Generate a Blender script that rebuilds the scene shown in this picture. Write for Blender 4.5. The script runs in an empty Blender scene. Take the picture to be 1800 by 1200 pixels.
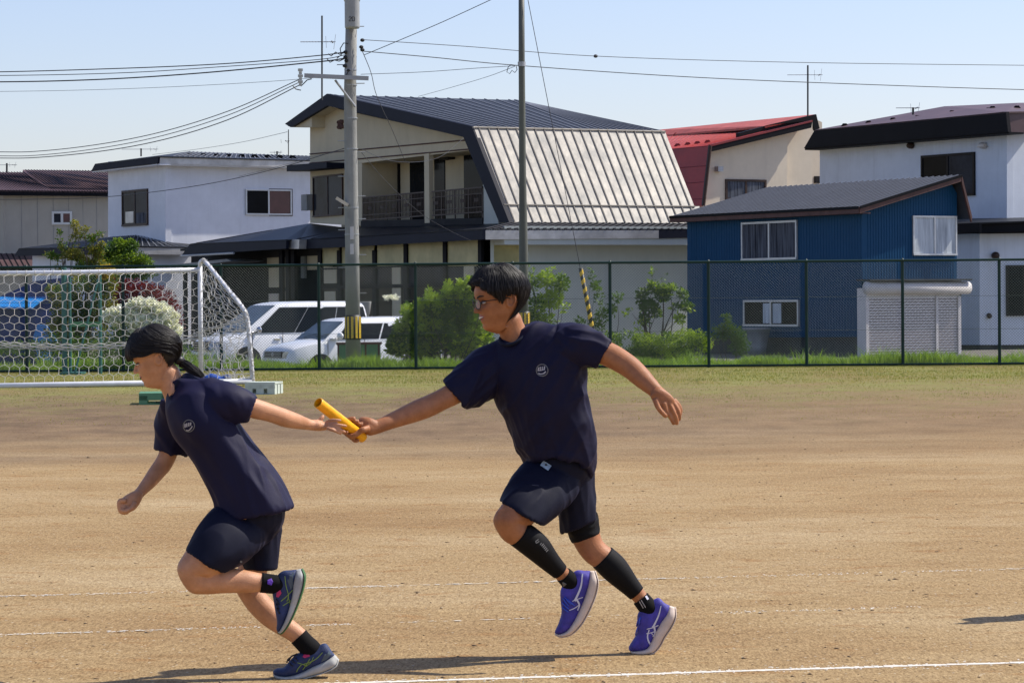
import bpy, bmesh, math, random
import numpy as np
from mathutils import Vector, Matrix, noise
from mathutils.bvhtree import BVHTree
R = math.radians
rnd = random.Random(7)
scene = bpy.context.scene
# ---------------------------------------------------------------- camera
FPX = 5000.0; CH = 1.46
PITCH = math.atan(73/FPX); ROLL = 0.0077
F = Vector((0, math.cos(PITCH), -math.sin(PITCH)))
U0 = Vector((0, math.sin(PITCH), math.cos(PITCH)))
RT = Vector((1,0,0))*math.cos(ROLL) - U0*math.sin(ROLL)
UP = U0*math.cos(ROLL) + Vector((1,0,0))*math.sin(ROLL)
CAM = Vector((0,0,CH))
cd = bpy.data.cameras.new('camera'); cam = bpy.data.objects.new('camera', cd)
scene.collection.objects.link(cam); scene.camera = cam
cd.sensor_width = 36; cd.lens = FPX/1800*36; cd.clip_start = 0.1; cd.clip_end = 6000
m3 = Matrix((RT, UP, -F)).transposed()
cam.matrix_world = Matrix.Translation(CAM) @ m3.to_4x4()
# ---------------------------------------------------------------- sky, sun, exposure
SUN_AZ = R(17.0)      # degrees behind the picture plane, sun on the right
SUN_EL = R(50.0)
sdir = Vector((math.cos(SUN_AZ)*math.cos(SUN_EL), math.sin(SUN_AZ)*math.cos(SUN_EL), math.sin(SUN_EL)))
world = bpy.data.worlds.new("World"); scene.world = world; world.use_nodes = True
wn = world.node_tree; wn.nodes.clear()
sky = wn.nodes.new('ShaderNodeTexSky'); sky.sky_type = 'NISHITA'; sky.sun_disc = False
sky.sun_elevation = SUN_EL; sky.sun_rotation = math.atan2(sdir.x, sdir.y)
sky.air_density = 1.0; sky.dust_density = 0.9; sky.ozone_density = 2.2; sky.altitude = 50
bg = wn.nodes.new('ShaderNodeBackground'); bg.inputs['Strength'].default_value = 0.112
wo = wn.nodes.new('ShaderNodeOutputWorld')
tint = wn.nodes.new('ShaderNodeMixRGB'); tint.blend_type = 'MULTIPLY'; tint.inputs[0].default_value = 1.0; tint.inputs[2].default_value = (1.03, 0.955, 1.07, 1)
wn.links.new(sky.outputs[0], tint.inputs[1]); wn.links.new(tint.outputs[0], bg.inputs['Color']); wn.links.new(bg.outputs[0], wo.inputs['Surface'])
sl = bpy.data.lights.new('sun', 'SUN'); sl.energy = 4.2; sl.angle = R(0.53); sl.color = (1.0, 0.94, 0.84)
so = bpy.data.objects.new('sun', sl); scene.collection.objects.link(so)
so.rotation_euler = (-sdir).to_track_quat('-Z', 'Y').to_euler(); so.location = (40, 10, 60)
scene.view_settings.view_transform = 'Standard'; scene.view_settings.look = 'None'
scene.view_settings.gamma = 1.0; scene.view_settings.exposure = 0.50
scene.render.engine = 'CYCLES'
# ---------------------------------------------------------------- pixel helpers (pixels of the 1800x1200 photograph)
def ray(px, py): return F + RT*((px-900)/FPX) - UP*((py-600)/FPX)
def P(px, py, Y):
    d = ray(px, py); return CAM + d*(Y/d.y)
def yh(px): return 527 - ROLL*(px-900)
def G(px, py, z=0.0):
    d = ray(px, py); return CAM + d*((z-CH)/d.z)
def proj(p):
    v = Vector(p)-CAM; k = v.dot(F)
    return (900+FPX*v.dot(RT)/k, 600-FPX*v.dot(UP)/k)
class Plane:
    """vertical plane: starts at plan point under pixel column px0 at depth Y0, runs along plan direction d"""
    def __init__(s, o, d):
        s.o = Vector((o[0], o[1], 0)); s.d = Vector((d[0], d[1], 0)).normalized()
        s.n = Vector((s.d.y, -s.d.x, 0))
        if s.n.y > 0: s.n = -s.n            # n faces the camera
    def off(s, k): return Plane(s.o + s.n*k, s.d)
    def pt(s, px, py):
        d = ray(px, py); k = (s.o-CAM).dot(s.n)/d.dot(s.n); return CAM + d*k
    def sz(s, px, py):
        p = s.pt(px, py); return (p-s.o).dot(s.d), p.z
    def w(s, a, z, k=0): 
        p = s.o + s.d*a + s.n*k; return Vector((p.x, p.y, z))
# ---------------------------------------------------------------- objects
col = scene.collection
def tag(o, label=None, cat=None, group=None, kind=None):
    if label: o['label'] = label
    if cat: o['category'] = cat
    if group: o['group'] = group
    if kind: o['kind'] = kind
    return o
def thing(name, loc, label, cat, group=None):
    o = bpy.data.objects.new(name, None); col.objects.link(o); o.location = loc
    o.empty_display_size = 0.1
    return tag(o, label, cat, group)
def root_loc(p):
    v = Vector((0,0,0))
    while p is not None:
        v += p.location; p = p.parent
    return v
def link(name, me, mats, parent=None, smooth=False):
    if not isinstance(mats, (list, tuple)): mats = [mats]
    for m in mats: me.materials.append(m)
    o = bpy.data.objects.new(name, me); col.objects.link(o)
    if parent is not None:
        L = root_loc(parent)
        me.transform(Matrix.Translation(-L)); o.parent = parent
    if smooth: me.shade_smooth()
    me.update()
    return o
def frame_of(t, hint=None):
    t = t.normalized()
    h = Vector(hint) if hint is not None else Vector((0,0,1))
    if abs(t.dot(h.normalized())) > 0.95: h = Vector((1,0,0)) if abs(t.x) < 0.9 else Vector((0,1,0))
    a = (h - t*h.dot(t)).normalized(); b = t.cross(a)
    return a, b
def catmull(pts, sub):
    """pts: list of numpy rows; returns smooth interpolation"""
    P_ = [np.array(p, float) for p in pts]
    if sub <= 1 or len(P_) < 3: return P_
    out = []; n = len(P_)
    for i in range(n-1):
        p0 = P_[i-1] if i > 0 else 2*P_[0]-P_[1]
        p1, p2 = P_[i], P_[i+1]
        p3 = P_[i+2] if i+2 < n else 2*P_[-1]-P_[-2]
        for j in range(sub):
            t = j/sub
            out.append(0.5*((2*p1)+(-p0+p2)*t+(2*p0-5*p1+4*p2-p3)*t*t+(-p0+3*p1-3*p2+p3)*t**3))
    out.append(P_[-1]); return out
class MB:
    def __init__(s): s.v = []; s.f = []; s.m = []; s.mi = 0
    def add(s, vs, fs):
        b = len(s.v); s.v += [tuple(v) for v in vs]; s.f += [tuple(b+i for i in f) for f in fs]; s.m += [s.mi]*len(fs)
    def box(s, c, h, ax=None):
        """centre, half sizes, axes"""
        c = Vector(c)
        if ax is None: ax = (Vector((1,0,0)), Vector((0,1,0)), Vector((0,0,1)))
        vs = [c + ax[0]*(h[0]*i) + ax[1]*(h[1]*j) + ax[2]*(h[2]*k) for i in (-1,1) for j in (-1,1) for k in (-1,1)]
        s.add(vs, [(0,1,3,2),(4,6,7,5),(0,4,5,1),(2,3,7,6),(0,2,6,4),(1,5,7,3)])
    def pbox(s, pl, a0, z0, a1, z1, out, inn):
        vs = [pl.w(a, z, k) for a in (a0,a1) for z in (z0,z1) for k in (-inn, out)]
        s.add(vs, [(0,1,3,2),(4,6,7,5),(0,4,5,1),(2,3,7,6),(0,2,6,4),(1,5,7,3)])
    def ppx(s, pl, x0, y0, x1, y1, out, inn):
        """box on plane from pixel rectangle (y0 top)"""
        xm = (x0+x1)/2
        a0 = pl.sz(x0, (y0+y1)/2)[0]; a1 = pl.sz(x1, (y0+y1)/2)[0]
        s.pbox(pl, min(a0,a1), pl.sz(xm,y1)[1], max(a0,a1), pl.sz(xm,y0)[1], out, inn)
    def slab(s, pts, vec):
        """polygon extruded by vec"""
        n = len(pts); vec = Vector(vec)
        vs = [Vector(p) for p in pts] + [Vector(p)+vec for p in pts]
        s.add(vs, [tuple(range(n)), tuple(range(2*n-1, n-1, -1))] + [(i, i+n, (i+1)%n+n, (i+1)%n) for i in range(n)])
    def pslab(s, pl, px, out, inn):
        pts = [pl.pt(*p) for p in px]
        s.slab([p + pl.n*out for p in pts], pl.n*(-out-inn))
    def tube(s, a, b, r, n=6, r2=None, cap=True):
        a = Vector(a); b = Vector(b); r2 = r if r2 is None else r2
        u, w = frame_of(b-a)
        vs = []
        for c, q in ((a, r), (b, r2)):
            vs += [c + u*(q*math.cos(2*math.pi*i/n)) + w*(q*math.sin(2*math.pi*i/n)) for i in range(n)]
        fs = [(i, (i+1)%n, n+(i+1)%n, n+i) for i in range(n)]
        if cap: fs += [tuple(range(n-1,-1,-1)), tuple(range(n, 2*n))]
        s.add(vs, fs)
    def path(s, pts, r, n=6, cap=True, closed=False, hint=None):
        """tube along polyline, r number or list"""
        pts = [Vector(p) for p in pts]; N = len(pts)
        rr = r if isinstance(r, (list, tuple)) else [r]*N
        vs = []; a = None
        for i, p in enumerate(pts):
            if closed: t = pts[(i+1)%N]-pts[i-1]
            else: t = pts[min(i+1,N-1)]-pts[max(i-1,0)]
            if t.length < 1e-9: t = Vector((0,0,1))
            t = t.normalized()
            if a is None: a, b = frame_of(t, hint)
            else:
                a = (a - t*a.dot(t))
                a = a.normalized() if a.length > 1e-6 else frame_of(t)[0]
                b = t.cross(a)
            q = rr[i]
            vs += [p + a*(q*math.cos(2*math.pi*k/n)) + b*(q*math.sin(2*math.pi*k/n)) for k in range(n)]
        fs = []
        for i in range(N if closed else N-1):
            j = (i+1) % N
            fs += [(i*n+k, i*n+(k+1)%n, j*n+(k+1)%n, j*n+k) for k in range(n)]
        if cap and not closed: fs += [tuple(range(n-1,-1,-1)), tuple((N-1)*n+k for k in range(n))]
        s.add(vs, fs)
    def loft(s, st, n=28, sub=5, cap=True, ex=1.0):
        """stations (centre, va, vb); ring = c + va cos + vb sin (superellipse ex<1 squarer)"""
        rows = catmull([np.concatenate([np.array(c), np.array(a), np.array(b)]) for c, a, b in st], sub)
        vs = []
        for r in rows:
            for k in range(n):
                t = 2*math.pi*k/n; c_, s_ = math.cos(t), math.sin(t)
                c_ = math.copysign(abs(c_)**ex, c_); s_ = math.copysign(abs(s_)**ex, s_)
                vs.append(tuple(r[0:3] + r[3:6]*c_ + r[6:9]*s_))
        N = len(rows)
        fs = [(i*n+k, i*n+(k+1)%n, (i+1)*n+(k+1)%n, (i+1)*n+k) for i in range(N-1) for k in range(n)]
        if cap: fs += [tuple(range(n-1,-1,-1)), tuple((N-1)*n+k for k in range(n))]
        s.add(vs, fs)
    def limb(s, pts, n=20, sub=5, hint=(0,1,0), ex=1.0, dome=True):
        """pts: (point, ra, rb) ra in the hint-perpendicular direction, rb along hint"""
        ps = [Vector(p[0]) for p in pts]; st = []
        for i, p in enumerate(pts):
            t = (ps[min(i+1,len(ps)-1)]-ps[max(i-1,0)]).normalized()
            b, a = frame_of(t, hint)
            st.append((ps[i], a*p[1], b*(p[2] if len(p) > 2 else p[1])))
        if dome:
            t0 = (ps[0]-ps[1]).normalized(); t1 = (ps[-1]-ps[-2]).normalized()
            c, a, b = st[0]; r = min(a.length, b.length)
            st = [(c+t0*r*0.75, a*0.05, b*0.05), (c+t0*r*0.55, a*0.6, b*0.6)] + st
            c, a, b = st[-1]; r = min(a.length, b.length)
            st = st + [(c+t1*r*0.55, a*0.6, b*0.6), (c+t1*r*0.75, a*0.05, b*0.05)]
        s.loft(st, n, sub, True, ex)
    def ell(s, c, r, ax=None, nu=20, nv=12):
        c = Vector(c)
        if ax is None: ax = (Vector((1,0,0)), Vector((0,1,0)), Vector((0,0,1)))
        vs = [c + ax[2]*r[2]]
        for j in range(1, nv):
            f = math.pi*j/nv
            vs += [c + ax[0]*(r[0]*math.sin(f)*math.cos(2*math.pi*i/nu)) + ax[1]*(r[1]*math.sin(f)*math.sin(2*math.pi*i/nu)) + ax[2]*(r[2]*math.cos(f)) for i in range(nu)]
        vs.append(c - ax[2]*r[2])
        fs = [(0, 1+i, 1+(i+1)%nu) for i in range(nu)]
        for j in range(nv-2):
            fs += [(1+j*nu+i, 1+(j+1)*nu+i, 1+(j+1)*nu+(i+1)%nu, 1+j*nu+(i+1)%nu) for i in range(nu)]
        L = len(vs)-1; b = 1+(nv-2)*nu
        fs += [(L, b+(i+1)%nu, b+i) for i in range(nu)]
        s.add(vs, fs)
    def mesh(s, name, fix=True):
        me = bpy.data.meshes.new(name); me.from_pydata(s.v, [], s.f)
        if any(s.m): me.polygons.foreach_set('material_index', s.m)
        if fix:
            bm = bmesh.new(); bm.from_mesh(me); bmesh.ops.recalc_face_normals(bm, faces=bm.faces); bm.to_mesh(me); bm.free()
        return me
    def build(s, name, mats, parent=None, smooth=False, fix=True):
        return link(name, s.mesh(name, fix), mats, parent, smooth)
def one(name, mats, parent, fn, *a, smooth=False, **k):
    m = MB(); getattr(m, fn)(*a, **k); return m.build(name, mats, parent, smooth)
def quick(name, verts, faces, mat, parent=None, smooth=False):
    """fast mesh from numpy arrays: quads or tris (all same size)"""
    me = bpy.data.meshes.new(name); nf, k = faces.shape
    me.vertices.add(len(verts)); me.vertices.foreach_set('co', verts.astype(np.float32).ravel())
    me.loops.add(nf*k); me.loops.foreach_set('vertex_index', faces.astype(np.int32).ravel())
    me.polygons.add(nf); me.polygons.foreach_set('loop_start', np.arange(0, nf*k, k, dtype=np.int32))
    me.polygons.foreach_set('loop_total', np.full(nf, k, dtype=np.int32))
    me.update(calc_edges=True); me.validate()
    return link(name, me, mat, parent, smooth)
def voxel(mb, name, size, smooth=2, fac=0.5):
    """union of all closed shapes of a builder by voxel remesh, then smoothing; returns a mesh"""
    me = mb.mesh(name+'_src'); o = bpy.data.objects.new(name+'_src', me); col.objects.link(o)
    r = o.modifiers.new('r', 'REMESH'); r.mode = 'VOXEL'; r.voxel_size = size; r.use_smooth_shade = True
    if smooth:
        sm = o.modifiers.new('s', 'SMOOTH'); sm.iterations = smooth; sm.factor = fac
    dg = bpy.context.evaluated_depsgraph_get()
    out = bpy.data.meshes.new_from_object(o.evaluated_get(dg)); out.name = name
    bpy.data.objects.remove(o); bpy.data.meshes.remove(me)
    return out
def smooth_mesh(me, it=2, fac=.5):
    o = bpy.data.objects.new('tmp', me); col.objects.link(o); sm = o.modifiers.new('s', 'SMOOTH'); sm.iterations = it; sm.factor = fac
    dg = bpy.context.evaluated_depsgraph_get(); out = bpy.data.meshes.new_from_object(o.evaluated_get(dg)); n = me.name
    bpy.data.objects.remove(o); bpy.data.meshes.remove(me); out.name = n; return out
def co_of(me):
    a = np.empty(len(me.vertices)*3, np.float32); me.vertices.foreach_get('co', a); return a.reshape(-1,3).astype(float)
def no_of(me):
    a = np.empty(len(me.vertices)*3, np.float32); me.vertex_normals.foreach_get('vector', a); return a.reshape(-1,3).astype(float)
def set_co(me, a): me.vertices.foreach_set('co', a.astype(np.float32).ravel()); me.update()
# ---------------------------------------------------------------- materials
def srgb(r, g, b):
    f = lambda c: c/12.92 if c <= 0.04045 else ((c+0.055)/1.055)**2.4
    return (f(r/255), f(g/255), f(b/255))
def mat(name, c, rough=0.7, metal=0.0, var=0.12, vs=3.0, bump=0.0, bs=40.0, spec=0.5, c2=None, vs2=None, coat=0.0, stretch=None, trans=0.0, sheen=0.0):
    m = bpy.data.materials.new(name); m.use_nodes = True
    nt = m.node_tree; N = nt.nodes; L = nt.links
    b = N['Principled BSDF']; b.inputs['Roughness'].default_value = rough; b.inputs['Metallic'].default_value = metal
    b.inputs['Specular IOR Level'].default_value = spec; b.inputs['Coat Weight'].default_value = coat
    b.inputs['Sheen Weight'].default_value = sheen
    tc = N.new('ShaderNodeTexCoord'); mp = N.new('ShaderNodeMapping')
    L.new(tc.outputs['Object'], mp.inputs['Vector'])
    if stretch: mp.inputs['Scale'].default_value = stretch
    if var > 0 or c2 is not None:
        n1 = N.new('ShaderNodeTexNoise'); n1.inputs['Scale'].default_value = vs; n1.inputs['Detail'].default_value = 6
        n1.inputs['Roughness'].default_value = 0.65
        L.new(mp.outputs[0], n1.inputs['Vector'])
        cr = N.new('ShaderNodeValToRGB'); e = cr.color_ramp.elements
        lo = c2 if c2 is not None else tuple(x*(1-var) for x in c); hi = tuple(min(1, x*(1+var*0.6)) for x in c)
        e[0].position = 0.34; e[0].color = (*lo, 1); e[1].position = 0.66; e[1].color = (*hi, 1)
        L.new(n1.outputs['Fac'], cr.inputs[0]); L.new(cr.outputs[0], b.inputs['Base Color'])
    else: b.inputs['Base Color'].default_value = (*c, 1)
    if bump > 0:
        n2 = N.new('ShaderNodeTexNoise'); n2.inputs['Scale'].default_value = bs; n2.inputs['Detail'].default_value = 5
        L.new(mp.outputs[0], n2.inputs['Vector'])
        bp = N.new('ShaderNodeBump'); bp.inputs['Strength'].default_value = bump; bp.inputs['Distance'].default_value = 0.02
        L.new(n2.outputs['Fac'], bp.inputs['Height']); L.new(bp.outputs[0], b.inputs['Normal'])
    if trans > 0:
        t = N.new('ShaderNodeBsdfTranslucent'); t.inputs['Color'].default_value = (min(1,c[0]*1.5), min(1,c[1]*1.5), c[2]*0.7, 1)
        mx = N.new('ShaderNodeMixShader'); mx.inputs[0].default_value = trans
        L.new(b.outputs[0], mx.inputs[1]); L.new(t.outputs[0], mx.inputs[2]); L.new(mx.outputs[0], N['Material Output'].inputs['Surface'])
    return m
def streak_wall(name, c, dirt=(0.18,0.17,0.15), amt=0.35, groove=0.0, gs=4.0, rough=0.8, axis='X'):
    """painted wall with vertical weathering streaks and optional vertical panel corrugation"""
    m = mat(name, c, rough, var=0.06, vs=1.2, bump=0.15, bs=18, spec=0.12)
    nt = m.node_tree; N = nt.nodes; L = nt.links; b = N['Principled BSDF']
    tc = N.new('ShaderNodeTexCoord'); mp = N.new('ShaderNodeMapping'); mp.inputs['Scale'].default_value = (2.2, 2.2, 0.16)
    L.new(tc.outputs['Object'], mp.inputs['Vector'])
    n = N.new('ShaderNodeTexNoise'); n.inputs['Scale'].default_value = 1.6; n.inputs['Detail'].default_value = 8; n.inputs['Roughness'].default_value = 0.7
    L.new(mp.outputs[0], n.inputs['Vector'])
    cr = N.new('ShaderNodeValToRGB'); cr.color_ramp.elements[0].position = 0.5; cr.color_ramp.elements[1].position = 0.85
    cr.color_ramp.elements[0].color = (0,0,0,1); cr.color_ramp.elements[1].color = (amt,amt,amt,1)
    L.new(n.outputs['Fac'], cr.inputs[0])
    mx = N.new('ShaderNodeMixRGB'); L.new(cr.outputs[0], mx.inputs[0])
    src = b.inputs['Base Color'].links[0].from_socket
    L.new(src, mx.inputs[1]); mx.inputs[2].default_value = (*[x*0.5+y*0.5 for x, y in zip(dirt, c)], 1)
    L.new(mx.outputs[0], b.inputs['Base Color'])
    return m
# ---------------------------------------------------------------- material set
M = {}
M['wall_white'] = streak_wall('white_stucco', (0.74,0.75,0.78), amt=0.3)
M['wall_white2'] = streak_wall('white_stucco_right', (0.64,0.68,0.74), amt=0.6)
M['wall_cream'] = streak_wall('cream_render', (0.56,0.49,0.34), amt=0.3)
M['wall_cream2'] = streak_wall('pale_cream_render', (0.66,0.57,0.44), amt=0.25)
M['wall_beige'] = streak_wall('beige_siding', (0.42,0.39,0.33), amt=0.3)
M['wall_pale'] = streak_wall('pale_siding', (0.52,0.54,0.48), amt=0.3)
M['blue'] = streak_wall('blue_corrugated_steel', (0.010,0.062,0.138), dirt=(0.03,0.11,0.20), amt=0.25, rough=0.5)
M['navy'] = mat('navy_fascia', (0.008,0.010,0.020), 0.6, var=0.2, vs=1.0, spec=.15)
M['black_fascia'] = mat('black_fascia', (0.007,0.007,0.009), 0.6, var=0.25, vs=0.8, spec=.12)
M['roof_dark'] = mat('dark_steel_roof', (0.024,0.026,0.031), 0.5, spec=.25, var=0.35, vs=0.9)
M['roof_grey'] = mat('grey_steel_roof', (0.058,0.063,0.074), 0.45, spec=.3, var=0.25, vs=0.8)
M['roof_black'] = mat('black_steel_roof', (0.009,0.010,0.013), 0.45, var=0.4, vs=0.7, spec=.25)
M['roof_brown'] = mat('brown_steel_roof', (0.10,0.055,0.055), 0.5, var=0.25, vs=0.9)
M['rib_light'] = mat('seam_rib', (0.13,0.135,0.15), 0.5, var=0.1)
M['rib_dark'] = mat('seam_rib_dark', (0.03,0.03,0.035), 0.5, var=0.1)
M['roof_red'] = mat('red_painted_roof', (0.43,0.082,0.050), 0.55, var=0.3, vs=1.3)
M['red_side'] = mat('red_steel_cladding', (0.33,0.022,0.016), 0.5, var=0.25, vs=0.8)
M['red_edge'] = mat('dark_red_trim', (0.20,0.012,0.012), 0.5, var=0.2)
M['fascia_light'] = mat('pale_fascia', (0.52,0.50,0.47), 0.38, metal=0.5, var=0.25, vs=1.5, bump=0.2, bs=3)  # sunlit faces of the navy fascia painted pale; also lamp arm, one curtain
M['silver'] = mat('silver_roof_highlight_blotches', (0.37,0.335,0.275), 0.5, metal=0.0, var=0.3, vs=1.5, bump=1.0, bs=2.2, c2=(0.22,0.212,0.19), spec=.4)  # blotchy highlights of the steep roof painted as pale and dark patches
M['silver_rib'] = mat('weathered_silver_seam', (0.15,0.135,0.115), 0.7, var=0.2)
M['wood_trim'] = mat('red_brown_trim', (0.10,0.045,0.035), 0.7, var=0.3)
M['brown_frame'] = mat('brown_window_frame', (0.045,0.024,0.016), 0.5, var=0.15, spec=.3)
M['dark_frame'] = mat('dark_bronze_frame', (0.010,0.008,0.008), 0.5, var=0.15, spec=.2)
M['alu'] = mat('aluminium_frame', (0.55,0.56,0.56), 0.4, metal=0.5, var=0.1)
M['glass_dark'] = mat('dark_window_glass', (0.008,0.010,0.013), 0.1, var=0.4, vs=0.6, spec=0.04)
M['glass_mid'] = mat('reflecting_window_glass', (0.030,0.036,0.046), 0.12, var=0.5, vs=0.5, c2=(0.010,0.011,0.015), spec=.04)
M['glass_warm'] = mat('sunroom_pane', (0.46,0.41,0.20), 0.3, var=0.4, vs=0.5, c2=(0.28,0.26,0.12), spec=.2)  # yellow-green reflection put into the pane's base colour
M['glass_red'] = mat('window_with_red_blind', (0.10,0.035,0.03), 0.3, var=0.2)
M['curtain'] = mat('white_curtain', (0.52,0.56,0.58), 0.7, var=0.35, vs=1.6, stretch=(6,6,0.4), c2=(0.3,0.33,0.36))
M['curtain_dim'] = mat('grey_curtain', (0.10,0.11,0.13), 0.6, var=0.5, vs=2, stretch=(5,5,0.3), c2=(0.02,0.022,0.03), spec=.06)
M['post_dark'] = mat('dark_timber_post', (0.007,0.007,0.010), 0.7, var=0.2, spec=.15)
M['shade_wall'] = mat('dark_shade_wall', (0.020,0.018,0.016), 0.9, var=0.4, vs=1.5)  # near-black stand-in for shade under the eaves; balcony floor shares it
M['concrete'] = mat('concrete', (0.28,0.28,0.265), 0.85, var=0.22, vs=2.5, bump=0.25, bs=30, stretch=(1,1,0.5))
M['concrete_dark'] = mat('foundation_concrete', (0.06,0.062,0.06), 0.9, var=0.3)
M['pole_grey'] = mat('steel_pole_grey_green', (0.10,0.105,0.085), 0.5, var=0.3, vs=2, stretch=(1,1,0.2))
M['galv'] = mat('galvanised_steel', (0.36,0.37,0.38), 0.45, metal=0.4, var=0.15)
M['trafo'] = mat('transformer_paint', (0.33,0.34,0.34), 0.5, var=0.15)
M['ink'] = mat('black_paint', (0.015,0.015,0.016), 0.6, var=0)
M['yellow'] = mat('yellow_plastic', (0.80,0.52,0.03), 0.5, var=0.12)
M['blackp'] = mat('black_plastic', (0.012,0.012,0.012), 0.5, var=0)
M['cable'] = mat('black_cable', (0.022,0.022,0.026), 0.6, var=0)
M['insul'] = mat('insulator', (0.45,0.45,0.42), 0.3, var=0.1)
M['green_post'] = mat('green_fence_paint', (0.006,0.030,0.023), 0.5, spec=.3, var=0.2)
M['green_wire'] = mat('green_fence_wire', (0.030,0.058,0.048), 0.5, var=0)
M['green_steel'] = mat('teal_green_steel', (0.03,0.12,0.10), 0.45, var=0.2)
M['goal_white'] = mat('white_goal_paint', (0.68,0.69,0.72), 0.35, var=0.1, vs=5)
M['net'] = mat('white_net_cord', (0.50,0.485,0.45), 0.9, var=0)
M['shutter'] = mat('white_shutter', (0.60,0.57,0.55), 0.5, var=0.1, vs=4)
M['shutter_gap'] = mat('dark_gap_line', (0.16,0.13,0.12), 0.7, var=0)  # dark joints between shutter slats and round car doors
M['car_white'] = mat('white_car_paint', (0.78,0.79,0.80), 0.22, var=0.03, coat=0.6)
M['car_glass'] = mat('tinted_car_glass', (0.006,0.007,0.008), 0.06, var=0.3, vs=1, spec=.2)
M['car_shield'] = mat('windscreen_glass', (0.06,0.085,0.10), 0.06, var=0.5, vs=2, c2=(0.02,0.03,0.035))
M['tyre'] = mat('tyre_rubber', (0.015,0.015,0.015), 0.9, var=0)
M['rim'] = mat('alloy_rim', (0.35,0.36,0.37), 0.35, metal=0.7, var=0)
M['lamp'] = mat('headlamp_glass', (0.42,0.44,0.46), 0.1, metal=0.3, var=0.5, vs=9, c2=(0.2,0.2,0.22))
M['chrome'] = mat('chrome', (0.6,0.6,0.62), 0.15, metal=1.0, var=0)
M['tarp_navy'] = mat('navy_tarpaulin', (0.008,0.028,0.14), 0.55, var=0.5, vs=1.6, bump=0.5, bs=3)
M['tarp_blue'] = mat('bright_blue_sheet', (0.01,0.19,0.52), 0.4, var=0.2)
M['pallet_green'] = mat('green_plastic_pallet', (0.10,0.26,0.13), 0.6, var=0.2)
M['pallet_white'] = mat('pale_plastic_pallet', (0.52,0.58,0.50), 0.6, var=0.15)
M['blue_cloth'] = mat('blue_sheet', (0.02,0.09,0.42), 0.6, var=0.3)
M['bark'] = mat('bark', (0.07,0.055,0.04), 0.9, var=0.3, bump=0.4)
def leafmat(n, c, c2, t=0.35): return mat(n, c, 0.55, var=0.3, vs=1.4, c2=c2, trans=t, spec=0.35)
M['leaf'] = leafmat('leaf_green', (0.085,0.155,0.020), (0.040,0.085,0.011), .3)  # darkened so its clumps read as shaded gaps in the bushes
M['leaf_light'] = leafmat('leaf_yellow_green', (0.27,0.37,0.045), (0.15,0.25,0.028), .35)  # pale leaf tone, also stands for sunlit bush tops
M['leaf_dark'] = leafmat('leaf_dark_green', (0.055,0.11,0.022), (0.03,0.06,0.014))
M['leaf_olive'] = leafmat('leaf_olive_gold', (0.23,0.21,0.04), (0.08,0.11,0.025))
M['leaf_gold'] = leafmat('leaf_gold', (0.42,0.30,0.03), (0.2,0.18,0.03))
M['leaf_lime'] = leafmat('leaf_lime', (0.19,0.27,0.025), (0.055,0.13,0.015))
M['leaf_red'] = leafmat('leaf_maroon', (0.15,0.012,0.018), (0.05,0.006,0.01))
M['petal'] = mat('white_petal', (0.88,0.88,0.80), 0.6, var=0.08, vs=6, trans=0.25)
M['blade'] = leafmat('grass_blade', (0.20,0.31,0.045), (0.11,0.20,0.025))
M['blade_dry'] = leafmat('dry_grass_blade', (0.30,0.26,0.09), (0.16,0.17,0.05))
M['clod'] = mat('earth_clod', (0.26,0.175,0.095), 0.95, var=0.4, vs=6)
M['chalk'] = mat('chalk', (0.66,0.62,0.55), 0.9, var=0.1, vs=20)
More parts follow.
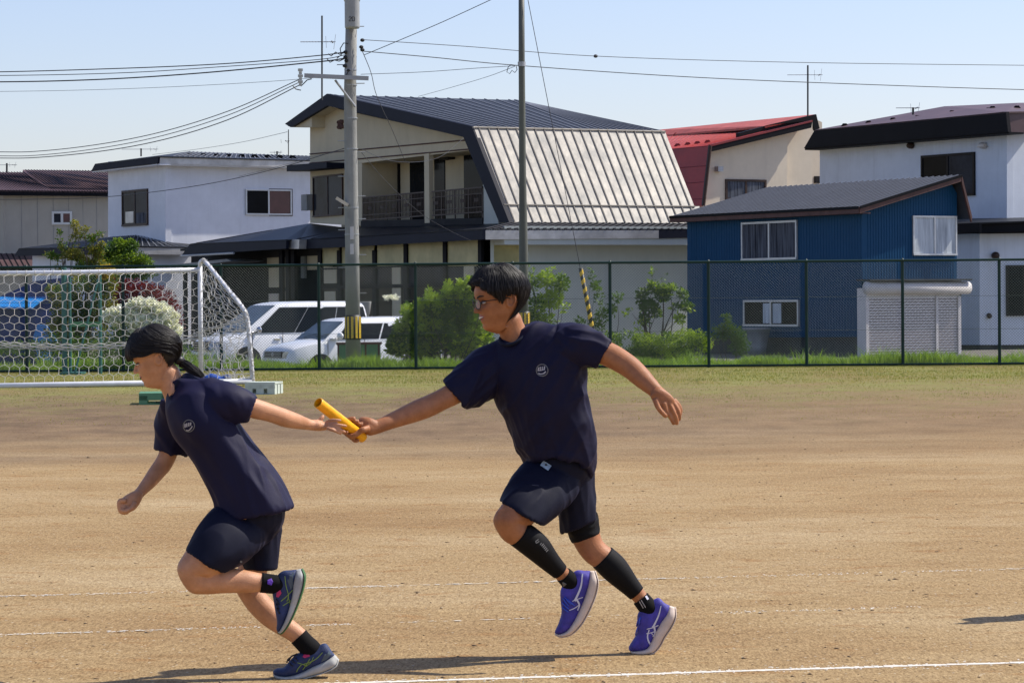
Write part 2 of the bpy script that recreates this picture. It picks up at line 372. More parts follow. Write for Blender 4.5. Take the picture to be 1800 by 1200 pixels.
# ---------------------------------------------------------------- ground
def ground_material():
    m = bpy.data.materials.new('school_field_ground'); m.use_nodes = True
    nt = m.node_tree; N = nt.nodes; L = nt.links; b = N['Principled BSDF']
    b.inputs['Roughness'].default_value = 0.95; b.inputs['Specular IOR Level'].default_value = 0.15
    tc = N.new('ShaderNodeTexCoord'); sep = N.new('ShaderNodeSeparateXYZ'); L.new(tc.outputs['Object'], sep.inputs[0])
    def nz(scale, det=6, rgh=0.6, st=(1,1,1)):
        mp = N.new('ShaderNodeMapping'); mp.inputs['Scale'].default_value = st; L.new(tc.outputs['Object'], mp.inputs[0])
        n = N.new('ShaderNodeTexNoise'); n.inputs['Scale'].default_value = scale; n.inputs['Detail'].default_value = det; n.inputs['Roughness'].default_value = rgh
        L.new(mp.outputs[0], n.inputs['Vector']); return n.outputs['Fac']
    def ramp(s, *el):
        cr = N.new('ShaderNodeValToRGB'); e = cr.color_ramp.elements
        while len(e) < len(el): e.new(0.5)
        for k, (p, c) in enumerate(el): e[k].position = p; e[k].color = (*c, 1) if len(c) == 3 else c
        L.new(s, cr.inputs[0]); return cr.outputs[0]
    def mix(f, a, c, t='MIX'):
        x = N.new('ShaderNodeMixRGB'); x.blend_type = t
        if isinstance(f, (int, float)): x.inputs[0].default_value = f
        else: L.new(f, x.inputs[0])
        for s_, i in ((a,1),(c,2)):
            if isinstance(s_, tuple): x.inputs[i].default_value = (*s_, 1)
            else: L.new(s_, x.inputs[i])
        return x.outputs[0]
    def math_(op, a, b_, clamp=False):
        x = N.new('ShaderNodeMath'); x.operation = op; x.use_clamp = clamp
        for s_, i in ((a,0),(b_,1)):
            if isinstance(s_, (int,float)): x.inputs[i].default_value = s_
            else: L.new(s_, x.inputs[i])
        return x.outputs[0]
    # packed sandy earth: broad tone, rake streaks, grains, pale grit, dark grit
    dirt = ramp(nz(0.45, 5, 0.6, (0.6,1,1)), (0.25,(0.235,0.143,0.062)), (0.5,(0.305,0.208,0.100)), (0.78,(0.385,0.288,0.163)))
    streak = ramp(nz(3.0, 8, 0.75, (0.6,0.8,1)), (0.30,(0.84,0.77,0.70)), (0.46,(1,1,1)), (0.75,(1.10,1.12,1.14)))
    dirt = mix(1.0, dirt, streak, 'MULTIPLY')
    scuff = ramp(nz(5.0, 6, 0.65, (0.55,0.8,1)), (0.56,(0,0,0)), (0.66,(0.65,0.65,0.65)))
    dirt = mix(scuff, dirt, (0.255,0.138,0.052))
    grain = ramp(nz(95, 4, 0.8, (1,0.28,1)), (0.32,(0.42,0.38,0.33)), (0.5,(1,1,1)), (0.70,(1.6,1.65,1.72)))
    dirt = mix(0.85, dirt, grain, 'MULTIPLY')
    grain2 = ramp(nz(42, 5, 0.8, (1,0.22,1)), (0.30,(0.50,0.44,0.38)), (0.47,(0.98,0.98,0.98)), (0.72,(1.38,1.42,1.48)))
    dirt = mix(0.9, dirt, grain2, 'MULTIPLY')
    vo = N.new('ShaderNodeTexVoronoi'); vo.inputs['Scale'].default_value = 26; L.new(tc.outputs['Object'], vo.inputs['Vector'])
    fleck = ramp(vo.outputs['Distance'], (0.10,(1,1,1)), (0.17,(0,0,0)))
    sel = ramp(vo.outputs['Color'], (0.62,(0,0,0)), (0.66,(0.8,0.8,0.8)))
    fl = mix(1.0, fleck, sel, 'MULTIPLY')
    dirt = mix(fl, dirt, (0.60,0.55,0.45))
    # a darker, stonier strip towards the turf
    y = sep.outputs['Y']
    wob = math_('MULTIPLY', math_('SUBTRACT', nz(0.35, 4, 0.6, (0.4,1,1)), 0.5), 14.0)
    yy = math_('ADD', y, wob)
    def step(v, a, c): 
        mr = N.new('ShaderNodeMapRange'); mr.interpolation_type = 'SMOOTHSTEP'; L.new(v, mr.inputs[0])
        mr.inputs[1].default_value = a; mr.inputs[2].default_value = c; return mr.outputs[0]
    dark = ramp(nz(1.6, 7, 0.75, (0.9,0.5,1)), (0.35,(0.105,0.068,0.042)), (0.65,(0.205,0.138,0.080)))
    dark = mix(0.9, dark, grain2, 'MULTIPLY')
    side = step(sep.outputs['X'], 9.0, -4.0)
    dk = math_('MULTIPLY', step(yy, 23, 33), math_('ADD', math_('MULTIPLY', side, 0.45), 0.52))
    base = mix(dk, dirt, dark)
    # turf
    turf = ramp(nz(1.1, 7, 0.7, (0.5,0.25,1)), (0.28,(0.23,0.155,0.070)), (0.45,(0.20,0.170,0.062)), (0.62,(0.205,0.205,0.062)), (0.8,(0.27,0.26,0.09)))
    blades = ramp(nz(24, 5, 0.8, (1,.25,1)), (0.3,(0.55,0.55,0.5)), (0.5,(1,1,1)), (0.7,(1.5,1.45,1.3)))
    turf = mix(0.8, turf, blades, 'MULTIPLY')
    patch = math_('MULTIPLY', math_('SUBTRACT', nz(2.0, 7, 0.75, (0.6,0.35,1)), 0.5), 34.0)
    g = step(math_('ADD', y, patch), 37, 52)
    thin = step(math_('ADD', y, math_('MULTIPLY', patch, 1.4)), 31, 52)
    base = mix(math_('MULTIPLY', thin, 0.22), base, (0.12,0.13,0.04))
    fin = mix(g, base, turf)
    # beyond the fence: gravel and earth of the yards
    yard = ramp(nz(1.5, 6), (0.35,(0.12,0.11,0.09)), (0.65,(0.2,0.19,0.165)))
    fin = mix(step(y, 64, 67), fin, yard)
    L.new(fin, b.inputs['Base Color'])
    h = math_('ADD', math_('MULTIPLY', nz(60, 4, 0.75), 0.25), math_('MULTIPLY', nz(6, 6, 0.7, (0.5,1,1)), 1.0))
    bp = N.new('ShaderNodeBump'); bp.inputs['Strength'].default_value = 0.55; bp.inputs['Distance'].default_value = 0.04
    L.new(h, bp.inputs['Height']); L.new(bp.outputs[0], b.inputs['Normal'])
    return m
ZB = -0.45        # level of the yards beyond the fence
def gz(y):
    t = min(1, max(0, (y-61.0)/4.5)); return ZB*t*t*(3-2*t)
xs = [-3000,-600,-150]+list(range(-60,61,4))+[150,600,3000]
ys = [-300,-50,0,5,10,20,30,40,50,60,61]+[61+0.5*i for i in range(1,10)]+[66,80,110,160,300,1000,4500]
gm = MB(); nx = len(xs)
gm.add([(x,y,gz(y)) for y in ys for x in xs], [(j*nx+i, j*nx+i+1, (j+1)*nx+i+1, (j+1)*nx+i) for j in range(len(ys)-1) for i in range(nx-1)])
go = gm.build('ground', ground_material(), None, True); tag(go, kind='structure')
# chalk lane lines: irregular powder dashes, each one thin raised strip
def chalk(name, p0, p1, w, gaps, seed, label, dusty=0):
    r = random.Random(seed); a = G(*p0); b = G(*p1); d = (b-a); n = int(d.length/0.02); d.normalize()
    s = Vector((-d.y, d.x, 0)); m = MB()
    on = False; prev = None; L_ = (b-a).length
    for i in range(n+1):
        t = i*0.02
        v = noise.noise(Vector((t*1.6, seed*3.1, 0))) + 0.5*noise.noise(Vector((t*6.5, seed, 4)))
        k = v > gaps
        j = s*(0.012*noise.noise(Vector((t*2.0, 7, seed))))
        ww = w*(0.62+0.35*noise.noise(Vector((t*14, 2, seed)))+0.25*noise.noise(Vector((t*45, 9, seed))))
        if gaps > -0.5: ww *= min(1.0, max(0.15, (v-gaps)*5))
        c = a + d*t + j; q = (c - s*ww/2, c + s*ww/2)
        if k and prev is not None:
            z = 0.003+0.003*r.random()
            m.add([(*prev[0].xy, .001), (*q[0].xy, .001), (*q[1].xy, .001), (*prev[1].xy, .001), (*((prev[0]+prev[1])/2).xy, z), (*((q[0]+q[1])/2).xy, z)],
                  [(0,1,5,4),(4,5,2,3)])
        prev = q if k else None
    if dusty: m = MB()
    for i in range(int(L_*90)):
        t = r.random()*L_; c = a + d*t + s*r.gauss(0, w*0.75); q = r.uniform(.002,.006)
        if noise.noise(Vector((t*1.6, seed*3.1, 0))) < gaps-0.25: continue
        m.add([(c.x-q,c.y-q,.002),(c.x+q,c.y-q*.6,.002),(c.x+q*.7,c.y+q,.003),(c.x-q*.8,c.y+q,.002)], [(0,1,2,3)])
    for i in range(int(L_*dusty)):
        t = r.random()*L_; v = noise.noise(Vector((t*0.9, seed*3.1, 0)))+.5*noise.noise(Vector((t*4.5, seed, 4)))
        if r.random() > .50+1.3*(v-gaps): continue
        j = 0.012*noise.noise(Vector((t*2.0, 7, seed))); c = a+d*t+s*(j+r.gauss(0, w*.28)); lx = r.uniform(.006,.026); ly = r.uniform(.004,.013); z = r.uniform(.002,.005)
        m.add([(*(c-d*lx).xy,z),(*(c-s*ly).xy,z),(*(c+d*lx*r.uniform(.5,1)).xy,z),(*(c+s*ly*r.uniform(.5,1)).xy,z)], [(0,1,2,3)])
    o = m.build(name, M['chalk'], None); tag(o, label, 'chalk line', 'white lane lines', 'structure'); return o
chalk('chalk_line', (-10,1048.5), (1810,999.5), 0.034, -0.02, 3, 'faded dashed white chalk line farthest from the camera', 150)
chalk('chalk_line', (-10,1116), (1810,1060), 0.030, 0.04, 5, 'faint broken white chalk line behind the runners\' feet', 80)
chalk('chalk_line', (560,1201.5), (1830,1162.5), 0.058, -0.9, 8, 'bold continuous white chalk line at the lower right edge')
# scattered clods, leaves and grit
def scatter_clods():
    r = np.random.RandomState(3); V = []; Fc = []
    base = np.array([(1,0,0),(-1,0,0),(0,1,0),(0,-1,0),(0,0,1),(0,0,-.6)], float)
    tri = np.array([(0,2,4),(2,1,4),(1,3,4),(3,0,4),(2,0,5),(1,2,5),(3,1,5),(0,3,5)])
    k = 0
    for i in range(3600):
        y = 10.6 + 38*r.rand()**1.5; x = (r.rand()-0.5)*(y*0.42)
        s = 0.003 + 0.008*r.rand()**5
        if r.rand() < 0.008: s *= 2.6
        sc = np.array([s*(1+1.2*r.rand()), s*(0.7+0.6*r.rand()), s*(0.35+0.3*r.rand())])
        a = r.rand()*6.28; c_, s_ = math.cos(a), math.sin(a)
        v = base*sc*(0.75+0.5*r.rand(6,1)); v = np.stack([v[:,0]*c_-v[:,1]*s_, v[:,0]*s_+v[:,1]*c_, v[:,2]], 1) + np.array([x,y,s*0.15])
        V.append(v); Fc.append(tri+k*6); k += 1
    o = quick('grit', np.concatenate(V), np.concatenate(Fc), M['clod']); tag(o, 'small brown clods and grit strewn over the sandy track', 'grit', kind='stuff')
scatter_clods()
def grass(name, label, regions, mat_, seed, bw=1.0):
    """blades: triangles pairs; region = (x0,x1,y0,y1,n,h0,h1)"""
    r = np.random.RandomState(seed); Vs = []; 
    for (x0,x1,y0,y1,n,h0,h1) in regions:
        x = x0+(x1-x0)*r.rand(n); y = y0+(y1-y0)*r.rand(n)
        cl = np.array([noise.noise(Vector((a*0.8, b*0.8, seed))) for a, b in zip(x, y)])
        h = (h0+(h1-h0)*r.rand(n))*np.clip(0.75+1.1*cl, 0.25, 1.6)
        z = np.array([gz(b) for b in y])
        a = r.rand(n)*6.28; w = (0.006+0.010*r.rand(n))*bw; ln = h*(0.2+0.6*r.rand(n)); la = r.rand(n)*6.28
        dx, dy = np.cos(a)*w, np.sin(a)*w
        b0 = np.stack([x-dx,y-dy,z-.01],1); b1 = np.stack([x+dx,y+dy,z-.01],1)
        mx = np.stack([x+np.cos(la)*ln*.35, y+np.sin(la)*ln*.35, z+h*.6],1)
        m0 = mx-np.stack([dx,dy,0*dx],1)*.8; m1 = mx+np.stack([dx,dy,0*dx],1)*.8
        tp = np.stack([x+np.cos(la)*ln, y+np.sin(la)*ln, z+h],1)
        t2 = tp+np.stack([dx,dy,0*dx],1)*.15
        Vs.append(np.stack([b0,b1,m1,m0,t2,tp],1).reshape(-1,3))
    V = np.concatenate(Vs); n = len(V)//6; k = np.arange(n)[:,None]*6
    Fc = np.concatenate([k+np.array([[0,1,2,3]]), k+np.array([[3,2,4,5]])])
    o = quick(name, V, Fc, mat_); tag(o, label, 'grass', kind='stuff'); return o
grass('tall_grass', 'lush uncut green grass growing behind the chain link fence', [(-13,13,60.35,61.6,26000,0.10,0.26),(-13,13,61.6,66,26000,0.15,0.42)], M['blade'], 4)
M['blade_olive'] = leafmat('mown_grass_blade', (0.19,0.21,0.05), (0.12,0.14,0.035))
grass('short_grass', 'short patchy turf in front of the fence', [(-13,13,50,60.3,46000,0.012,0.040),(-10,10,40,50,16000,0.006,0.018)], M['blade_olive'], 9, .35)
grass('dry_grass', 'straw coloured dry blades in the mown turf strip', [(-13,13,48,60.3,42000,0.010,0.034),(-9,9,34,48,14000,0.005,0.014)], M['blade_dry'], 11, .35)
# ---------------------------------------------------------------- houses
def lerp(a, b, t): return Vector(a)*(1-t) + Vector(b)*t
def window(parent, pl, x0, y0, x1, y1, frame, glass, panes=2, fw=0.055, out=0.075, fill=None, name='window'):
    xm, ym = (x0+x1)/2, (y0+y1)/2
    a0, a1 = pl.sz(x0, ym)[0], pl.sz(x1, ym)[0]
    if a0 > a1: a0, a1 = a1, a0
    z0, z1 = pl.sz(xm, y1)[1], pl.sz(xm, y0)[1]
    m = MB()
    m.pbox(pl, a0, z1-fw, a1, z1, out, .02); m.pbox(pl, a0, z0, a1, z0+fw, out+.02, .02)
    m.pbox(pl, a0, z0+fw, a0+fw, z1-fw, out, .02); m.pbox(pl, a1-fw, z0+fw, a1, z1-fw, out, .02)
    for k in range(1, panes):
        c = a0+(a1-a0)*k/panes; m.pbox(pl, c-fw*.55, z0+fw, c+fw*.55, z1-fw, out-.01, .02)
    w = m.build(name, frame, parent)
    gs = glass if isinstance(glass, (list, tuple)) else [glass]*panes
    for k in range(panes):
        c0 = a0+(a1-a0)*k/panes+fw*.5; c1 = a0+(a1-a0)*(k+1)/panes-fw*.5
        g = MB(); g.pbox(pl, c0, z0+fw*.5, c1, z1-fw*.5, .038, .03); g.build('pane', gs[k], w)
    return w
def wallpoly(name, pl, px, mat_, parent, thick=0.25, out=0.0):
    m = MB(); m.pslab(pl, px, out, thick); return m.build(name, mat_, parent)
def roofslab(name, pts, mat_, parent, th=0.08):
    m = MB(); m.slab(pts, (0,0,-th)); return m.build(name, mat_, parent)
def ribs(name, a0, a1, b0, b1, n, mat_, parent, w=0.05, h=0.05, lift=0.0, t0=0.0, t1=1.0):
    """n seams from line a to line b"""
    m = MB(); nrm = (Vector(a1)-Vector(a0)).cross(Vector(b0)-Vector(a0)).normalized()
    if nrm.z < 0: nrm = -nrm
    for i in range(n):
        t = t0+(t1-t0)*(i+0.5)/n; p = lerp(a0, a1, t); q = lerp(b0, b1, t)
        d = (q-p); L_ = d.length; d.normalize(); s_ = nrm.cross(d)
        m.box((p+q)/2 + nrm*(h/2+lift), (L_/2, w/2, h/2), (d, s_, nrm))
    return m.build(name, mat_, parent)
def guards(pts, parent, mat_, s=0.13):
    proto = None
    for p in pts:
        m = MB(); p = Vector(p)
        m.slab([p+Vector((-s,0,0)), p+Vector((s,0,0)), p+Vector((s*.45,0,s*.75)), p+Vector((-s*.45,0,s*.75))], (0,0.12,0))
        m.build('snow_guard', mat_, parent)
def solve_t(p, d, px):
    """t such that p + d t projects to column px"""
    p = Vector(p); d = Vector(d); lo, hi = 0.0, 60.0
    f = lambda t: proj(p+d*t)[0]-px
    s = f(0) > 0
    for _ in range(50):
        mid = (lo+hi)/2
        if (f(mid) > 0) == s: lo = mid
        else: hi = mid
    return lo
def V3(v): return Vector((v[0], v[1], 0))
# ---- main cream house with the two-pitch roof
def house_main():
    d1 = V3((-.447,.894)); d2 = V3((.894,.447)); c = P(848, 500, 99.5)
    H = thing('cream_house', (c.x, c.y, ZB), 'large two storey cream house with black gable roof, silver steep side roof and balcony', 'house')
    L0 = Plane(c, d1); R0 = Plane(c, d2)
    E = L0.off(-1.4); W = L0.off(-2.1); BK = W.off(-1.6)
    # gable roof
    lf, ap, br, ft = E.pt(506,217), E.pt(577,167), E.pt(832,223), E.pt(896,391)
    tA = solve_t(ap, d2, 905); tB = solve_t(br, d2, 1168); tF = solve_t(ft, d2, 1232)
    A2, B2, F2, L2 = ap+d2*tA, br+d2*tB, ft+d2*tF, lf+d2*(tA+2)
    rf = roofslab('roof', [br, ap, A2, B2], M['roof_dark'], H, .12)
    ribs('roof_seams', ap, A2, br, lerp(br, B2, .62), 15, M['rib_light'], rf, .055, .03)
    ribs('roof_seams', lerp(ap,A2,.999), A2, lerp(br, B2, .62), B2, 10, M['rib_light'], rf, .05, .03)
    roofslab('roof', [lf, ap, A2, L2], M['roof_dark'], H, .12)
    roofslab('roof', [A2, B2, B2+d1*9, L2], M['roof_dark'], H, .12)
    m = MB(); n = (br-ft).cross(d2).normalized()
    if n.y > 0: n = -n
    m.slab([br+n*.02, B2+n*.02, F2+n*.02, ft+n*.02], -n*.15)
    sv = m.build('steep_roof', M['silver'], H)
    q = MB()
    for i in range(21):
        t = (i+.5)/21; p = lerp(br, B2, t); s_ = lerp(ft, F2, t); d = (s_-p).normalized()
        q.box((p+s_)/2+n*.05, ((s_-p).length/2, .017, .010), (d, n.cross(d), n))
    for fz in (0.02, .83):
        a, b = lerp(br, ft, fz), lerp(B2, F2, fz)
        q.box((a+b)/2+n*.06, ((b-a).length/2, .018, .018), ((b-a).normalized(), n.cross((b-a).normalized()), n))
    q.build('roof_seams', M['silver_rib'], sv)
    m = MB()
    for a in ([(503,218),(577,165),(577,186),(513,224)], [(577,165),(832,222),(817,241),(577,186)], [(832,222),(898,391),(880,391),(817,241)]):
        m.pslab(E, a, .06, .10)
    m.build('barge_board', M['navy'], H)
    m = MB(); m.pslab(E.off(-.12), [(513,224),(577,187),(548,204),(548,224)], 0, .6)
    m.build('soffit', M['wall_cream'], H)
    # upper walls
    wallpoly('wall', W, [(545,206),(577,188),(826,243),(846,262),(632,287),(612,289),(545,293)], M['wall_cream'], H, .3)
    wallpoly('wall', W, [(545,293),(612,289),(636,287),(636,397),(545,392)], M['wall_cream'], H, 1.7, -.005)
    wallpoly('wall', W, [(849,318),(876,386),(876,396),(849,396)], M['wall_pale'], H, .3)
    wallpoly('wall', BK, [(600,240),(880,235),(905,400),(600,405)], M['wall_cream'], H, 6)
    m = MB()
    for x0,y0,x1,y1 in ((545,287,830,262),(545,271,826,246)):
        a, b = W.pt(x0,y0)+W.n*.02, W.pt(x1,y1)+W.n*.02
        m.tube(a, b, .025, 4)
    m.build('wall_trim', M['wood_trim'], H)
    one('balcony_column', M['wall_cream'], H, 'ppx', W, 748.5, 270, 757, 392, .06, .12)
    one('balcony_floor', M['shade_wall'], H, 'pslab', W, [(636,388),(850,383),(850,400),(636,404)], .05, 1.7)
    one('balcony_ceiling', M['wall_cream'], H, 'pslab', W, [(636,284),(850,257),(850,260),(636,287)], -.02, 1.6)
    for x0,x1 in ((683,704),(722,750),(765,783),(817,862)):
        one('balcony_door', M['glass_dark'], H, 'ppx', BK, x0, 268 if x0<760 else 262, x1, 388, .04, .02)
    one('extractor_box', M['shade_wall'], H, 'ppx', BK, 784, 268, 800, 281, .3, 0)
    wl = W.off(.02)
    for (x0,x1,yt,yb) in ((638,747,345.5,384),(760,849,336,380)):
        m = MB(); s0, zt = wl.sz(x0, yt); s1, _ = wl.sz(x1, yt); zb = wl.sz(x0, yb)[1]
        if s0 > s1: s0, s1 = s1, s0
        zt = wl.sz((x0+x1)/2, yt-4)[1]; zb = zt-.95
        m.pbox(wl, s0, zt-.05, s1, zt, .04, .03); m.pbox(wl, s0, zb, s1, zb+.05, .04, .03)
        m.pbox(wl, s0, zt-.26, s1, zt-.23, .02, .01); m.pbox(wl, s0, zb+.2, s1, zb+.23, .02, .01)
        k = s0
        i = 0
        while k < s1:
            big = (i % 9 == 0); r_ = .035 if big else .012
            m.pbox(wl, k, zb-(.35 if big else 0), k+2*r_, zt, .015, .01)
            if i % 9 in (3, 4, 5): m.pbox(wl, k-.03, zb+.42, k+.07, zb+.55, .012, .01)
            k += .13; i += 1
        m.build('balcony_railing', M['brown_frame'], H)
    window(H, W, 552, 308, 604, 380, M['brown_frame'], M['glass_mid'], 2, .06)
    one('window_awning', M['navy'], H, 'pslab', W, [(541,291),(612,286),(612,296),(541,302)], .95, .05)
    one('meter_box', M['concrete'], H, 'ppx', W, 539, 342, 549, 370, .25, .0)
    # crest of four lobes on the gable
    m = MB(); s0, z0 = W.sz(600, 219)
    for dx, dz in ((-.13,.0),(.13,.0),(0,.12),(0,-.12),(-.2,.1),(.2,.1),(-.2,-.1),(.2,-.1)):
        m.ell(W.w(s0+dx, z0+dz, .02), (.1,.05,.085), None, 8, 6)
    m.build('gable_crest', M['wood_trim'], H)
    # lower roof, fascias
    LW = L0.off(.54)
    m = MB(); m.pslab(LW, [(319,449),(334,428.5),(503,421),(503,437)], 0, .12); m.build('fascia', M['navy'], H)
    one('fascia', M['fascia_light'], H, 'pslab', L0.off(.3), [(504,421),(527,421),(526,437.5),(504,437)], .02, .3)
    m = MB(); m.pslab(L0, [(524,421),(565,418.5),(848,402.5),(848,421),(570,436),(524,437.5)], 0, .12); m.build('fascia', M['navy'], H)
    m = MB(); m.pslab(R0, [(848,402.5),(1158,403.5),(1158,419),(848,421)], 0, .12); m.build('fascia', M['fascia_light'], H)
    m = MB(); m.pslab(R0, [(1158,403.5),(1216,403),(1216,418),(1158,419)], 0, .12); m.build('fascia', M['navy'], H)
    gut = MB(); gut.tube(LW.pt(322,450)+LW.n*.1, LW.pt(415,445)+LW.n*.1, .05, 6); gut.build('gutter', M['galv'], H)
    a, b = LW.pt(334,428.5), LW.pt(503,421); c1 = W.pt(640,404); c2 = W.pt(545,392.5)
    r1 = roofslab('lower_roof', [a, b, L0.pt(527,421), c1, c2], M['roof_black'], H, .05)
    ribs('roof_seams', a, L0.pt(560,420), c2+(a-c2)*.35, c1, 9, M['rib_dark'], r1, .05, .04)
    a, b = L0.pt(527,421), L0.pt(848,402.5); d_ = W.pt(876,393); c1 = W.pt(612,400)
    r2 = roofslab('lower_roof', [a, b, ft, d_, c1], M['roof_black'], H, .05)
    a, b = R0.pt(848,402.5), R0.pt(1216,402.5)
    r3 = roofslab('lower_roof', [a, b, F2+Vector((0,0,-.04)), ft+Vector((0,0,-.04))], M['roof_dark'], H, .05)
    ribs('roof_seams', a, b, ft, F2, 30, M['rib_dark'], r3, .05, .03)
    # lower walls
    PW = L0.off(-.9); PR = R0.off(-.9)
    k = PW.sz(0,0); 
    # wall corner
    den = PW.d.x*PR.d.y-PW.d.y*PR.d.x; w0 = PR.o-PW.o; tt = (w0.x*PR.d.y-w0.y*PR.d.x)/den; K = PW.o+PW.d*tt
    ztop = L0.pt(848,412).z
    PWk = Plane(K, d1); PRk = Plane(K, d2)
    m = MB(); m.pbox(PRk, .01, ZB, 9.5, ztop, 0, .3); m.build('wall', M['wall_pale'], H)
    m = MB(); m.pbox(PRk, -.0, ztop-.35, 9.5, ztop+.3, .85, 0); m.build('soffit', M['wall_pale'], H)
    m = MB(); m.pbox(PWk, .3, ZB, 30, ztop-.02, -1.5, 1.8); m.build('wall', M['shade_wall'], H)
    m = MB(); m.pbox(PWk, 2.0, ztop-.42, 30, ztop+.02, -.4, .6); m.build('wall', M['shade_wall'], H)  # dark strip under the eaves, shade painted as a wall
    m = MB(); m.pslab(LW.off(-2.2), [(336,442),(560,432),(560,600),(336,600)], 0, .3); m.build('wall', M['shade_wall'], H)  # added dark sheet standing in for the shaded carport void
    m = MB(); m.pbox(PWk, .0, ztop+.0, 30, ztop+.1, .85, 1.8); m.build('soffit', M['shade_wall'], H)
    xs_ = [496,507,517,564,598,660,715,784,846]
    for x in xs_:
        one('post', M['post_dark'], H, 'ppx', PWk, x-3, 440 if x < 700 else 420, x+3, 604, .06, .06)
    m = MB(); s0 = PWk.sz(846,480)[0]; s1 = PWk.sz(564,480)[0]
    for z_ in (PWk.pt(715,498).z, PWk.pt(715,463).z*0+PWk.pt(715,506).z): pass
    zr = PWk.pt(715,500).z; m.pbox(PWk, min(s0,s1), zr-.12, max(s0,s1), zr+.02, .05, .05)
    z2 = PWk.pt(715,468).z; m.pbox(PWk, min(s0,s1), z2-.03, max(s0,s1), z2+.03, .04, .04)
    m.build('window_rail', M['post_dark'], H)
    for i in range(3, len(xs_)-1):
        x0, x1 = xs_[i]+3, xs_[i+1]-3; xm = (x0+x1)/2; yt = 437-(xm-530)*.052
        one('sunroom_pane', M['glass_warm'], H, 'pslab', PWk, [(x0,yt),(x1,yt-1),(x1,467),(x0,468)], .0, .05)
        one('sunroom_pane', M['glass_mid'], H, 'pslab', PWk, [(x0,470),(x1,469),(x1,499),(x0,499)], -.01, .04)
        one('lower_pane', M['glass_dark'], H, 'pslab', PWk, [(x0,505),(x1,505),(x1,600),(x0,600)], -.01, .04)
    for x0,y0,x1,y1,mm in ((450,437,494,467,'wall_cream'),(453,470,494,505,'wall_cream'),(453,516,470,560,'wall_cream2'),(478,512,492,545,'wall_cream2'),(520,440,561,474,'wall_cream'),(509,440,515,489,'wall_pale'),(690,466,705,560,'wall_cream'),(570,470,592,498,'wall_cream'),(571,512,590,530,'wall_cream'),(816,468,834,500,'wall_cream')):
        one('wall_panel', M[mm], H, 'ppx', PWk, x0, y0, x1, y1, .02 if x0 > 560 else -.5, .08 if x0 > 560 else .6)
    one('end_pane', M['glass_warm'], H, 'pslab', PRk, [(868,424),(916,424),(916,463),(868,463)], .03, 0)
    # lean-to in the shade of the left wing
    m = MB(); m.pslab(LW.off(-.4), [(308,466),(410,455),(418,459),(330,470)], .3, 1.2); m.build('lean_to_roof', M['concrete'], H)
    for x in (326,345,362,392):
        one('post', M['post_dark'], H, 'ppx', LW.off(-.6), x-2.5, 468, x+2.5, 600, .05, .05)
    return H
house_main()
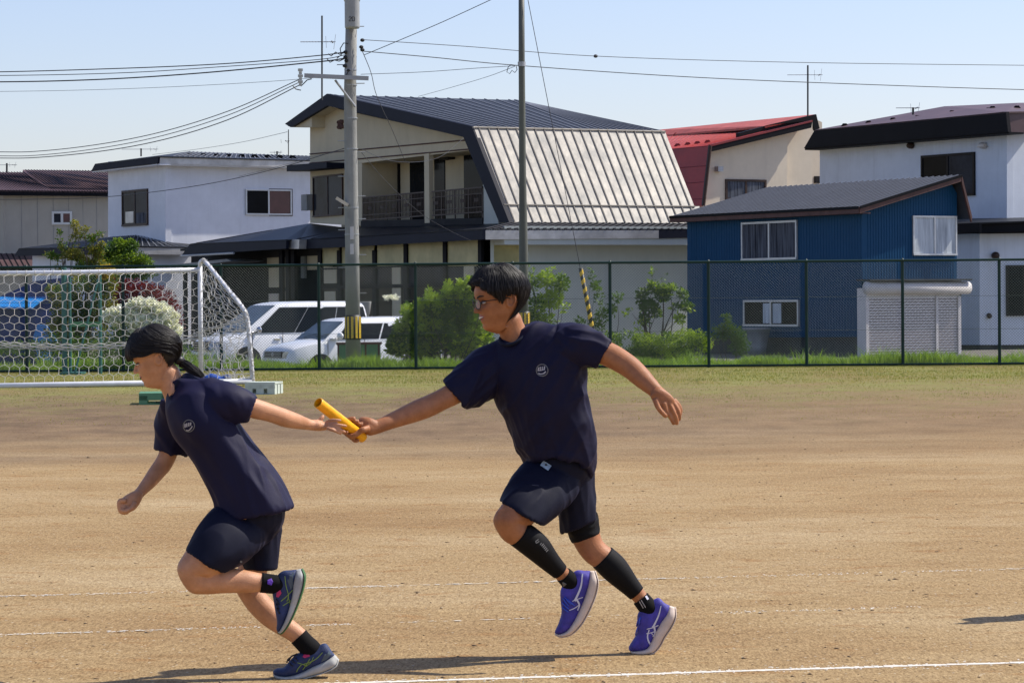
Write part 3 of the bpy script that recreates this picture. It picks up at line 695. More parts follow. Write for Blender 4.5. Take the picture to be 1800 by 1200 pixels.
# ---- blue house
def house_blue():
    d1 = V3((-.518,.855)); d2 = V3((.855,.518)); c = P(1515, 500, 91)
    H = thing('blue_house', (c.x, c.y, ZB), 'blue corrugated two storey house with grey seamed roof and white roller shutter', 'house')
    L = Plane(c, d1); Rr = Plane(c, d2)
    tl = abs(L.sz(1210,480)[0]); tr = abs(Rr.sz(1682,480)[0])
    zb = L.pt(1515,592).z; zt = L.pt(1515,372).z
    m = MB(); m.pslab(L, [(1515,368),(1208,384),(1208,594),(1515,592)], 0, .2); w1 = m.build('wall', M['blue'], H)
    m = MB(); m.pslab(Rr, [(1515,370),(1672,322),(1682,340),(1682,492),(1515,492)], 0, .2); w2 = m.build('wall', M['blue'], H)
    m = MB(); a0 = 0; n = int(tl/.15)
    sg = 1 if L.sz(1210,480)[0] > 0 else -1
    for i in range(n):
        k = sg*(i+.5)*.15; zz = zt-.06
        m.pbox(L, k-.03, zb, k+.03, zz, .009, 0)
    m.build('wall_ribs', M['blue'], w1)
    m = MB(); z92 = Rr.pt(1515,491).z; sg = 1 if Rr.sz(1682,480)[0] > 0 else -1
    for i in range(int(tr/.11)):
        k = sg*(i+.5)*.11; x_, y_ = proj(Rr.w(k, 3)); yt = 370-(x_-1515)*48/157+3
        if x_ > 1672: yt = 330
        m.pbox(Rr, k-.022, z92, k+.022, Rr.pt(x_, yt).z, .010, 0)
    m.build('wall_ribs', M['blue'], w2)
    m = MB(); m.pslab(L.off(-.12), [(1515,590),(1208,592),(1208,640),(1515,640)], 0, .2)
    m.pslab(Rr.off(-.12), [(1515,490),(1690,490),(1690,632),(1515,640)], 0, .2); m.build('foundation', M['concrete_dark'], H)
    EV = L.off(.4); RK = Rr.off(.4)
    den = EV.d.x*RK.d.y-EV.d.y*RK.d.x; w0 = RK.o-EV.o; tt = (w0.x*RK.d.y-w0.y*RK.d.x)/den; K = EV.o+EV.d*tt
    z0 = P(1515,364,K.y).z; E0 = Vector((K.x,K.y,z0)); R0 = RK.pt(1690,308)
    E1 = E0+d1*solve_t(E0, d1, 1178); R1 = R0+d1*solve_t(R0, d1, 1350)
    rf = roofslab('roof', [E0, R0, R1, E1], M['roof_grey'], H, .07)
    ribs('roof_seams', E0, E1, R0, R1, 34, M['rib_light'], rf, .05, .03)
    Q = RK.pt(1708,381); m = MB(); m.slab([R0, Q, Q+d1*9, R1], (0,0,-.07)); m.build('roof', M['roof_grey'], H)
    m = MB(); dn = Vector((0,0,-.2))
    m.slab([E0+L.n*.02, E1+L.n*.02, E1+L.n*.02+dn, E0+L.n*.02+dn], -L.n*.08)
    m.slab([E0+Rr.n*.02, R0+Rr.n*.02, R0+Rr.n*.02+dn, E0+Rr.n*.02+dn], -Rr.n*.08)
    m.slab([R0+Rr.n*.03, Q+Rr.n*.03, Q+Rr.n*.03+dn*.9+d2*-.02, R0+Rr.n*.03+dn*1.3], -Rr.n*.08)
    m.build('fascia', M['wood_trim'], H)
    m = MB(); up_ = Vector((0,0,.03))
    m.slab([E0+L.n*.05+up_, E1+L.n*.05+up_, E1+L.n*.05-up_*2, E0+L.n*.05-up_*2], -L.n*.03)
    m.slab([E0+Rr.n*.05+up_, R0+Rr.n*.05+up_, R0+Rr.n*.05-up_*2, E0+Rr.n*.05-up_*2], -Rr.n*.03)
    m.build('roof_edge', M['black_fascia'], H)
    m = MB(); m.slab([E0+dn+up_, E1+dn+up_, E1+dn+up_-L.n*.45, E0+dn+up_-L.n*.45], (0,0,-.03)); m.build('soffit', M['wood_trim'], H)
    window(H, L, 1305.5, 389, 1403, 457, M['alu'], [M['curtain_dim'], M['curtain_dim']], 2, .07)
    window(H, L, 1309, 527, 1406, 573.5, M['alu'], [M['glass_dark'], M['glass_dark']], 2, .07)
    for x0, x1 in ((1343,1356),(1360,1375)):
        one('curtain', M['curtain'], H, 'ppx', L, x0, 533, x1, 568, .045, 0)
    window(H, Rr, 1603, 379.5, 1680, 449, M['alu'], [M['curtain'], M['curtain']], 2, .06)
    # roller shutter bay
    SH = Rr.off(.42)
    one('shutter_bay', M['shutter'], H, 'ppx', SH, 1524, 506, 1687, 640, 0, .5)
    a, b = SH.pt(1520,506), SH.pt(1699,506); q = MB(); q.path([a+SH.n*.08, b+SH.n*.08], .205, 20); q.build('shutter_housing', M['shutter'], H, True)
    one('shutter_hood', M['concrete_dark'], H, 'ppx', SH, 1519, 490.5, 1698, 493.5, .32, .4)
    m = MB(); zt_ = SH.pt(1600,521).z; s0, s1 = SH.sz(1526,580)[0], SH.sz(1685,580)[0]
    if s0 > s1: s0, s1 = s1, s0
    z = zt_; j = 0
    while z > ZB+.1:
        z -= .088; m.pbox(SH, s0, z-.007, s1, z+.007, .012, 0)
        x_ = s0 + (.11 if j % 2 else 0)
        while x_ < s1-.05:
            m.pbox(SH, x_, z-.02, min(x_+.13, s1), z-.007, .014, 0); x_ += .22
        j += 1
    m.build('shutter_slat_gaps', M['shutter_gap'], H)
    for x0_, x1_ in ((1644,1648),(1683,1688),(1521,1526)): one('shutter_guide', M['shutter'], H, 'ppx', SH, x0_, 520, x1_, 640, .05, 0)
    # grey tub under the lower window
    b_ = L.off(.7); p = b_.pt(1330, 610)
    T = thing('grey_tub', (p.x, p.y, ZB), 'grey tapered plastic tub below the lower blue wall window', 'tub')
    m = MB(); s0 = b_.sz(1312,580)[0]; s1 = b_.sz(1348,580)[0]; cx = (s0+s1)/2; w_ = abs(s1-s0)/2
    zt2 = b_.pt(1330,576).z; zb2 = ZB+.0
    st = [(b_.w(cx, z_, 0), b_.d*(w_*k_), b_.n*(.3*k_)) for z_, k_ in ((zb2,.62),(zb2+.3,.72),(zt2-.06,.93),(zt2-.05,1.0),(zt2,1.0),(zt2-.03,.85))]
    m.loft(st, 24, 1, True, .6); m.build('tub', M['galv'], T, True)
    # main volume behind so that nothing is hollow
    m = MB(); m.slab([Vector((*(c-L.n*.25-Rr.n*.25).xy, ZB)), Vector((*(c-L.n*.25-Rr.n*.25+d2*(tr-.3)).xy, ZB)), Vector((*(c-L.n*.25-Rr.n*.25+d2*(tr-.3)+d1*(tl-.4)).xy, ZB)), Vector((*(c-L.n*.25-Rr.n*.25+d1*(tl-.4)).xy, ZB))], (0,0,zt-ZB-.15))
    m.build('wall', M['blue'], H)
    m = MB(); c3 = Rr.w(sg*(tr-.0), 0); 
    m.pslab(Plane(c3, d1), [(1682,340),(1660,352),(1660,600),(1682,600)], 0, .1)
    return H
house_blue()
# ---- red roofed house
def house_red():
    d1 = V3((-.514,.857)); d2 = V3((.857,.514)); c = P(1247, 300, 132)
    H = thing('red_roofed_house', (c.x, c.y, ZB), 'cream house with bright red metal roof and red side cladding', 'house')
    W = Plane(c, d2); E = W.off(.5)
    wallpoly('wall', W, [(1248,262),(1384,226),(1384,420),(1236,420),(1236,360)], M['wall_cream2'], H, .3)
    wallpoly('wall', W.off(-.3), [(1384,226),(1428,214),(1428,420),(1384,420)], M['wall_cream2'], H, .3)
    wallpoly('wall', W.off(-2.5), [(1424,205),(1445,215),(1445,420),(1424,420)], M['wall_cream2'], H, .3)
    Kp, T = E.pt(1247,256.5), E.pt(1427,214.5); Rg = E.off(-.9).pt(1434,201)
    K1 = Kp+d1*solve_t(Kp, d1, 1150); T1 = T+d1*solve_t(T, d1, 1160); R1 = Rg+d1*solve_t(Rg, d1, 1150)
    rf = roofslab('roof', [Kp, T, T1, K1], M['roof_red'], H, .1)
    T_ = E.off(-.9).pt(1345,221.5); roofslab('roof', [T_, Rg, R1, T1+Vector((0,0,.05))], M['roof_red'], H, .1)
    m = MB(); m.pslab(E.off(-.95), [(1300,234),(1345,222),(1432,203),(1432,222),(1300,250)], 0, .3); m.build('gable_panel', M['black_fascia'], H)
    ribs('roof_seams', Kp, K1, T, T1, 26, M['red_side'], rf, .04, .02)
    m = MB(); m.pslab(E, [(1247,256),(1427,213),(1425,225),(1249,267)], .05, .1); m.pslab(E.off(-.9), [(1345,221),(1434,201),(1440,226),(1432,230),(1425,212)], .04, .1)
    m.build('barge_board', M['black_fascia'], H)
    m = MB(); m.pslab(E, [(1246,254.5),(1427,211.5),(1427,214.5),(1247,258)], .07, .05); m.build('roof_edge', M['red_edge'], H)
    dn = E.pt(1235,362)-Kp
    m = MB(); m.slab([Kp+E.n*.03, Kp+E.n*.03+dn, K1+dn, K1], (0.03,.1,0)); sd = m.build('side_cladding', M['red_side'], H)
    m = MB()
    for f_ in (.0,.33,.6,.88):
        a, b = Kp+dn*f_+E.n*.05, K1+dn*f_; m.tube(a, b, .02, 4)
    m.build('cladding_seam', M['red_edge'], sd)
    m = MB(); m.tube(Kp+E.n*.06, Kp+dn+E.n*.06, .09, 6); m.build('edge_trim', M['brown_frame'], H)
    window(H, W, 1274.5, 315.5, 1346, 352, M['brown_frame'], [M['curtain_dim'], M['curtain_dim']], 2, .1)
    m = MB(); m.ppx(W, 1256, 293, 1265, 302, .3, 0); m.build('vent_hood', M['galv'], H)
    m = MB(); m.ppx(W.off(-2.5), 1431, 310, 1441, 322, .1, 0); m.build('window', M['dark_frame'], H)
    g = []
    for x, y in ((1189,235),(1205,233),(1223,231),(1256,227),(1288,224),(1315,221)):
        d = ray(x, y); g.append((x, y, .62 if False else None))
    def onroof(x, y):
        nrm = (T-Kp).cross(K1-Kp); d = ray(x, y); k = (Kp-CAM).dot(nrm)/d.dot(nrm); return CAM+d*k
    guards([onroof(x, y) for x, y in ((1189,238),(1205,236),(1223,234),(1256,230),(1288,226),(1315,223),(1191,257),(1209,255),(1226,253),(1244,251))], rf, M['red_edge'], .17)
    m = MB(); q = c+Vector((1.5,3,0)); m.slab([Vector((q.x,q.y,ZB)), Vector((*(q+d2*5).xy,ZB)), Vector((*(q+d2*5+d1*5).xy,ZB)), Vector((*(q+d1*5).xy,ZB))], (0,0,6.0)); m.build('wall', M['wall_cream2'], H)
house_red()
# ---- white house with black band on the right
def house_right():
    d1 = V3((-.514,.857)); d2 = V3((.857,.514)); c = P(1770, 500, 104)
    H = thing('white_black_house', (c.x, c.y, ZB), 'white two storey house with deep black roof band, at the right edge', 'house')
    L = Plane(c, d1); Rr = Plane(c, d2)
    wallpoly('wall', L, [(1441,256),(1770,226),(1770,390),(1441,390)], M['wall_white2'], H, .3)
    wallpoly('wall', Rr, [(1770,226),(1860,228),(1860,390),(1770,390)], M['wall_white2'], H, .3)
    E = L.off(.7)
    m = MB(); m.pslab(E, [(1413,261),(1432,228.5),(1768,196.5),(1772,232)], .0, .15); m.build('roof_band', M['black_fascia'], H)
    E2 = Rr.off(.7); m = MB(); m.pslab(E2, [(1765,196.5),(1840,196),(1840,235),(1772,232)], .0, .15); m.build('roof_band', M['roof_brown'], H)
    a, b = E.pt(1432,228.5), E.pt(1768,196.5); b2 = E2.pt(1840,195.5)
    pk = Vector((*(E.pt(1768,190)+d2*2+d1*2).xy, 0)); pk = P(1790,181,pk.y+3); pl_ = P(1660,187,a.y*.5+b.y*.5+3)
    rf = roofslab('roof', [a, b, b2, P(1845,180,pk.y+2), pk, pl_], M['roof_brown'], H, .05)
    g = []
    for i,(x,y) in enumerate(((1485,222),(1527,217.5),(1570,212),(1597,212),(1613,208),(1642,206),(1674,199.5),(1690,201),(1738,194.5),(1745,192),(1788,191))):
        g.append(P(x, y, 106+ (1770-x)*.02))
    guards(g, rf, M['black_fascia'], .15)
    m = MB(); m.pslab(E, [(1413,261),(1772,232),(1772,235),(1413,264)], -.05, .75); m.build('soffit', M['black_fascia'], H)
    window(H, L, 1621, 270.5, 1715, 346, M['dark_frame'], [M['glass_mid'], M['glass_dark']], 2, .09)
    m = MB(); m.ell(L.pt(1604,256)+L.n*.1, (.16,.16,.13), None, 10, 8); m.build('vent_hood', M['brown_frame'], H, True)
    m = MB(); m.ell(L.pt(1731,256)+L.n*.1, (.17,.17,.12), None, 10, 8); m.ppx(L, 1725, 257, 1737, 259, .2, 0); m.build('vent_hood', M['shutter'], H, True)
    # lower storey stands forward
    c2 = P(1722, 500, 101.5); L2 = Plane(c2, d1); R2 = Plane(c2, (.97,.24))
    wallpoly('wall', L2, [(1722,405),(1600,405),(1600,606),(1722,606)], M['wall_white2'], H, .3)
    wallpoly('wall', R2, [(1722,405),(1870,405),(1870,606),(1722,606)], M['wall_white2'], H, .3)
    m = MB(); m.pslab(L2.off(-.1), [(1722,604),(1600,604),(1600,640),(1722,640)], 0, .2); m.pslab(R2.off(-.1), [(1722,604),(1870,604),(1870,640),(1722,640)], 0, .2)
    m.build('foundation', M['concrete_dark'], H)
    a_ = L2.off(.5); b_ = R2.off(.5)
    m = MB(); m.pslab(a_, [(1722,392),(1650,396),(1650,410),(1722,411)], 0, .1); m.pslab(b_, [(1720,392),(1870,387),(1870,409),(1720,411)], 0, .1); m.build('lower_roof_band', M['black_fascia'], H)
    p = [a_.pt(1660,394), a_.pt(1722,391), b_.pt(1870,386), Rr.pt(1860,381), Rr.pt(1772,383), L.pt(1700,384), L.pt(1640,386)]
    roofslab('lower_roof', p, M['roof_black'], H, .05)
    m = MB(); m.slab([p[0]+Vector((0,0,-.35)), p[1]+Vector((0,0,-.35)), p[2]+Vector((0,0,-.35)), p[2]+Vector((0,1,-.35)), p[1]+Vector((0,1.2,-.35)), p[0]+Vector((0,1.2,-.35))], (0,0,-.02)); m.build('soffit', M['black_fascia'], H)
    window(H, R2, 1768, 466, 1830, 555, M['dark_frame'], M['glass_dark'], 2, .07)
    m = MB(); m.ell(R2.pt(1738,555)+R2.n*.05, (.1,.1,.1), None, 10, 8); m.build('vent_cap', M['brown_frame'], H, True)
    m = MB(); m.ell(R2.pt(1748,449)+R2.n*.1, (.15,.15,.13), None, 10, 8); m.build('vent_hood', M['brown_frame'], H, True)
house_right()
# ---- white house on the left
def house_left():
    d1 = V3((-.514,.857)); d2 = V3((.857,.514)); c = P(291, 500, 132)
    H = thing('white_house', (c.x, c.y, ZB), 'white two storey house with navy roof edge behind the goal', 'house')
    L = Plane(c, d1); Rr = Plane(c, d2)
    wallpoly('wall', L, [(190,284),(291,280),(291,440),(190,440)], M['wall_white'], H, .3)
    wallpoly('wall', Rr, [(291,280),(600,290),(600,450),(291,440)], M['wall_white'], H, .3)
    E = L.off(.65); E2 = Rr.off(.65)
    m = MB(); m.pslab(E, [(160,301),(167,288),(278,274.5),(277,288)], 0, .1); m.build('fascia', M['navy'], H)
    m = MB(); m.pslab(E2, [(278,274.5),(620,284),(620,297),(277,288)], 0, .1); m.build('fascia', M['fascia_light'], H)
    a, b, b2 = E.pt(167,288), E.pt(278,274.5), E2.pt(620,284)
    A = P(330,266.5,b.y+6); B = P(560,275,b2.y+6)
    rf = roofslab('roof', [a, b, b2, B, A], M['roof_dark'], H, .05)
    ribs('roof_seams', lerp(b,b2,.06), lerp(b,b2,.95), A, B, 34, M['rib_light'], rf, .05, .025)
    guards([P(x, 274.5+(x-330)*.022, b.y+3.5+(x-300)*.01) for x in (333,357,380,402,425,447,470,492,514)], rf, M['black_fascia'], .2)
    m = MB(); m.pslab(E, [(160,301),(277,288),(277,290),(160,303)], -.05, .65); m.build('soffit', M['wall_white'], H)
    m = MB(); m.pslab(E2, [(277,288),(620,297),(620,298),(277,290)], -.05, .65); m.build('soffit', M['wall_white'], H)
    window(H, L, 216, 333.5, 261, 397, M['brown_frame'], [M['glass_mid'], M['glass_mid']], 2, .09)
    one('curtain', M['fascia_light'], H, 'ppx', L, 222, 372, 236, 392, .045, 0); one('curtain', M['curtain_dim'], H, 'ppx', L, 241, 374, 257, 392, .045, 0)
    window(H, Rr, 431, 333, 512, 378, M['alu'], [M['glass_dark'], M['glass_red']], 2, .07)
    m = MB(); m.ppx(Rr, 473, 332, 514, 379.5, .03, 0); m.build('window_surround', M['brown_frame'], H)
    # ground floor wing
    c2 = P(232, 500, 129); L2 = Plane(c2, d1); R2 = Plane(c2, d2)
    m = MB(); m.pslab(L2, [(25,450),(33,436.5),(232,432.5),(231,447)], 0, .1); m.build('fascia', M['navy'], H)
    m = MB(); m.pslab(R2, [(232,432.5),(345,435),(345,448),(231,447)], 0, .1); m.build('fascia', M['fascia_light'], H)
    p = [L2.pt(33,436.5), L2.pt(232,432.5), R2.pt(345,435), Rr.pt(345,430), Rr.pt(292,425), L.pt(240,413.5), L.pt(195,417)]
    l2 = roofslab('lower_roof', p, M['roof_black'], H, .05)
    ribs('roof_seams', p[1], p[2], p[5], p[4], 9, M['rib_light'], l2, .05, .025); ribs('roof_seams', p[0], p[1], p[6], p[5], 12, M['rib_light'], l2, .05, .025)
    wallpoly('wall', L2.off(-.6), [(57,445),(240,445),(240,660),(57,660)], M['wall_white'], H, .3)
    wallpoly('wall', R2.off(-.6), [(236,445),(360,445),(360,660),(236,660)], M['wall_white'], H, .3)
    m = MB(); m.pslab(L2, [(25,449),(345,447),(345,448),(25,450)], -.1, .7)
house_left()
# ---- beige house, brown roof, far left
def house_beige():
    c = P(6, 500, 150)
    H = thing('beige_house', (c.x, c.y, ZB), 'beige sided house with brown seamed roof at the far left', 'house')
    W = Plane(c, (1,.1)); 
    wallpoly('wall', W, [(6,342),(215,343),(215,600),(6,600)], M['wall_beige'], H, .3)
    wallpoly('wall', Plane(c, (-.6,.8)), [(6,342),(-60,344),(-60,600),(6,600)], M['wall_beige'], H, .3)
    E = W.off(.6); a, b = E.pt(-60,333), E.pt(215,336.5)
    m = MB(); m.pslab(E, [(-60,334),(215,337),(215,345),(-60,343)], .0, .3); m.build('fascia', M['black_fascia'], H)
    t = P(-60,303,a.y+4.5); t2 = P(42,303,a.y+4.5); t3 = P(40,298.5,a.y+5); t4 = P(215,301,b.y+5)
    rf = roofslab('roof', [a, b, t4, t3, t2, t], M['roof_brown'], H, .1)
    q = MB()
    for i in range(60):
        xb = -20+i*5.0; xt = xb-50; yt_ = 303 if xt < 41 else 299+(xt-41)*.012
        if xt > 212: continue
        p_, q_ = E.pt(min(xb,215), 335+(xb*.01)), P(xt, yt_, a.y+4.6)
        if xb > 215: k_ = (215-xt)/(xb-xt); p_ = lerp(P(xt, yt_, a.y+4.6), E.pt(xb, 335+xb*.01), k_)
        q.tube(p_+Vector((0,0,.02)), q_+Vector((0,0,.02)), .028, 4)
    q.build('roof_seams', M['black_fascia'], rf)
    window(H, W, 91, 371.5, 127, 395, M['alu'], [M['glass_mid'], M['glass_red']], 2, .12)
    m = MB()
    for x in (38,66,94,121,146,170): m.ppx(W, x-.4, 343, x+.4, 446, .015, 0)
    m.build('wall_joint', M['concrete'], H)
    F_ = W.off(2.5); p = [F_.pt(-60,467), F_.pt(57,468), W.pt(57,446), W.pt(-60,445)]
    l2 = roofslab('lower_roof', p, M['roof_brown'], H, .08)
    ribs('roof_seams', p[0], p[1], W.pt(-72,445), W.pt(45,446), 12, M['black_fascia'], l2, .05, .03)
    m = MB(); m.pslab(F_, [(-60,467),(57,468),(57,476),(-60,475)], 0, .3); m.build('fascia', M['black_fascia'], H)
    wallpoly('wall', F_.off(-.5), [(-60,474),(57,474),(57,640),(-60,640)], M['wall_beige'], H, .3)
house_beige()
# ---- navy tarpaulin shed with bright blue canopy
def shed():
    c = P(40, 600, 82)
    S = thing('tarpaulin_shed', (c.x, c.y, ZB), 'navy blue tarpaulin covered shed with bright blue canopy behind the goal net', 'shed')
    W = Plane(c, (1,.05))
    m = MB(); m.pslab(W, [(-60,545),(10,517),(62,494),(112,488),(116,560),(86,640),(-60,640)], 0, 2.5); m.build('cover', M['tarp_navy'], S)
    m = MB(); a, b = W.pt(-60,521), W.pt(80,521.5)
    m.slab([a, b, W.off(.7).pt(56,540), W.off(.7).pt(-60,538)], (0,0,-.05)); m.build('canopy', M['tarp_blue'], S)
    m = MB(); m.pslab(W.off(.5), [(58,592),(66,570),(80,572),(100,600),(84,634),(66,632)], 0, .35); m.build('hanging_sheet', M['tarp_blue'], S)
shed()
# ---------------------------------------------------------------- chain link fence
FY = 60.2
def fence():
    z1 = P(900,463,FY).z; x0 = P(-640,500,FY).x; x1 = P(2440,500,FY).x
    Fn = thing('chain_link_fence', (0, FY, 0), 'dark green chain link fence running across the edge of the field', 'fence')
    for px in (-637,-466,-295,-124,47,217,389,561,731,902,1073,1246,1418,1587,1757,1927,2098,2269,2440):
        x = P(px, 600, FY).x; m = MB(); m.tube((x,FY,-.05), (x,FY,z1+.02), .034, 10); m.tube((x,FY,z1+.02), (x,FY,z1+.05), .036, 10, .012)
        m.build('post', M['green_post'], Fn, False)
    one('top_rail', M['green_post'], Fn, 'tube', (x0,FY-.02,z1), (x1,FY-.02,z1), .026, 8)
    one('bottom_rail', M['green_post'], Fn, 'tube', (x0,FY-.02,.035), (x1,FY-.02,.035), .024, 8)
    m = MB()
    for z in (z1*.66, z1*.345): m.tube((x0,FY+.01,z), (x1,FY+.01,z), .0035, 4)
    m.build('tension_wire', M['green_wire'], Fn)
    V = []; Fc = []; H_ = z1-.03; zb = .04; h = H_-zb; p = .062; r = .0026; k = 0
    n = int((x1-x0+h)/p)
    for sgn in (1, -1):
        for i in range(n):
            xa = x0-h+i*p if sgn > 0 else x0+i*p
            xb = xa+h*sgn
            A = np.array((xa, FY+.002*sgn, zb)); B = np.array((xb, FY+.002*sgn, H_))
            ta = 0; tb = 1
            s_ = np.array((.7*r,0,-.7*r*sgn)); q = np.array((0,r,0))
            V.append(np.stack([A+s_, A-s_*.5+q, A-s_*.5-q, B+s_, B-s_*.5+q, B-s_*.5-q]))
            Fc.append(np.array([(0,1,4,3),(1,2,5,4),(2,0,3,5)])+k*6); k += 1
    quick('mesh_panel', np.concatenate(V), np.concatenate(Fc), M['green_wire'], Fn)
fence()
# ---------------------------------------------------------------- goal
def goal():
    YF, YB = 51.2, 49.4
    g = P(352, 672, YF)
    Gl = thing('football_goal', (g.x, g.y, 0), 'white tubular football goal seen from behind with hexagonal net', 'goal')
    xl = -150
    crossz = P(352,476,YF)
    one('crossbar', M['goal_white'], Gl, 'path', [P(xl,481.5,YF), P(100,479.5,YF), P(352,474.5,YF)], .043, 12, smooth=True)
    one('post', M['goal_white'], Gl, 'tube', (P(352,500,YF).x, YF, 0), P(351.5,468,YF), .043, 12, smooth=True)
    one('post', M['goal_white'], Gl, 'tube', (P(xl,500,YF).x, YF, 0), P(xl,481,YF), .043, 12, smooth=True)
    edge = [(351.5,470,YF),(351.8,463,YF-.03),(354,459,YF-.06),(358,459,YF-.1),(364,464,YF-.2),(400,508,YF-1.0),(425,539,YF-1.6),(433,556,YF-1.72),(437,580,YB+.05),(441,630,YB),(444,668,YB)]
    er = [x for x in catmull([e for e in edge], 5)]
    one('side_frame', M['goal_white'], Gl, 'path', [P(*e) for e in er], .038, 10, smooth=True)
    off = P(xl,500,YF).x - P(352,500,YF).x
    m = MB(); m.path([P(*e)+Vector((off,0,0)) for e in er], .038, 8); m.build('side_frame', M['goal_white'], Gl, True)
    b0, b1 = P(-215,682,YB), P(444,670,YB)
    one('back_bar', M['goal_white'], Gl, 'tube', b0, b1, .05, 12, smooth=True)
    one('bottom_side_bar', M['goal_white'], Gl, 'tube', (g.x, YF, .05), b1, .04, 10, smooth=True)
    # nets : threads of hexagonal cells on a sagging surface
    ys_ = [e[1] for e in er]; xs2 = [e[0] for e in er]; Ys_ = [e[2] for e in er]
    i0 = 20
    def edge_at(y): return float(np.interp(y, ys_[i0:], xs2[i0:])), float(np.interp(y, ys_[i0:], Ys_[i0:]))
    def rope_y(px): 
        return 611 - max(0, (px-150))**1.35*.0105*1.35 if px > 150 else 611-(150-px)**2*.00022
    def surf_back(px, v):
        """v 0..1 crossbar to rope, 1..2 rope to bar"""
        yr = rope_y(px); top = 481.5-.011*(px+0)+(-.0 if px < 352 else 0)
        if px > 352:
            # top edge follows slanted frame
            top = float(np.interp(px, xs2[i0:], ys_[i0:]))
            top = min(top, 655)
        yb = 675-.015*px
        if v <= 1: y = top + (yr-top)*(1-(1-v)**1.22) if yr > top else top
        else: y = max(yr, top)+(yb-max(yr, top))*(v-1)
        s = min(1, max(0, (y-480)/190)); Y = YF + (YB-YF)*(s**.55) - .0
        if px > 352:
            e, Ye = edge_at(min(y, 668)); k = (px-352)/max(8, e-352); Y = Y*(1-k)+Ye*k
        return P(px, y, Y)
    def hexnet(fn, u0, u1, rows, du, rr, seed, v0=0.0, v1=1.0):
        """brick of hexagons; fn(u, v) gives point"""
        m = MB(); nc = int((u1-u0)/du); r_ = random.Random(seed)
        cache = {}
        def pt(i, j):
            key = (i, j)
            if key not in cache:
                jx = r_.uniform(-.09,.09)*du; row, ph = divmod(j, 2)
                # hexagon vertices: zig-zag rows
                v = v0+(v1-v0)*((row+(0.30 if ph else 0.0)+ (0.0))/rows)
                u = u0+(i*0.5)*du
                cache[key] = (u+jx, v+r_.uniform(-.03,.03)*(v1-v0)/rows)
            return cache[key]
        segs = []
        for row in range(rows+1):
            odd = row % 2
            for i in range(nc*2):
                # zigzag: vertex i at phase (i+odd)%2
                a = pt(i, row*2+((i+odd) % 2)); b = pt(i+1, row*2+((i+1+odd) % 2))
                segs.append((a, b))
                if (i+odd) % 2 == 1 and row < rows:
                    c_ = pt(i, (row+1)*2+((i+odd+1) % 2)); segs.append((a, c_))
        for a, b in segs:
            if max(a[1], b[1]) > v1+1e-6: 
                a = (a[0], min(a[1], v1)); b = (b[0], min(b[1], v1))
            A, B = fn(*a), fn(*b)
            if (A-B).length < .004 or (A-B).length > .5: continue
            m.tube(A, B, rr, 4, cap=False)
        return m
    m = hexnet(surf_back, -150, 352, 10, 18.5, .0040, 1, 0, 1)
    q = hexnet(surf_back, -150, 352, 4, 17.5, .0042, 2, 1, 2); m.add(q.v, q.f)
    q = hexnet(surf_back, 352, 438, 10, 14, .0052, 5, 0, 1); m.add(q.v, q.f)
    q = hexnet(surf_back, 352, 440, 4, 15, .0055, 6, 1, 2); m.add(q.v, q.f)
    # gathered rope band
    for dy in (-4, -1.5, 1.5, 4.5):
        pts = [lerp(surf_back(px, .999), surf_back(px, .999), 0)+Vector((0,-.01,-dy*.0105+.012*math.sin(px*.21+dy))) for px in range(-150, 352, 6)]
        m.path(pts, .0055 if abs(dy) > 2 else .009, 4)
    for dy in (-1,2): m.path([P(px, 583-(px-352)*.30+dy, float(np.interp(px,[352,432],[YF-.3,YB+.1]))) for px in range(340,434,6)], .0075, 4)
    m.build('net', M['net'], Gl)
    # side net, denser because it is bunched
    def surf_side(u, v):
        y = 474+(668-474)*v; e, Ye = edge_at(max(y, 480)); 
        px = 354+(e-354)*u + 2.5*math.sin(v*31+u*9); Y = YF+(Ye-YF)*u
        if y < 560: px = min(px, float(np.interp(y, ys_[i0:], xs2[i0:])))
        return P(px, y+3*math.sin(u*7+v*5), Y)
    m = hexnet(surf_side, 0, 1, 17, .17, .0055, 11)
    q = hexnet(lambda u, v: surf_side(u, v)+Vector((.05,.1,.03)), 0, 1, 13, .22, .0055, 12, .05, .97); m.add(q.v, q.f)
    # lashings along the frame
    r9 = random.Random(77)
    for i in range(i0-6, len(er)-1):
        a, b = P(*er[i]), P(*er[i+1]); t = (b-a)
        for k in range(2):
            if r9.random() < .35: continue
            c_ = a+t*(k/2+r9.uniform(0,.3)); u, w = frame_of(t)
            pts = [c_+(u*math.cos(f)+w*math.sin(f))*.044+t.normalized()*((f-3)*r9.uniform(-.018,.022)) for f in [j*.9 for j in range(8)]]
            m.path(pts, .006, 4)
        m.path([a+Vector((.03*math.sin(i*2.1),-.03,.02*math.cos(i*1.7))), b+Vector((.03*math.sin(i*2.1+2.1),-.03,.02*math.cos(i*1.7+1.7)))], .011, 5)
    r_ = random.Random(4)
    for k in range(16):
        t = k/16; c_ = lerp(Vector((g.x,YF,.05)), b1, t)
        pts = [c_+Vector((r_.uniform(-.12,.12), r_.uniform(-.08,.05), r_.uniform(.0,.13))) for _ in range(6)]
        m.path([Vector(x) for x in catmull([tuple(p) for p in pts], 4)], .007, 4)
    m.build('side_net', M['net'], Gl)
    for i in range(30):
        px = -130+i*16; c_ = P(px, 480.5-.011*px, YF); m = MB(); m.path([c_+Vector((0, .05*math.cos(f), .05*math.sin(f))) for f in [j*.8 for j in range(9)]], .006, 4); m.build('net_tie', M['net'], Gl)
goal()
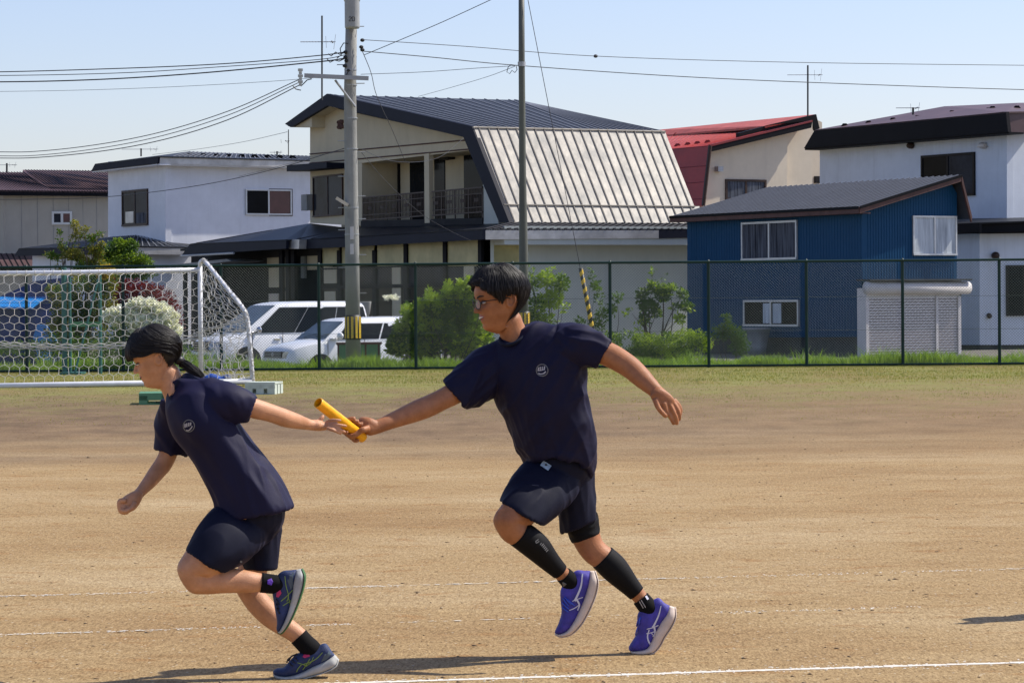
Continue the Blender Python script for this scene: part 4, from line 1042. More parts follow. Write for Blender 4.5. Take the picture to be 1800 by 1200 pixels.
# ---------------------------------------------------------------- pallets, blue sheet
def pallet(name, label, px0, px1, pyb, h, depth, mat_, yaw=0.0):
    a = G(px0, pyb); b = G(px1, pyb); w = (b-a).length; c = (a+b)/2
    T = thing(name, (c.x, c.y+depth/2, 0), label, 'pallet')
    T.rotation_euler.z = yaw
    L_ = Vector(T.location)
    x, d = w/2, depth/2
    def bx(nm, cx, cy, cz, hx, hy, hz):
        m = MB(); m.box(L_+Vector((cx,cy,cz)), (hx,hy,hz)); return m
    m = MB(); nb = 7
    for i in range(nb):
        m.box(L_+Vector((0, -d+(i+.5)*depth/nb, h-.015)), (x, depth/nb*.43, .015))
    m.box(L_+Vector((0,-d+.02,h-.05)), (x,.02,.05))
    m.build('deck', mat_, T)
    for i in range(3):
        fx = -x+.06+(2*x-.12)*i/2
        for j in range(3):
            q = MB(); q.box(L_+Vector((fx, -d+.08+(depth-.16)*j/2, h*.40)), (.06,.08,h*.4-.002)); q.build('foot', mat_, T)
    m = MB()
    for j in (0,1,2): m.box(L_+Vector((0, -d+.08+(depth-.16)*j/2, .008)), (x*.97,.06,.012))
    m.build('base_board', mat_, T)
    return T
pallet('plastic_pallet', 'pale grey green plastic pallet lying at the foot of the goal net', 436, 487, 693, .19, .6, M['pallet_white'], R(-8))
pallet('plastic_pallet', 'dark green plastic pallet on the ground behind the girl\'s chin', 241, 330, 711, .165, .9, M['pallet_green'], R(6))
def blue_sheet():
    p = P(383,664,50.3); m = MB(); r_ = random.Random(2)
    for k in range(7):
        c = P(366+k*5.5, 664-3*math.sin(k*1.1), 50.4); m.ell(c+Vector((0,0,-.02)), (.09,.07,.045+.03*r_.random()), (Vector((.9,.2,.3*math.sin(k))).normalized(), Vector((-.2,.95,0)).normalized(), Vector((-.3*math.sin(k),0,.95)).normalized()), 12, 8)
    m.slab([P(395,668,50.2), P(402,658,50.2), P(401,664,50.2), P(392,671,50.2)], (0,.05,0))
    me = voxel(m, 'blue_sheet', .012, 2)
    o = link('blue_sheet', me, M['blue_cloth'], None, True); tag(o, 'crumpled bright blue sheet caught in the bottom of the goal net', 'sheet')
blue_sheet()
# ---------------------------------------------------------------- teal steel frame behind the goal
def steel_frame():
    Y = 58.5; p = P(118,660,Y)
    S = thing('sports_stand', (p.x, Y, 0), 'teal green steel upright stand with cross plate behind the goal', 'stand')
    for px, r_, yt in ((113,.055,470),(123,.03,486),(176,.035,482)):
        a = P(px, 560, Y); one('upright', M['green_steel'], S, 'tube', (a.x, Y, 0), (a.x, Y, P(px,yt,Y).z), r_, 10)
    one('brace', M['green_steel'], S, 'tube', P(173,490,Y-.05), P(131,658,Y-.3), .022, 8)
    m = MB(); m.slab([P(126,565.5,Y-.06), P(177,565.5,Y-.06), P(177,574,Y-.06), P(126,574,Y-.06)], (0,.04,0)); m.build('cross_plate', M['pallet_green'], S)
    m = MB(); a, b = P(108,660,Y-.2), P(145,660,Y-.2); m.slab([Vector((a.x,Y-.4,0)), Vector((b.x,Y-.4,0)), Vector((b.x,Y+.3,0)), Vector((a.x,Y+.3,0))], (0,0,.05)); m.build('base_plate', M['green_steel'], S)
steel_frame()
# ---------------------------------------------------------------- poles
def util_pole():
    Y = 62.0; c = P(621, 640, Y); top = P(620, -60, Y)
    U = thing('utility_pole', (c.x, Y, gz(Y)), 'tall concrete utility pole with transformer and yellow black guard', 'utility pole')
    x0 = c.x
    def at(px, py, dy=0): return P(px, py, Y+dy)
    m = MB(); zt = top.z; m.path([(x0,Y,gz(Y)-.1),(x0-.005,Y,3),(x0-.02,Y,6),(at(619.5,-60).x,Y,zt)], [.168,.15,.133,.118], 24)
    m.build('pole', M['concrete'], U, True)
    # guard
    z0, z1 = at(621,597).z, at(621,553.5).z
    m = MB(); m.path([(x0,Y,z0),(x0,Y,z1)], .172, 24); g = m.build('guard', M['blackp'], U, True)
    for k in range(11):
        a = 2*math.pi*k/11+.1; m = MB()
        n_ = Vector((math.cos(a), math.sin(a), 0)); t_ = Vector((-n_.y, n_.x, 0)); c_ = Vector((x0,Y,(z0+z1)/2))+n_*.17
        m.box(c_, (.008,.026,(z1-z0)/2-.035), (n_, t_, Vector((0,0,1)))); m.build('stripe', M['yellow'], g)
    for zz in (at(0,600).z,):
        pass
    # metal bands and step bolts
    for py in (123,208,262,365,412,467,150): 
        m = MB(); z = at(621,py).z; m.path([(x0-.005,Y,z-.012),(x0-.005,Y,z+.012)], float(np.interp(z,[0,3,6,10.5],[.168,.15,.133,.118]))+.006, 20); m.build('band', M['galv'], U)
    for i, py in enumerate((47,114,147,248,268,310,345,365,385,404,448,470,515)):
        s = 1 if i % 2 == 0 else -1; a = at(621,py); m = MB(); m.tube((x0+s*.1,Y,a.z), (x0+s*.30,Y-.02,a.z), .010, 6); m.build('step_bolt', M['galv'], U)
    for y0,y1 in ((399,421),(429,447)):
        m = MB(); a = at(620,(y0+y1)/2); m.box((a.x-.01, Y-.152, a.z), (.038,.01,(y1-y0)/160), None); m.build('number_plate', M['shutter'], U)
    # transformer
    T0, T1 = at(621,53), at(621,-40); r_ = .163
    m = MB(); tx = at(620.5,20).x; ty = Y-.33
    m.path([(tx,ty,T0.z),(tx,ty,T0.z+.03),(tx,ty,T0.z+.05),(tx,ty,T1.z)], [r_*.9,r_,r_*1.0,r_], 28); tr = m.build('transformer', M['trafo'], U, False)
    m = MB(); m.box((tx,Y-.16,T0.z+.5), (.05,.12,.05)); m.box((tx,Y-.16,T1.z-.3), (.05,.12,.05)); m.build('bracket', M['galv'], tr)
    # stencilled number 20
    def seg(m, pts): 
        out = []
        for (u, v) in pts:
            a = u/r_; out.append(Vector((tx+(r_+.004)*math.sin(a), ty-(r_+.004)*math.cos(a), zc+v)))
        m.path(out, .007, 4)
    zc = at(621,37.5).z; m = MB()
    seg(m, [(-.062,.028),(-.05,.045),(-.025,.045),(-.012,.03),(-.015,.01),(-.035,-.01),(-.062,-.045),(-.01,-.045)])
    seg(m, [(.012,.045),(.05,.045),(.06,.03),(.06,-.03),(.05,-.045),(.018,-.045),(.008,-.03),(.008,.03),(.012,.045)])
    m.build('number', M['ink'], tr)
    for sx in (-1,1):
        m = MB(); m.ell((tx+sx*.14, ty-.03, at(0,7).z), (.04,.04,.06), None, 10, 8); m.build('bushing', M['insul'], tr, True)
    # cross arm with insulator
    z = at(600,137).z; a, b = at(535,133,-.25), at(648,138,-.25)
    m = MB(); d = (b-a).normalized(); m.box((a+b)/2, ((b-a).length/2,.035,.045), (d, Vector((0,1,0)), d.cross(Vector((0,1,0))))); m.build('cross_arm', M['galv'], U)
    m = MB(); m.tube(at(589,141,-.22), at(625,188,-.17), .025, 8); m.build('arm_brace', M['galv'], U)
    m = MB()
    for k in range(6): 
        p = at(528,121+k*5.2,-.25); m.tube(p, p+Vector((0,0,-.055)), .055 if k % 2 == 0 else .035, 12)
    m.build('insulator', M['insul'], U)
    # terminal hardware, small parts round the pole
    r = random.Random(5); m = MB()
    for px, py in ((635,83),(637,88),(607,101),(606,116),(609,107),(607,92),(637,71),(613,124)): m.ell(at(px,py,-.1), (.05,.05,.04), None, 8, 6)
    m.build('clamp', M['blackp'], U)
    m = MB()
    for pts in ([(612,77),(604,76),(598,86),(600,97),(592,103)], [(608,92),(597,96),(590,92),(582,99),(577,95)], [(609,102),(596,108),(588,106),(580,110),(575,104)], [(612,127),(607,134),(598,139)], [(529,152),(540,141),(548,139)], [(529,159),(520,157),(514,150)]):
        m.path([at(x,y,-.15) for x, y in pts], .012, 5)
    m.build('jumper_cable', M['cable'], U)
    m = MB(); a, b = at(591,348,-.2), at(612,361,-.16); d = (b-a).normalized(); m.box((a+b)/2, ((b-a).length/2,.04,.035), (d, Vector((0,1,0)), d.cross(Vector((0,1,0))))); m.build('lamp_arm', M['fascia_light'], U)
    return x0
util_pole()
def steel_pole():
    Y = 61.6; a = P(920.5, 640, Y); t = P(916.5, -60, Y)
    S = thing('steel_pole', (a.x, Y, gz(Y)), 'slender grey green steel pole behind the boy\'s head', 'pole')
    mid = P(920.5, 462, Y)
    m = MB(); m.path([(a.x,Y,gz(Y)-.05), (mid.x,Y,mid.z), tuple(P(919.5,385,Y)), tuple(P(918.5,300,Y)), tuple(P(917,100,Y)), tuple(t)], [.105,.10,.088,.076,.068,.062], 18)
    m.build('pole', M['pole_grey'], S, True)
    m = MB(); z = P(920,113,Y).z; m.tube((P(917,113,Y).x,Y,z-.05), (P(917,113,Y).x,Y,z+.05), .085, 14); m.build('band', M['galv'], S)
    z0, z1 = P(0,600,Y).z*0+.25, P(920,547,Y).z
    m = MB(); m.path([(a.x+.02,Y,z0),(a.x+.02,Y,z1)], .122, 20); g = m.build('guard', M['blackp'], S, True)
    for k in range(9):
        q = 2*math.pi*k/9; n_ = Vector((math.cos(q), math.sin(q), 0)); t_ = Vector((-n_.y, n_.x, 0))
        m = MB(); m.box(Vector((a.x+.02,Y,(z0+z1)/2))+n_*.121, (.007,.024,(z1-z0)/2-.03), (n_, t_, Vector((0,0,1)))); m.build('stripe', M['yellow'], g)
steel_pole()
def guy():
    Y = 61.2; a, b = P(1020.5,471,Y), P(1044,592,Y); base = P(1052,640,Y-.1)
    S = thing('guy_wire_guard', (base.x, Y, 0), 'leaning yellow and black striped guy wire guard by the shrubs', 'guy guard')
    m = MB(); m.tube(a, b, .045, 14); m.build('guard', M['blackp'], S, True)
    d = b-a; u, w = frame_of(d); n = 8
    for k in range(n):
        m = MB(); f0 = (k+.15)/n; f1 = f0+.5/n; vs = []; N = 14
        for i in range(N+1):
            q = 2*math.pi*i/N; sh = (.5-.5*math.cos(q))*.35/n*1.0
            for f in (f0, f1): vs.append(a+d*min(1, f+sh)+(u*math.cos(q)+w*math.sin(q))*.0475)
        m.add(vs, [(2*i,2*i+1,2*i+3,2*i+2) for i in range(N)]); m.build('stripe', M['yellow'], S, True, fix=False)
    one('wire', M['cable'], S, 'tube', P(924,-20,Y+.3), P(1050,625,Y), .008, 5)
guy()
# ---------------------------------------------------------------- overhead cables
def cable(label, pts, Y0, Y1, r=.011, sub=8, group='overhead cables'):
    xa, xb = pts[0][0], pts[-1][0]; k_ = (Y1-Y0)/(xb-xa)
    if xa == -80: pts = [(-640, pts[0][1]+(pts[0][1]-pts[1][1])*.6)]+pts; Y0 -= k_*560
    if xb == 1880: pts = pts+[(2400, pts[-1][1]+(pts[-1][1]-pts[-2][1])*.8)]; Y1 += k_*520
    n = len(pts); xs_ = [p[0] for p in pts]; L_ = [catmull([(p[0], p[1], 0) for p in pts], sub)][0]
    out = []
    for q in L_:
        t = (q[0]-xs_[0])/(xs_[-1]-xs_[0]) if xs_[-1] != xs_[0] else 0
        out.append(P(q[0], q[1], Y0+(Y1-Y0)*t))
    m = MB(); m.path(out, r, 5); o = m.build('overhead_cable', M['cable'], None, True); tag(o, label, 'cable', group); return o
cable('black cable, topmost of the bundle reaching the utility pole from the left', [(-80,128),(200,121),(400,112),(560,98),(606,92)], 66, 62, .012)
cable('black cable, second of the bundle reaching the utility pole from the left', [(-80,134),(200,129),(400,117),(560,105),(606,97)], 66, 62, .009)
cable('thick black cable, third of the bundle reaching the utility pole from the left', [(-80,145),(150,141),(350,129),(560,109),(606,103)], 66, 62, .015)
cable('faint thin line crossing the sky left of the utility pole below the bundle', [(-80,162),(200,157),(450,145),(612,132)], 70, 62, .005)
cable('upper of the three sagging wires ending at the arm insulator', [(-80,267),(80,265),(250,240),(400,196),(528,139)], 75, 62, .010)
cable('middle of the three sagging wires ending at the arm insulator', [(-80,274),(80,272),(250,247),(400,203),(528,144)], 75, 62, .009)
cable('lower of the three sagging wires ending at the arm insulator', [(-80,278),(80,276),(250,254),(400,211),(528,149)], 75, 62, .011)
cable('thin line from the utility pole to the right edge with a small round marker', [(634,70),(820,82),(1047,99),(1400,110),(1880,116)], 62, 70, .0075)
cable('long wire from the utility pole past the steel pole to the right edge', [(634,90),(760,101),(905,115),(1200,135),(1500,148),(1880,160)], 62, 68, .0095)
cable('thin wire rising from the utility pole to the upper right', [(640,97),(700,72),(780,38),(880,-8)], 62, 60, .008)
cable('thin wire from the utility pole straight to the steel pole band', [(634,131),(740,127),(840,120),(905,116)], 62, 62, .006)
cable('thin wire rising from the black roof to the steel pole', [(735,170),(800,152),(860,134),(905,117)], 90, 62, .006)
cable('dark service wire sagging across the white house to the utility pole', [(-40,351),(80,350),(200,345),(350,326),(480,298),(612,259)], 80, 62, .009)
cable('faint short line above the white house roof', [(268,272),(350,262),(430,249),(505,232)], 95, 75, .006)
cable('drop cable curving down from the pole across the black gable', [(636,88),(652,128),(662,168),(690,230),(712,284)], 62, 96, .009)
cable('thin twisted drop wire crossing the balcony front', [(635,262),(680,281),(730,285),(775,275),(815,243)], 62, 97, .006)
cable('thin drop wire sagging to the lower roof corner', [(635,268),(680,320),(740,375),(790,405),(828,423)], 62, 98, .006)
cable('loose thin wire slanting over the cream gable', [(633,262),(560,273),(500,290),(420,310)], 62, 90, .005)
m = MB(); m.ell(P(1047,99,64.9), (.05,.05,.04), None, 10, 8); o = m.build('cable_marker', M['cable'], None, True); tag(o, 'small dark round marker on the thin line in the sky', 'cable marker')
m = MB(); m.path([P(x,y,62) for x, y in ((905,115),(898,114),(893,119),(891,127),(896,130),(900,124),(905,128),(909,123),(907,115))], .009, 5); o = m.build('cable_loop', M['cable'], None, True); tag(o, 'small looped cable end beside the steel pole in the sky', 'cable loop')
# ---------------------------------------------------------------- aerials
def aerial(label, px, ytop, ybot, Y, elems, mast=.02, flip=1):
    b = P(px, ybot, Y); A = thing('tv_aerial', tuple(b), label, 'aerial', 'roof aerials')
    one('mast', M['concrete_dark'], A, 'tube', b, P(px, ytop, Y), mast, 6)
    for (x0, x1, y, ny, hh) in elems:
        m = MB(); m.tube(P(x0,y,Y), P(x1,y+ (x1-x0)*-.003,Y), .014, 5)
        for i in range(ny):
            x = x0+(x1-x0)*(i+.2)/ny; c = P(x,y,Y); L_ = .28*(.5+.5*i/ny); m.tube(c-Vector((0,L_,0)), c+Vector((0,L_,0)), .006, 4)
        c = P(x1-(6 if x1 > x0 else -6), y, Y); m.box(c, (.02,.3,.015)); m.tube(c+Vector((.05,0,-hh)), c+Vector((.12,0,hh)), .007, 4); m.tube(c+Vector((-.2,0,-hh*.8)), c+Vector((-.22,0,hh*.8)), .007, 4)
        m.build('antenna', M['galv'], A)
    return A
aerial('tall aerial mast with two antennas beside the utility pole', 566, 28, 176, 97, [(528,590,74,12,.25)], .03)
aerial('tall aerial on the red roof', 1420, 115, 204, 131, [(1384,1446,132,12,.28)], .04)
aerial('small low aerial on the far right roof', 1605, 189, 202, 106, [(1575,1617,190,9,.2)], .04)
aerial('small aerial on the navy edged white house roof', 248, 261, 275, 140, [(214,278,262.5,9,.15)], .04)
aerial('small aerial above the beige house', 12, 287, 303, 150, [(-4,30,290,7,.15)], .05)
aerial('tiny aerial behind the white house roof', 487, 266, 274, 140, [(474,496,268,6,.1)], .04)
aerial('thin whip aerial left of the black gable', 507, 228, 274, 120, [(505,509,248,1,.1)], .02)
# ---------------------------------------------------------------- plants
def leaves(name, blobs, n, size, mats, parent, seed, gate=0.0, freq=2.2, droop=0.0, up=0.3, asp=0.5, shell=2.4):
    r = np.random.RandomState(seed)
    vol = np.array([b[1][0]*b[1][1]*b[1][2] for b in blobs])**.7; pr = vol/vol.sum()
    out = []; N = 0; need = n
    idx = r.choice(len(blobs), size=n*3, p=pr)
    d = r.normal(size=(n*3,3)); d /= np.linalg.norm(d,axis=1)[:,None]
    rad = r.rand(n*3)**(1/shell)*(0.9+0.22*r.rand(n*3))
    C = np.array([b[0] for b in blobs]); S = np.array([b[1] for b in blobs])
    p = C[idx]+d*rad[:,None]*S[idx]
    keep = []
    for i in range(len(p)):
        v = noise.noise(Vector(p[i]*freq)+Vector((seed*3.7,0,0)))+.4*noise.noise(Vector(p[i]*freq*2.7))
        if v > gate-0.35*r.rand(): keep.append(i)
        if len(keep) >= n: break
    p = p[keep]; d = d[keep]; n = len(p)
    a = r.normal(size=(n,3)); a[:,2] = a[:,2]*.6+up-droop; a += d*.7; a /= np.linalg.norm(a,axis=1)[:,None]
    b = np.cross(a, r.normal(size=(n,3))); b /= np.linalg.norm(b,axis=1)[:,None]
    L_ = size*(0.6+0.8*r.rand(n))[:,None]
    nrm = np.cross(a,b)
    V = np.stack([p, p+a*L_*.5+b*L_*asp*.5+nrm*L_*.06, p+a*L_, p+a*L_*.5-b*L_*asp*.5+nrm*L_*.06],1).reshape(-1,3)
    Fc = np.arange(n*4).reshape(-1,4)
    me_o = quick(name, V, Fc, mats, parent)
    if isinstance(mats, (list,tuple)) and len(mats) > 1:
        # clumps of different tone; on the bushes they imitate shaded gaps and sunlit leaves
        mi = np.array([0 if noise.noise(Vector(q*freq*.8)+Vector((9,seed,0)))+.25*r.randn() < .05 else 1 for q in p], np.int32)
        me_o.data.polygons.foreach_set('material_index', mi); me_o.data.update()
    return me_o
def branches(m, base, tips, r0, seed, bend=.12):
    r = random.Random(seed)
    for t in tips:
        base_, t = Vector(base), Vector(t); mid = (base_+t)/2+Vector((r.uniform(-1,1),r.uniform(-1,1),r.uniform(0,1)))*bend*(t-base_).length
        pts = [Vector(x) for x in catmull([tuple(base_), tuple(mid), tuple(t)], 5)]
        m.path(pts, [r0*(1-.85*i/(len(pts)-1)) for i in range(len(pts))], 6)
def pxblob(px, py, Y, rx, ry, dy=None):
    k = Y/FPX; c = P(px, py, Y); return (tuple(c), (rx*k, (dy if dy else (rx+ry)/2)*k, ry*k))
def plant(name, label, cat, base, blobs, n, size, mats, seed, trunk=.03, crown='crown', group=None, stem='trunk', **k):
    b = Vector(base); T = thing(name, tuple(b), label, cat, group)
    m = MB(); 
    for bl in blobs: branches(m, b, [Vector(bl[0])+Vector((0,0,bl[1][2]*.2))], trunk, seed+int(bl[0][0]*10)); 
    m.build(stem, M['bark'], T, True)
    leaves(crown, blobs, n, size, mats, T, seed, **k); return T
def gpt(px, Y): p = P(px, 600, Y); return (p.x, Y, gz(Y))
# big bush behind the fence
Y = 63.6
plant('bush', 'big rounded green bush behind the fence left of the boy', 'bush', gpt(775,Y),
      [pxblob(748,590,Y,44,38),pxblob(802,580,Y,46,48),pxblob(775,552,Y,38,30),pxblob(732,558,Y,24,22),pxblob(818,532,Y,30,34),pxblob(735,612,Y,46,24),pxblob(832,600,Y,33,36),pxblob(832,512,Y,15,22),pxblob(712,585,Y,20,20),pxblob(703,612,Y,20,22),pxblob(790,525,Y,14,20),pxblob(760,530,Y,12,16),pxblob(725,540,Y,10,14),pxblob(695,600,Y,12,12)],
      17000, .105, [M['leaf'], M['leaf_light']], 21, trunk=.025, stem='stems', gate=-.05, freq=2.8)
plant('shoot_cluster', 'light green upright shoots growing out of the big bush top', 'shoots', gpt(800,Y-.3),
      [pxblob(x,y,Y-.3,rx,ry) for x,y,rx,ry in ((753,520,5,16),(787,508,6,18),(768,540,8,14),(712,548,7,15),(808,505,6,16),(824,500,8,16),(842,505,8,20),(700,570,7,10),(736,535,6,12),(850,560,8,14))],
      1500, .08, [M['leaf_light'], M['leaf_light']], 22, trunk=.012, stem='stems', gate=-.5)
Y = 64.2
plant('shrub', 'pale leafy shrub beside the steel pole against the pale wall', 'shrub', gpt(960,Y),
      [pxblob(x,y,Y,rx,ry) for x,y,rx,ry in ((935,505,13,18),(960,490,16,14),(985,497,14,18),(945,535,16,18),(972,525,18,16),(990,540,10,12),(935,560,14,14),(962,565,18,14),(930,478,8,10),(972,476,10,7))],
      2600, .085, [M['leaf'], M['leaf_light']], 31, trunk=.018, gate=.0)
plant('sapling', 'thin sparse sapling beside the striped guy wire guard', 'sapling', gpt(1050,Y),
      [pxblob(x,y,Y,rx,ry) for x,y,rx,ry in ((1040,480,5,12),(1047,505,10,12),(1056,525,12,14),(1060,550,14,12),(1050,570,15,12),(1042,595,12,10),(1085,520,10,9),(1020,565,8,8),(1078,545,8,8))],
      900, .08, [M['leaf'], M['leaf']], 33, trunk=.012, gate=-.1)
plant('small_tree', 'small open branched tree in front of the pale wall', 'small tree', gpt(1150,Y),
      [pxblob(x,y,Y,rx,ry) for x,y,rx,ry in ((1150,505,16,12),(1125,520,13,11),(1165,520,13,10),(1140,537,18,11),(1163,487,10,7),(1150,478,6,6),(1178,507,12,6),(1200,520,10,10),(1207,540,12,8),(1110,552,13,9),(1132,562,12,10),(1195,560,8,9),(1120,575,10,8),(1185,538,8,6),(1155,550,9,8))],
      2100, .085, [M['leaf_dark'], M['leaf_light']], 35, trunk=.022, gate=-.05)
plant('low_hedge', 'low leafy hedge along the fence foot right of the boy', 'hedge', gpt(1150,Y-.8),
      [pxblob(x,y,Y-.8,rx,ry) for x,y,rx,ry in ((1075,600,22,18),(1105,605,26,24),(1140,607,28,22),(1175,605,28,22),(1205,600,22,22),(1225,595,18,16),(1240,605,12,14),(1120,625,40,16),(1190,625,40,16),(1060,618,18,16))],
      9000, .06, [M['leaf'], M['leaf_light']], 37, trunk=.012, stem='stems', gate=-.2)
plant('dark_shrub', 'dark ragged shrub at the foot of the blue wall', 'shrub', gpt(1285,70),
      [pxblob(x,y,70,rx,ry) for x,y,rx,ry in ((1270,575,18,14),(1290,590,22,16),(1260,600,18,16),(1300,610,22,14),(1275,560,12,8))],
      1800, .07, [M['leaf_dark'], M['leaf_dark']], 39, trunk=.012, stem='stems', gate=.1)
# left garden
Y = 74
plant('flowering_bush', 'white flowering azalea bush beyond the goal net', 'bush', gpt(250,66.5),
      [pxblob(x,y,66.5,rx,ry) for x,y,rx,ry in ((222,550,22,12),(250,540,24,13),(275,548,22,14),(295,562,18,16),(240,562,30,12),(268,570,30,14),(303,585,14,14),(197,555,12,8),(213,566,14,8),(290,590,20,12),(245,585,18,8))],
      7500, .11, [M['petal'], M['petal']], 41, trunk=.02, crown='blossom', stem='stems', gate=.04, freq=5.5, asp=.9, up=.9)
leafs = leaves('foliage', [pxblob(250,600,66.8,60,34), pxblob(225,585,66.8,50,26), pxblob(290,600,66.8,35,26)], 2600, .07, M['leaf_dark'], bpy.data.objects['flowering_bush'], 42, gate=-.2)
plant('red_maple', 'low maroon domed maple beyond the goal net', 'tree', gpt(255,75),
      [pxblob(x,y,75,rx,ry) for x,y,rx,ry in ((235,518,44,26),(265,530,44,30),(290,550,30,28),(210,505,24,16),(300,570,22,24),(240,545,50,26))],
      9000, .075, [M['leaf_red'], M['leaf_red']], 43, trunk=.03, gate=-.25)
plant('golden_shrub', 'olive and gold shrub between the blue shed and the maroon maple', 'shrub', gpt(150,73),
      [pxblob(x,y,73,rx,ry) for x,y,rx,ry in ((110,520,26,22),(150,505,32,26),(185,500,26,24),(130,550,40,28),(175,545,34,30),(105,580,28,24),(150,590,44,26),(195,470,14,10),(92,510,14,10))],
      9000, .08, [M['leaf_dark'], M['leaf_olive']], 45, trunk=.03, gate=-.05)
plant('slender_tree', 'slender open tree with yellowish foliage before the beige house', 'tree', gpt(142,78),
      [pxblob(x,y,78,rx,ry) for x,y,rx,ry in ((132,395,7,9),(140,412,12,8),(128,425,14,9),(150,402,8,5),(112,432,10,8),(160,420,10,7),(105,412,4,10),(175,412,8,5),(128,447,20,10),(160,440,14,8),(98,455,12,7),(140,462,26,12),(115,470,18,9),(170,462,14,10),(88,448,10,5),(180,430,6,5),(145,482,34,12),(104,422,5,5),(173,443,10,10))],
      5200, .07, [M['leaf_olive'], M['leaf']], 47, trunk=.035, gate=.02, freq=3)
plant('lime_tree', 'dense bright lime green tree in front of the white house', 'tree', gpt(215,90),
      [pxblob(x,y,90,rx,ry) for x,y,rx,ry in ((200,440,24,16),(225,432,20,12),(225,455,34,18),(195,462,30,18),(250,462,20,12),(180,445,16,14),(208,425,10,6),(232,478,44,14),(262,470,12,5),(190,480,30,14))],
      11000, .085, [M['leaf_dark'], M['leaf_lime']], 49, trunk=.05, gate=-.08, freq=2.6)
plant('golden_twig_bush', 'small patch of bright gold leaves just above the crossbar', 'bush', gpt(186,72),
      [pxblob(186,471,72,13,5), pxblob(180,482,72,12,8)], 700, .07, [M['leaf_gold'], M['leaf_gold']], 51, trunk=.015, stem='stems', gate=-.3)
plant('dark_hedge', 'dark green hedge on the ground behind the goal net', 'hedge', gpt(100,71),
      [pxblob(x,y,71,rx,ry) for x,y,rx,ry in ((60,615,60,18),(150,615,60,22),(230,615,60,22),(300,615,40,22),(-20,615,60,16),(110,600,30,24))],
      7000, .07, [M['leaf_dark'], M['leaf']], 53, trunk=.02, stem='stems', gate=-.1)
plant('potted_flowers', 'small white flowering plant in front of the sunroom', 'plant', gpt(690,86),
      [pxblob(688,523,86,14,4)], 150, .07, [M['petal'], M['petal']], 55, trunk=.012, stem='stems', gate=-.5, asp=.8)
# concrete planter beneath and green bin between pole and bush
def planter():
    c = P(640, 545, 85); T = thing('grey_planter', (c.x, c.y, ZB), 'grey tapered planter right of the utility pole before the sunroom', 'planter')
    m = MB(); z0, z1 = P(640,553,85).z, P(640,531,85).z
    st = [(Vector((c.x,c.y,z)), Vector((w,0,0)), Vector((0,w,0))) for z, w in ((ZB,.14),(z0,.14),(z0+.02,.17),(z1,.22),(z1+.02,.22),(z1-.05,.18))]
    m.loft(st, 20, 1, True, .6); m.build('pot', M['concrete'], T, True)
planter()
def bin_():
    Y = 63.2; a, b = P(594,600,Y), P(668,600,Y); z1 = P(630,601,Y).z
    T = thing('green_bin', ((a.x+b.x)/2, Y, gz(Y)), 'old green and brown steel bin behind the foot of the utility pole', 'bin')
    L_ = Vector(T.location); hx = (b.x-a.x)/2; h = (z1-L_.z)
    m = MB(); m.box((L_.x, L_.y, L_.z+h/2), (hx, .22, h/2-.04)); m.build('body', M['pallet_green'], T)
    m = MB(); m.box((L_.x, L_.y, L_.z+h-.03), (hx+.03, .25, .025)); m.build('lid', M['wood_trim'], T)
    m = MB()
    for k in (-1,-.35,.35,1): m.box((L_.x+k*(hx-.02), L_.y-.225, L_.z+h/2), (.02,.012,h/2-.05))
    m.build('ridge', M['wood_trim'], T)
bin_()
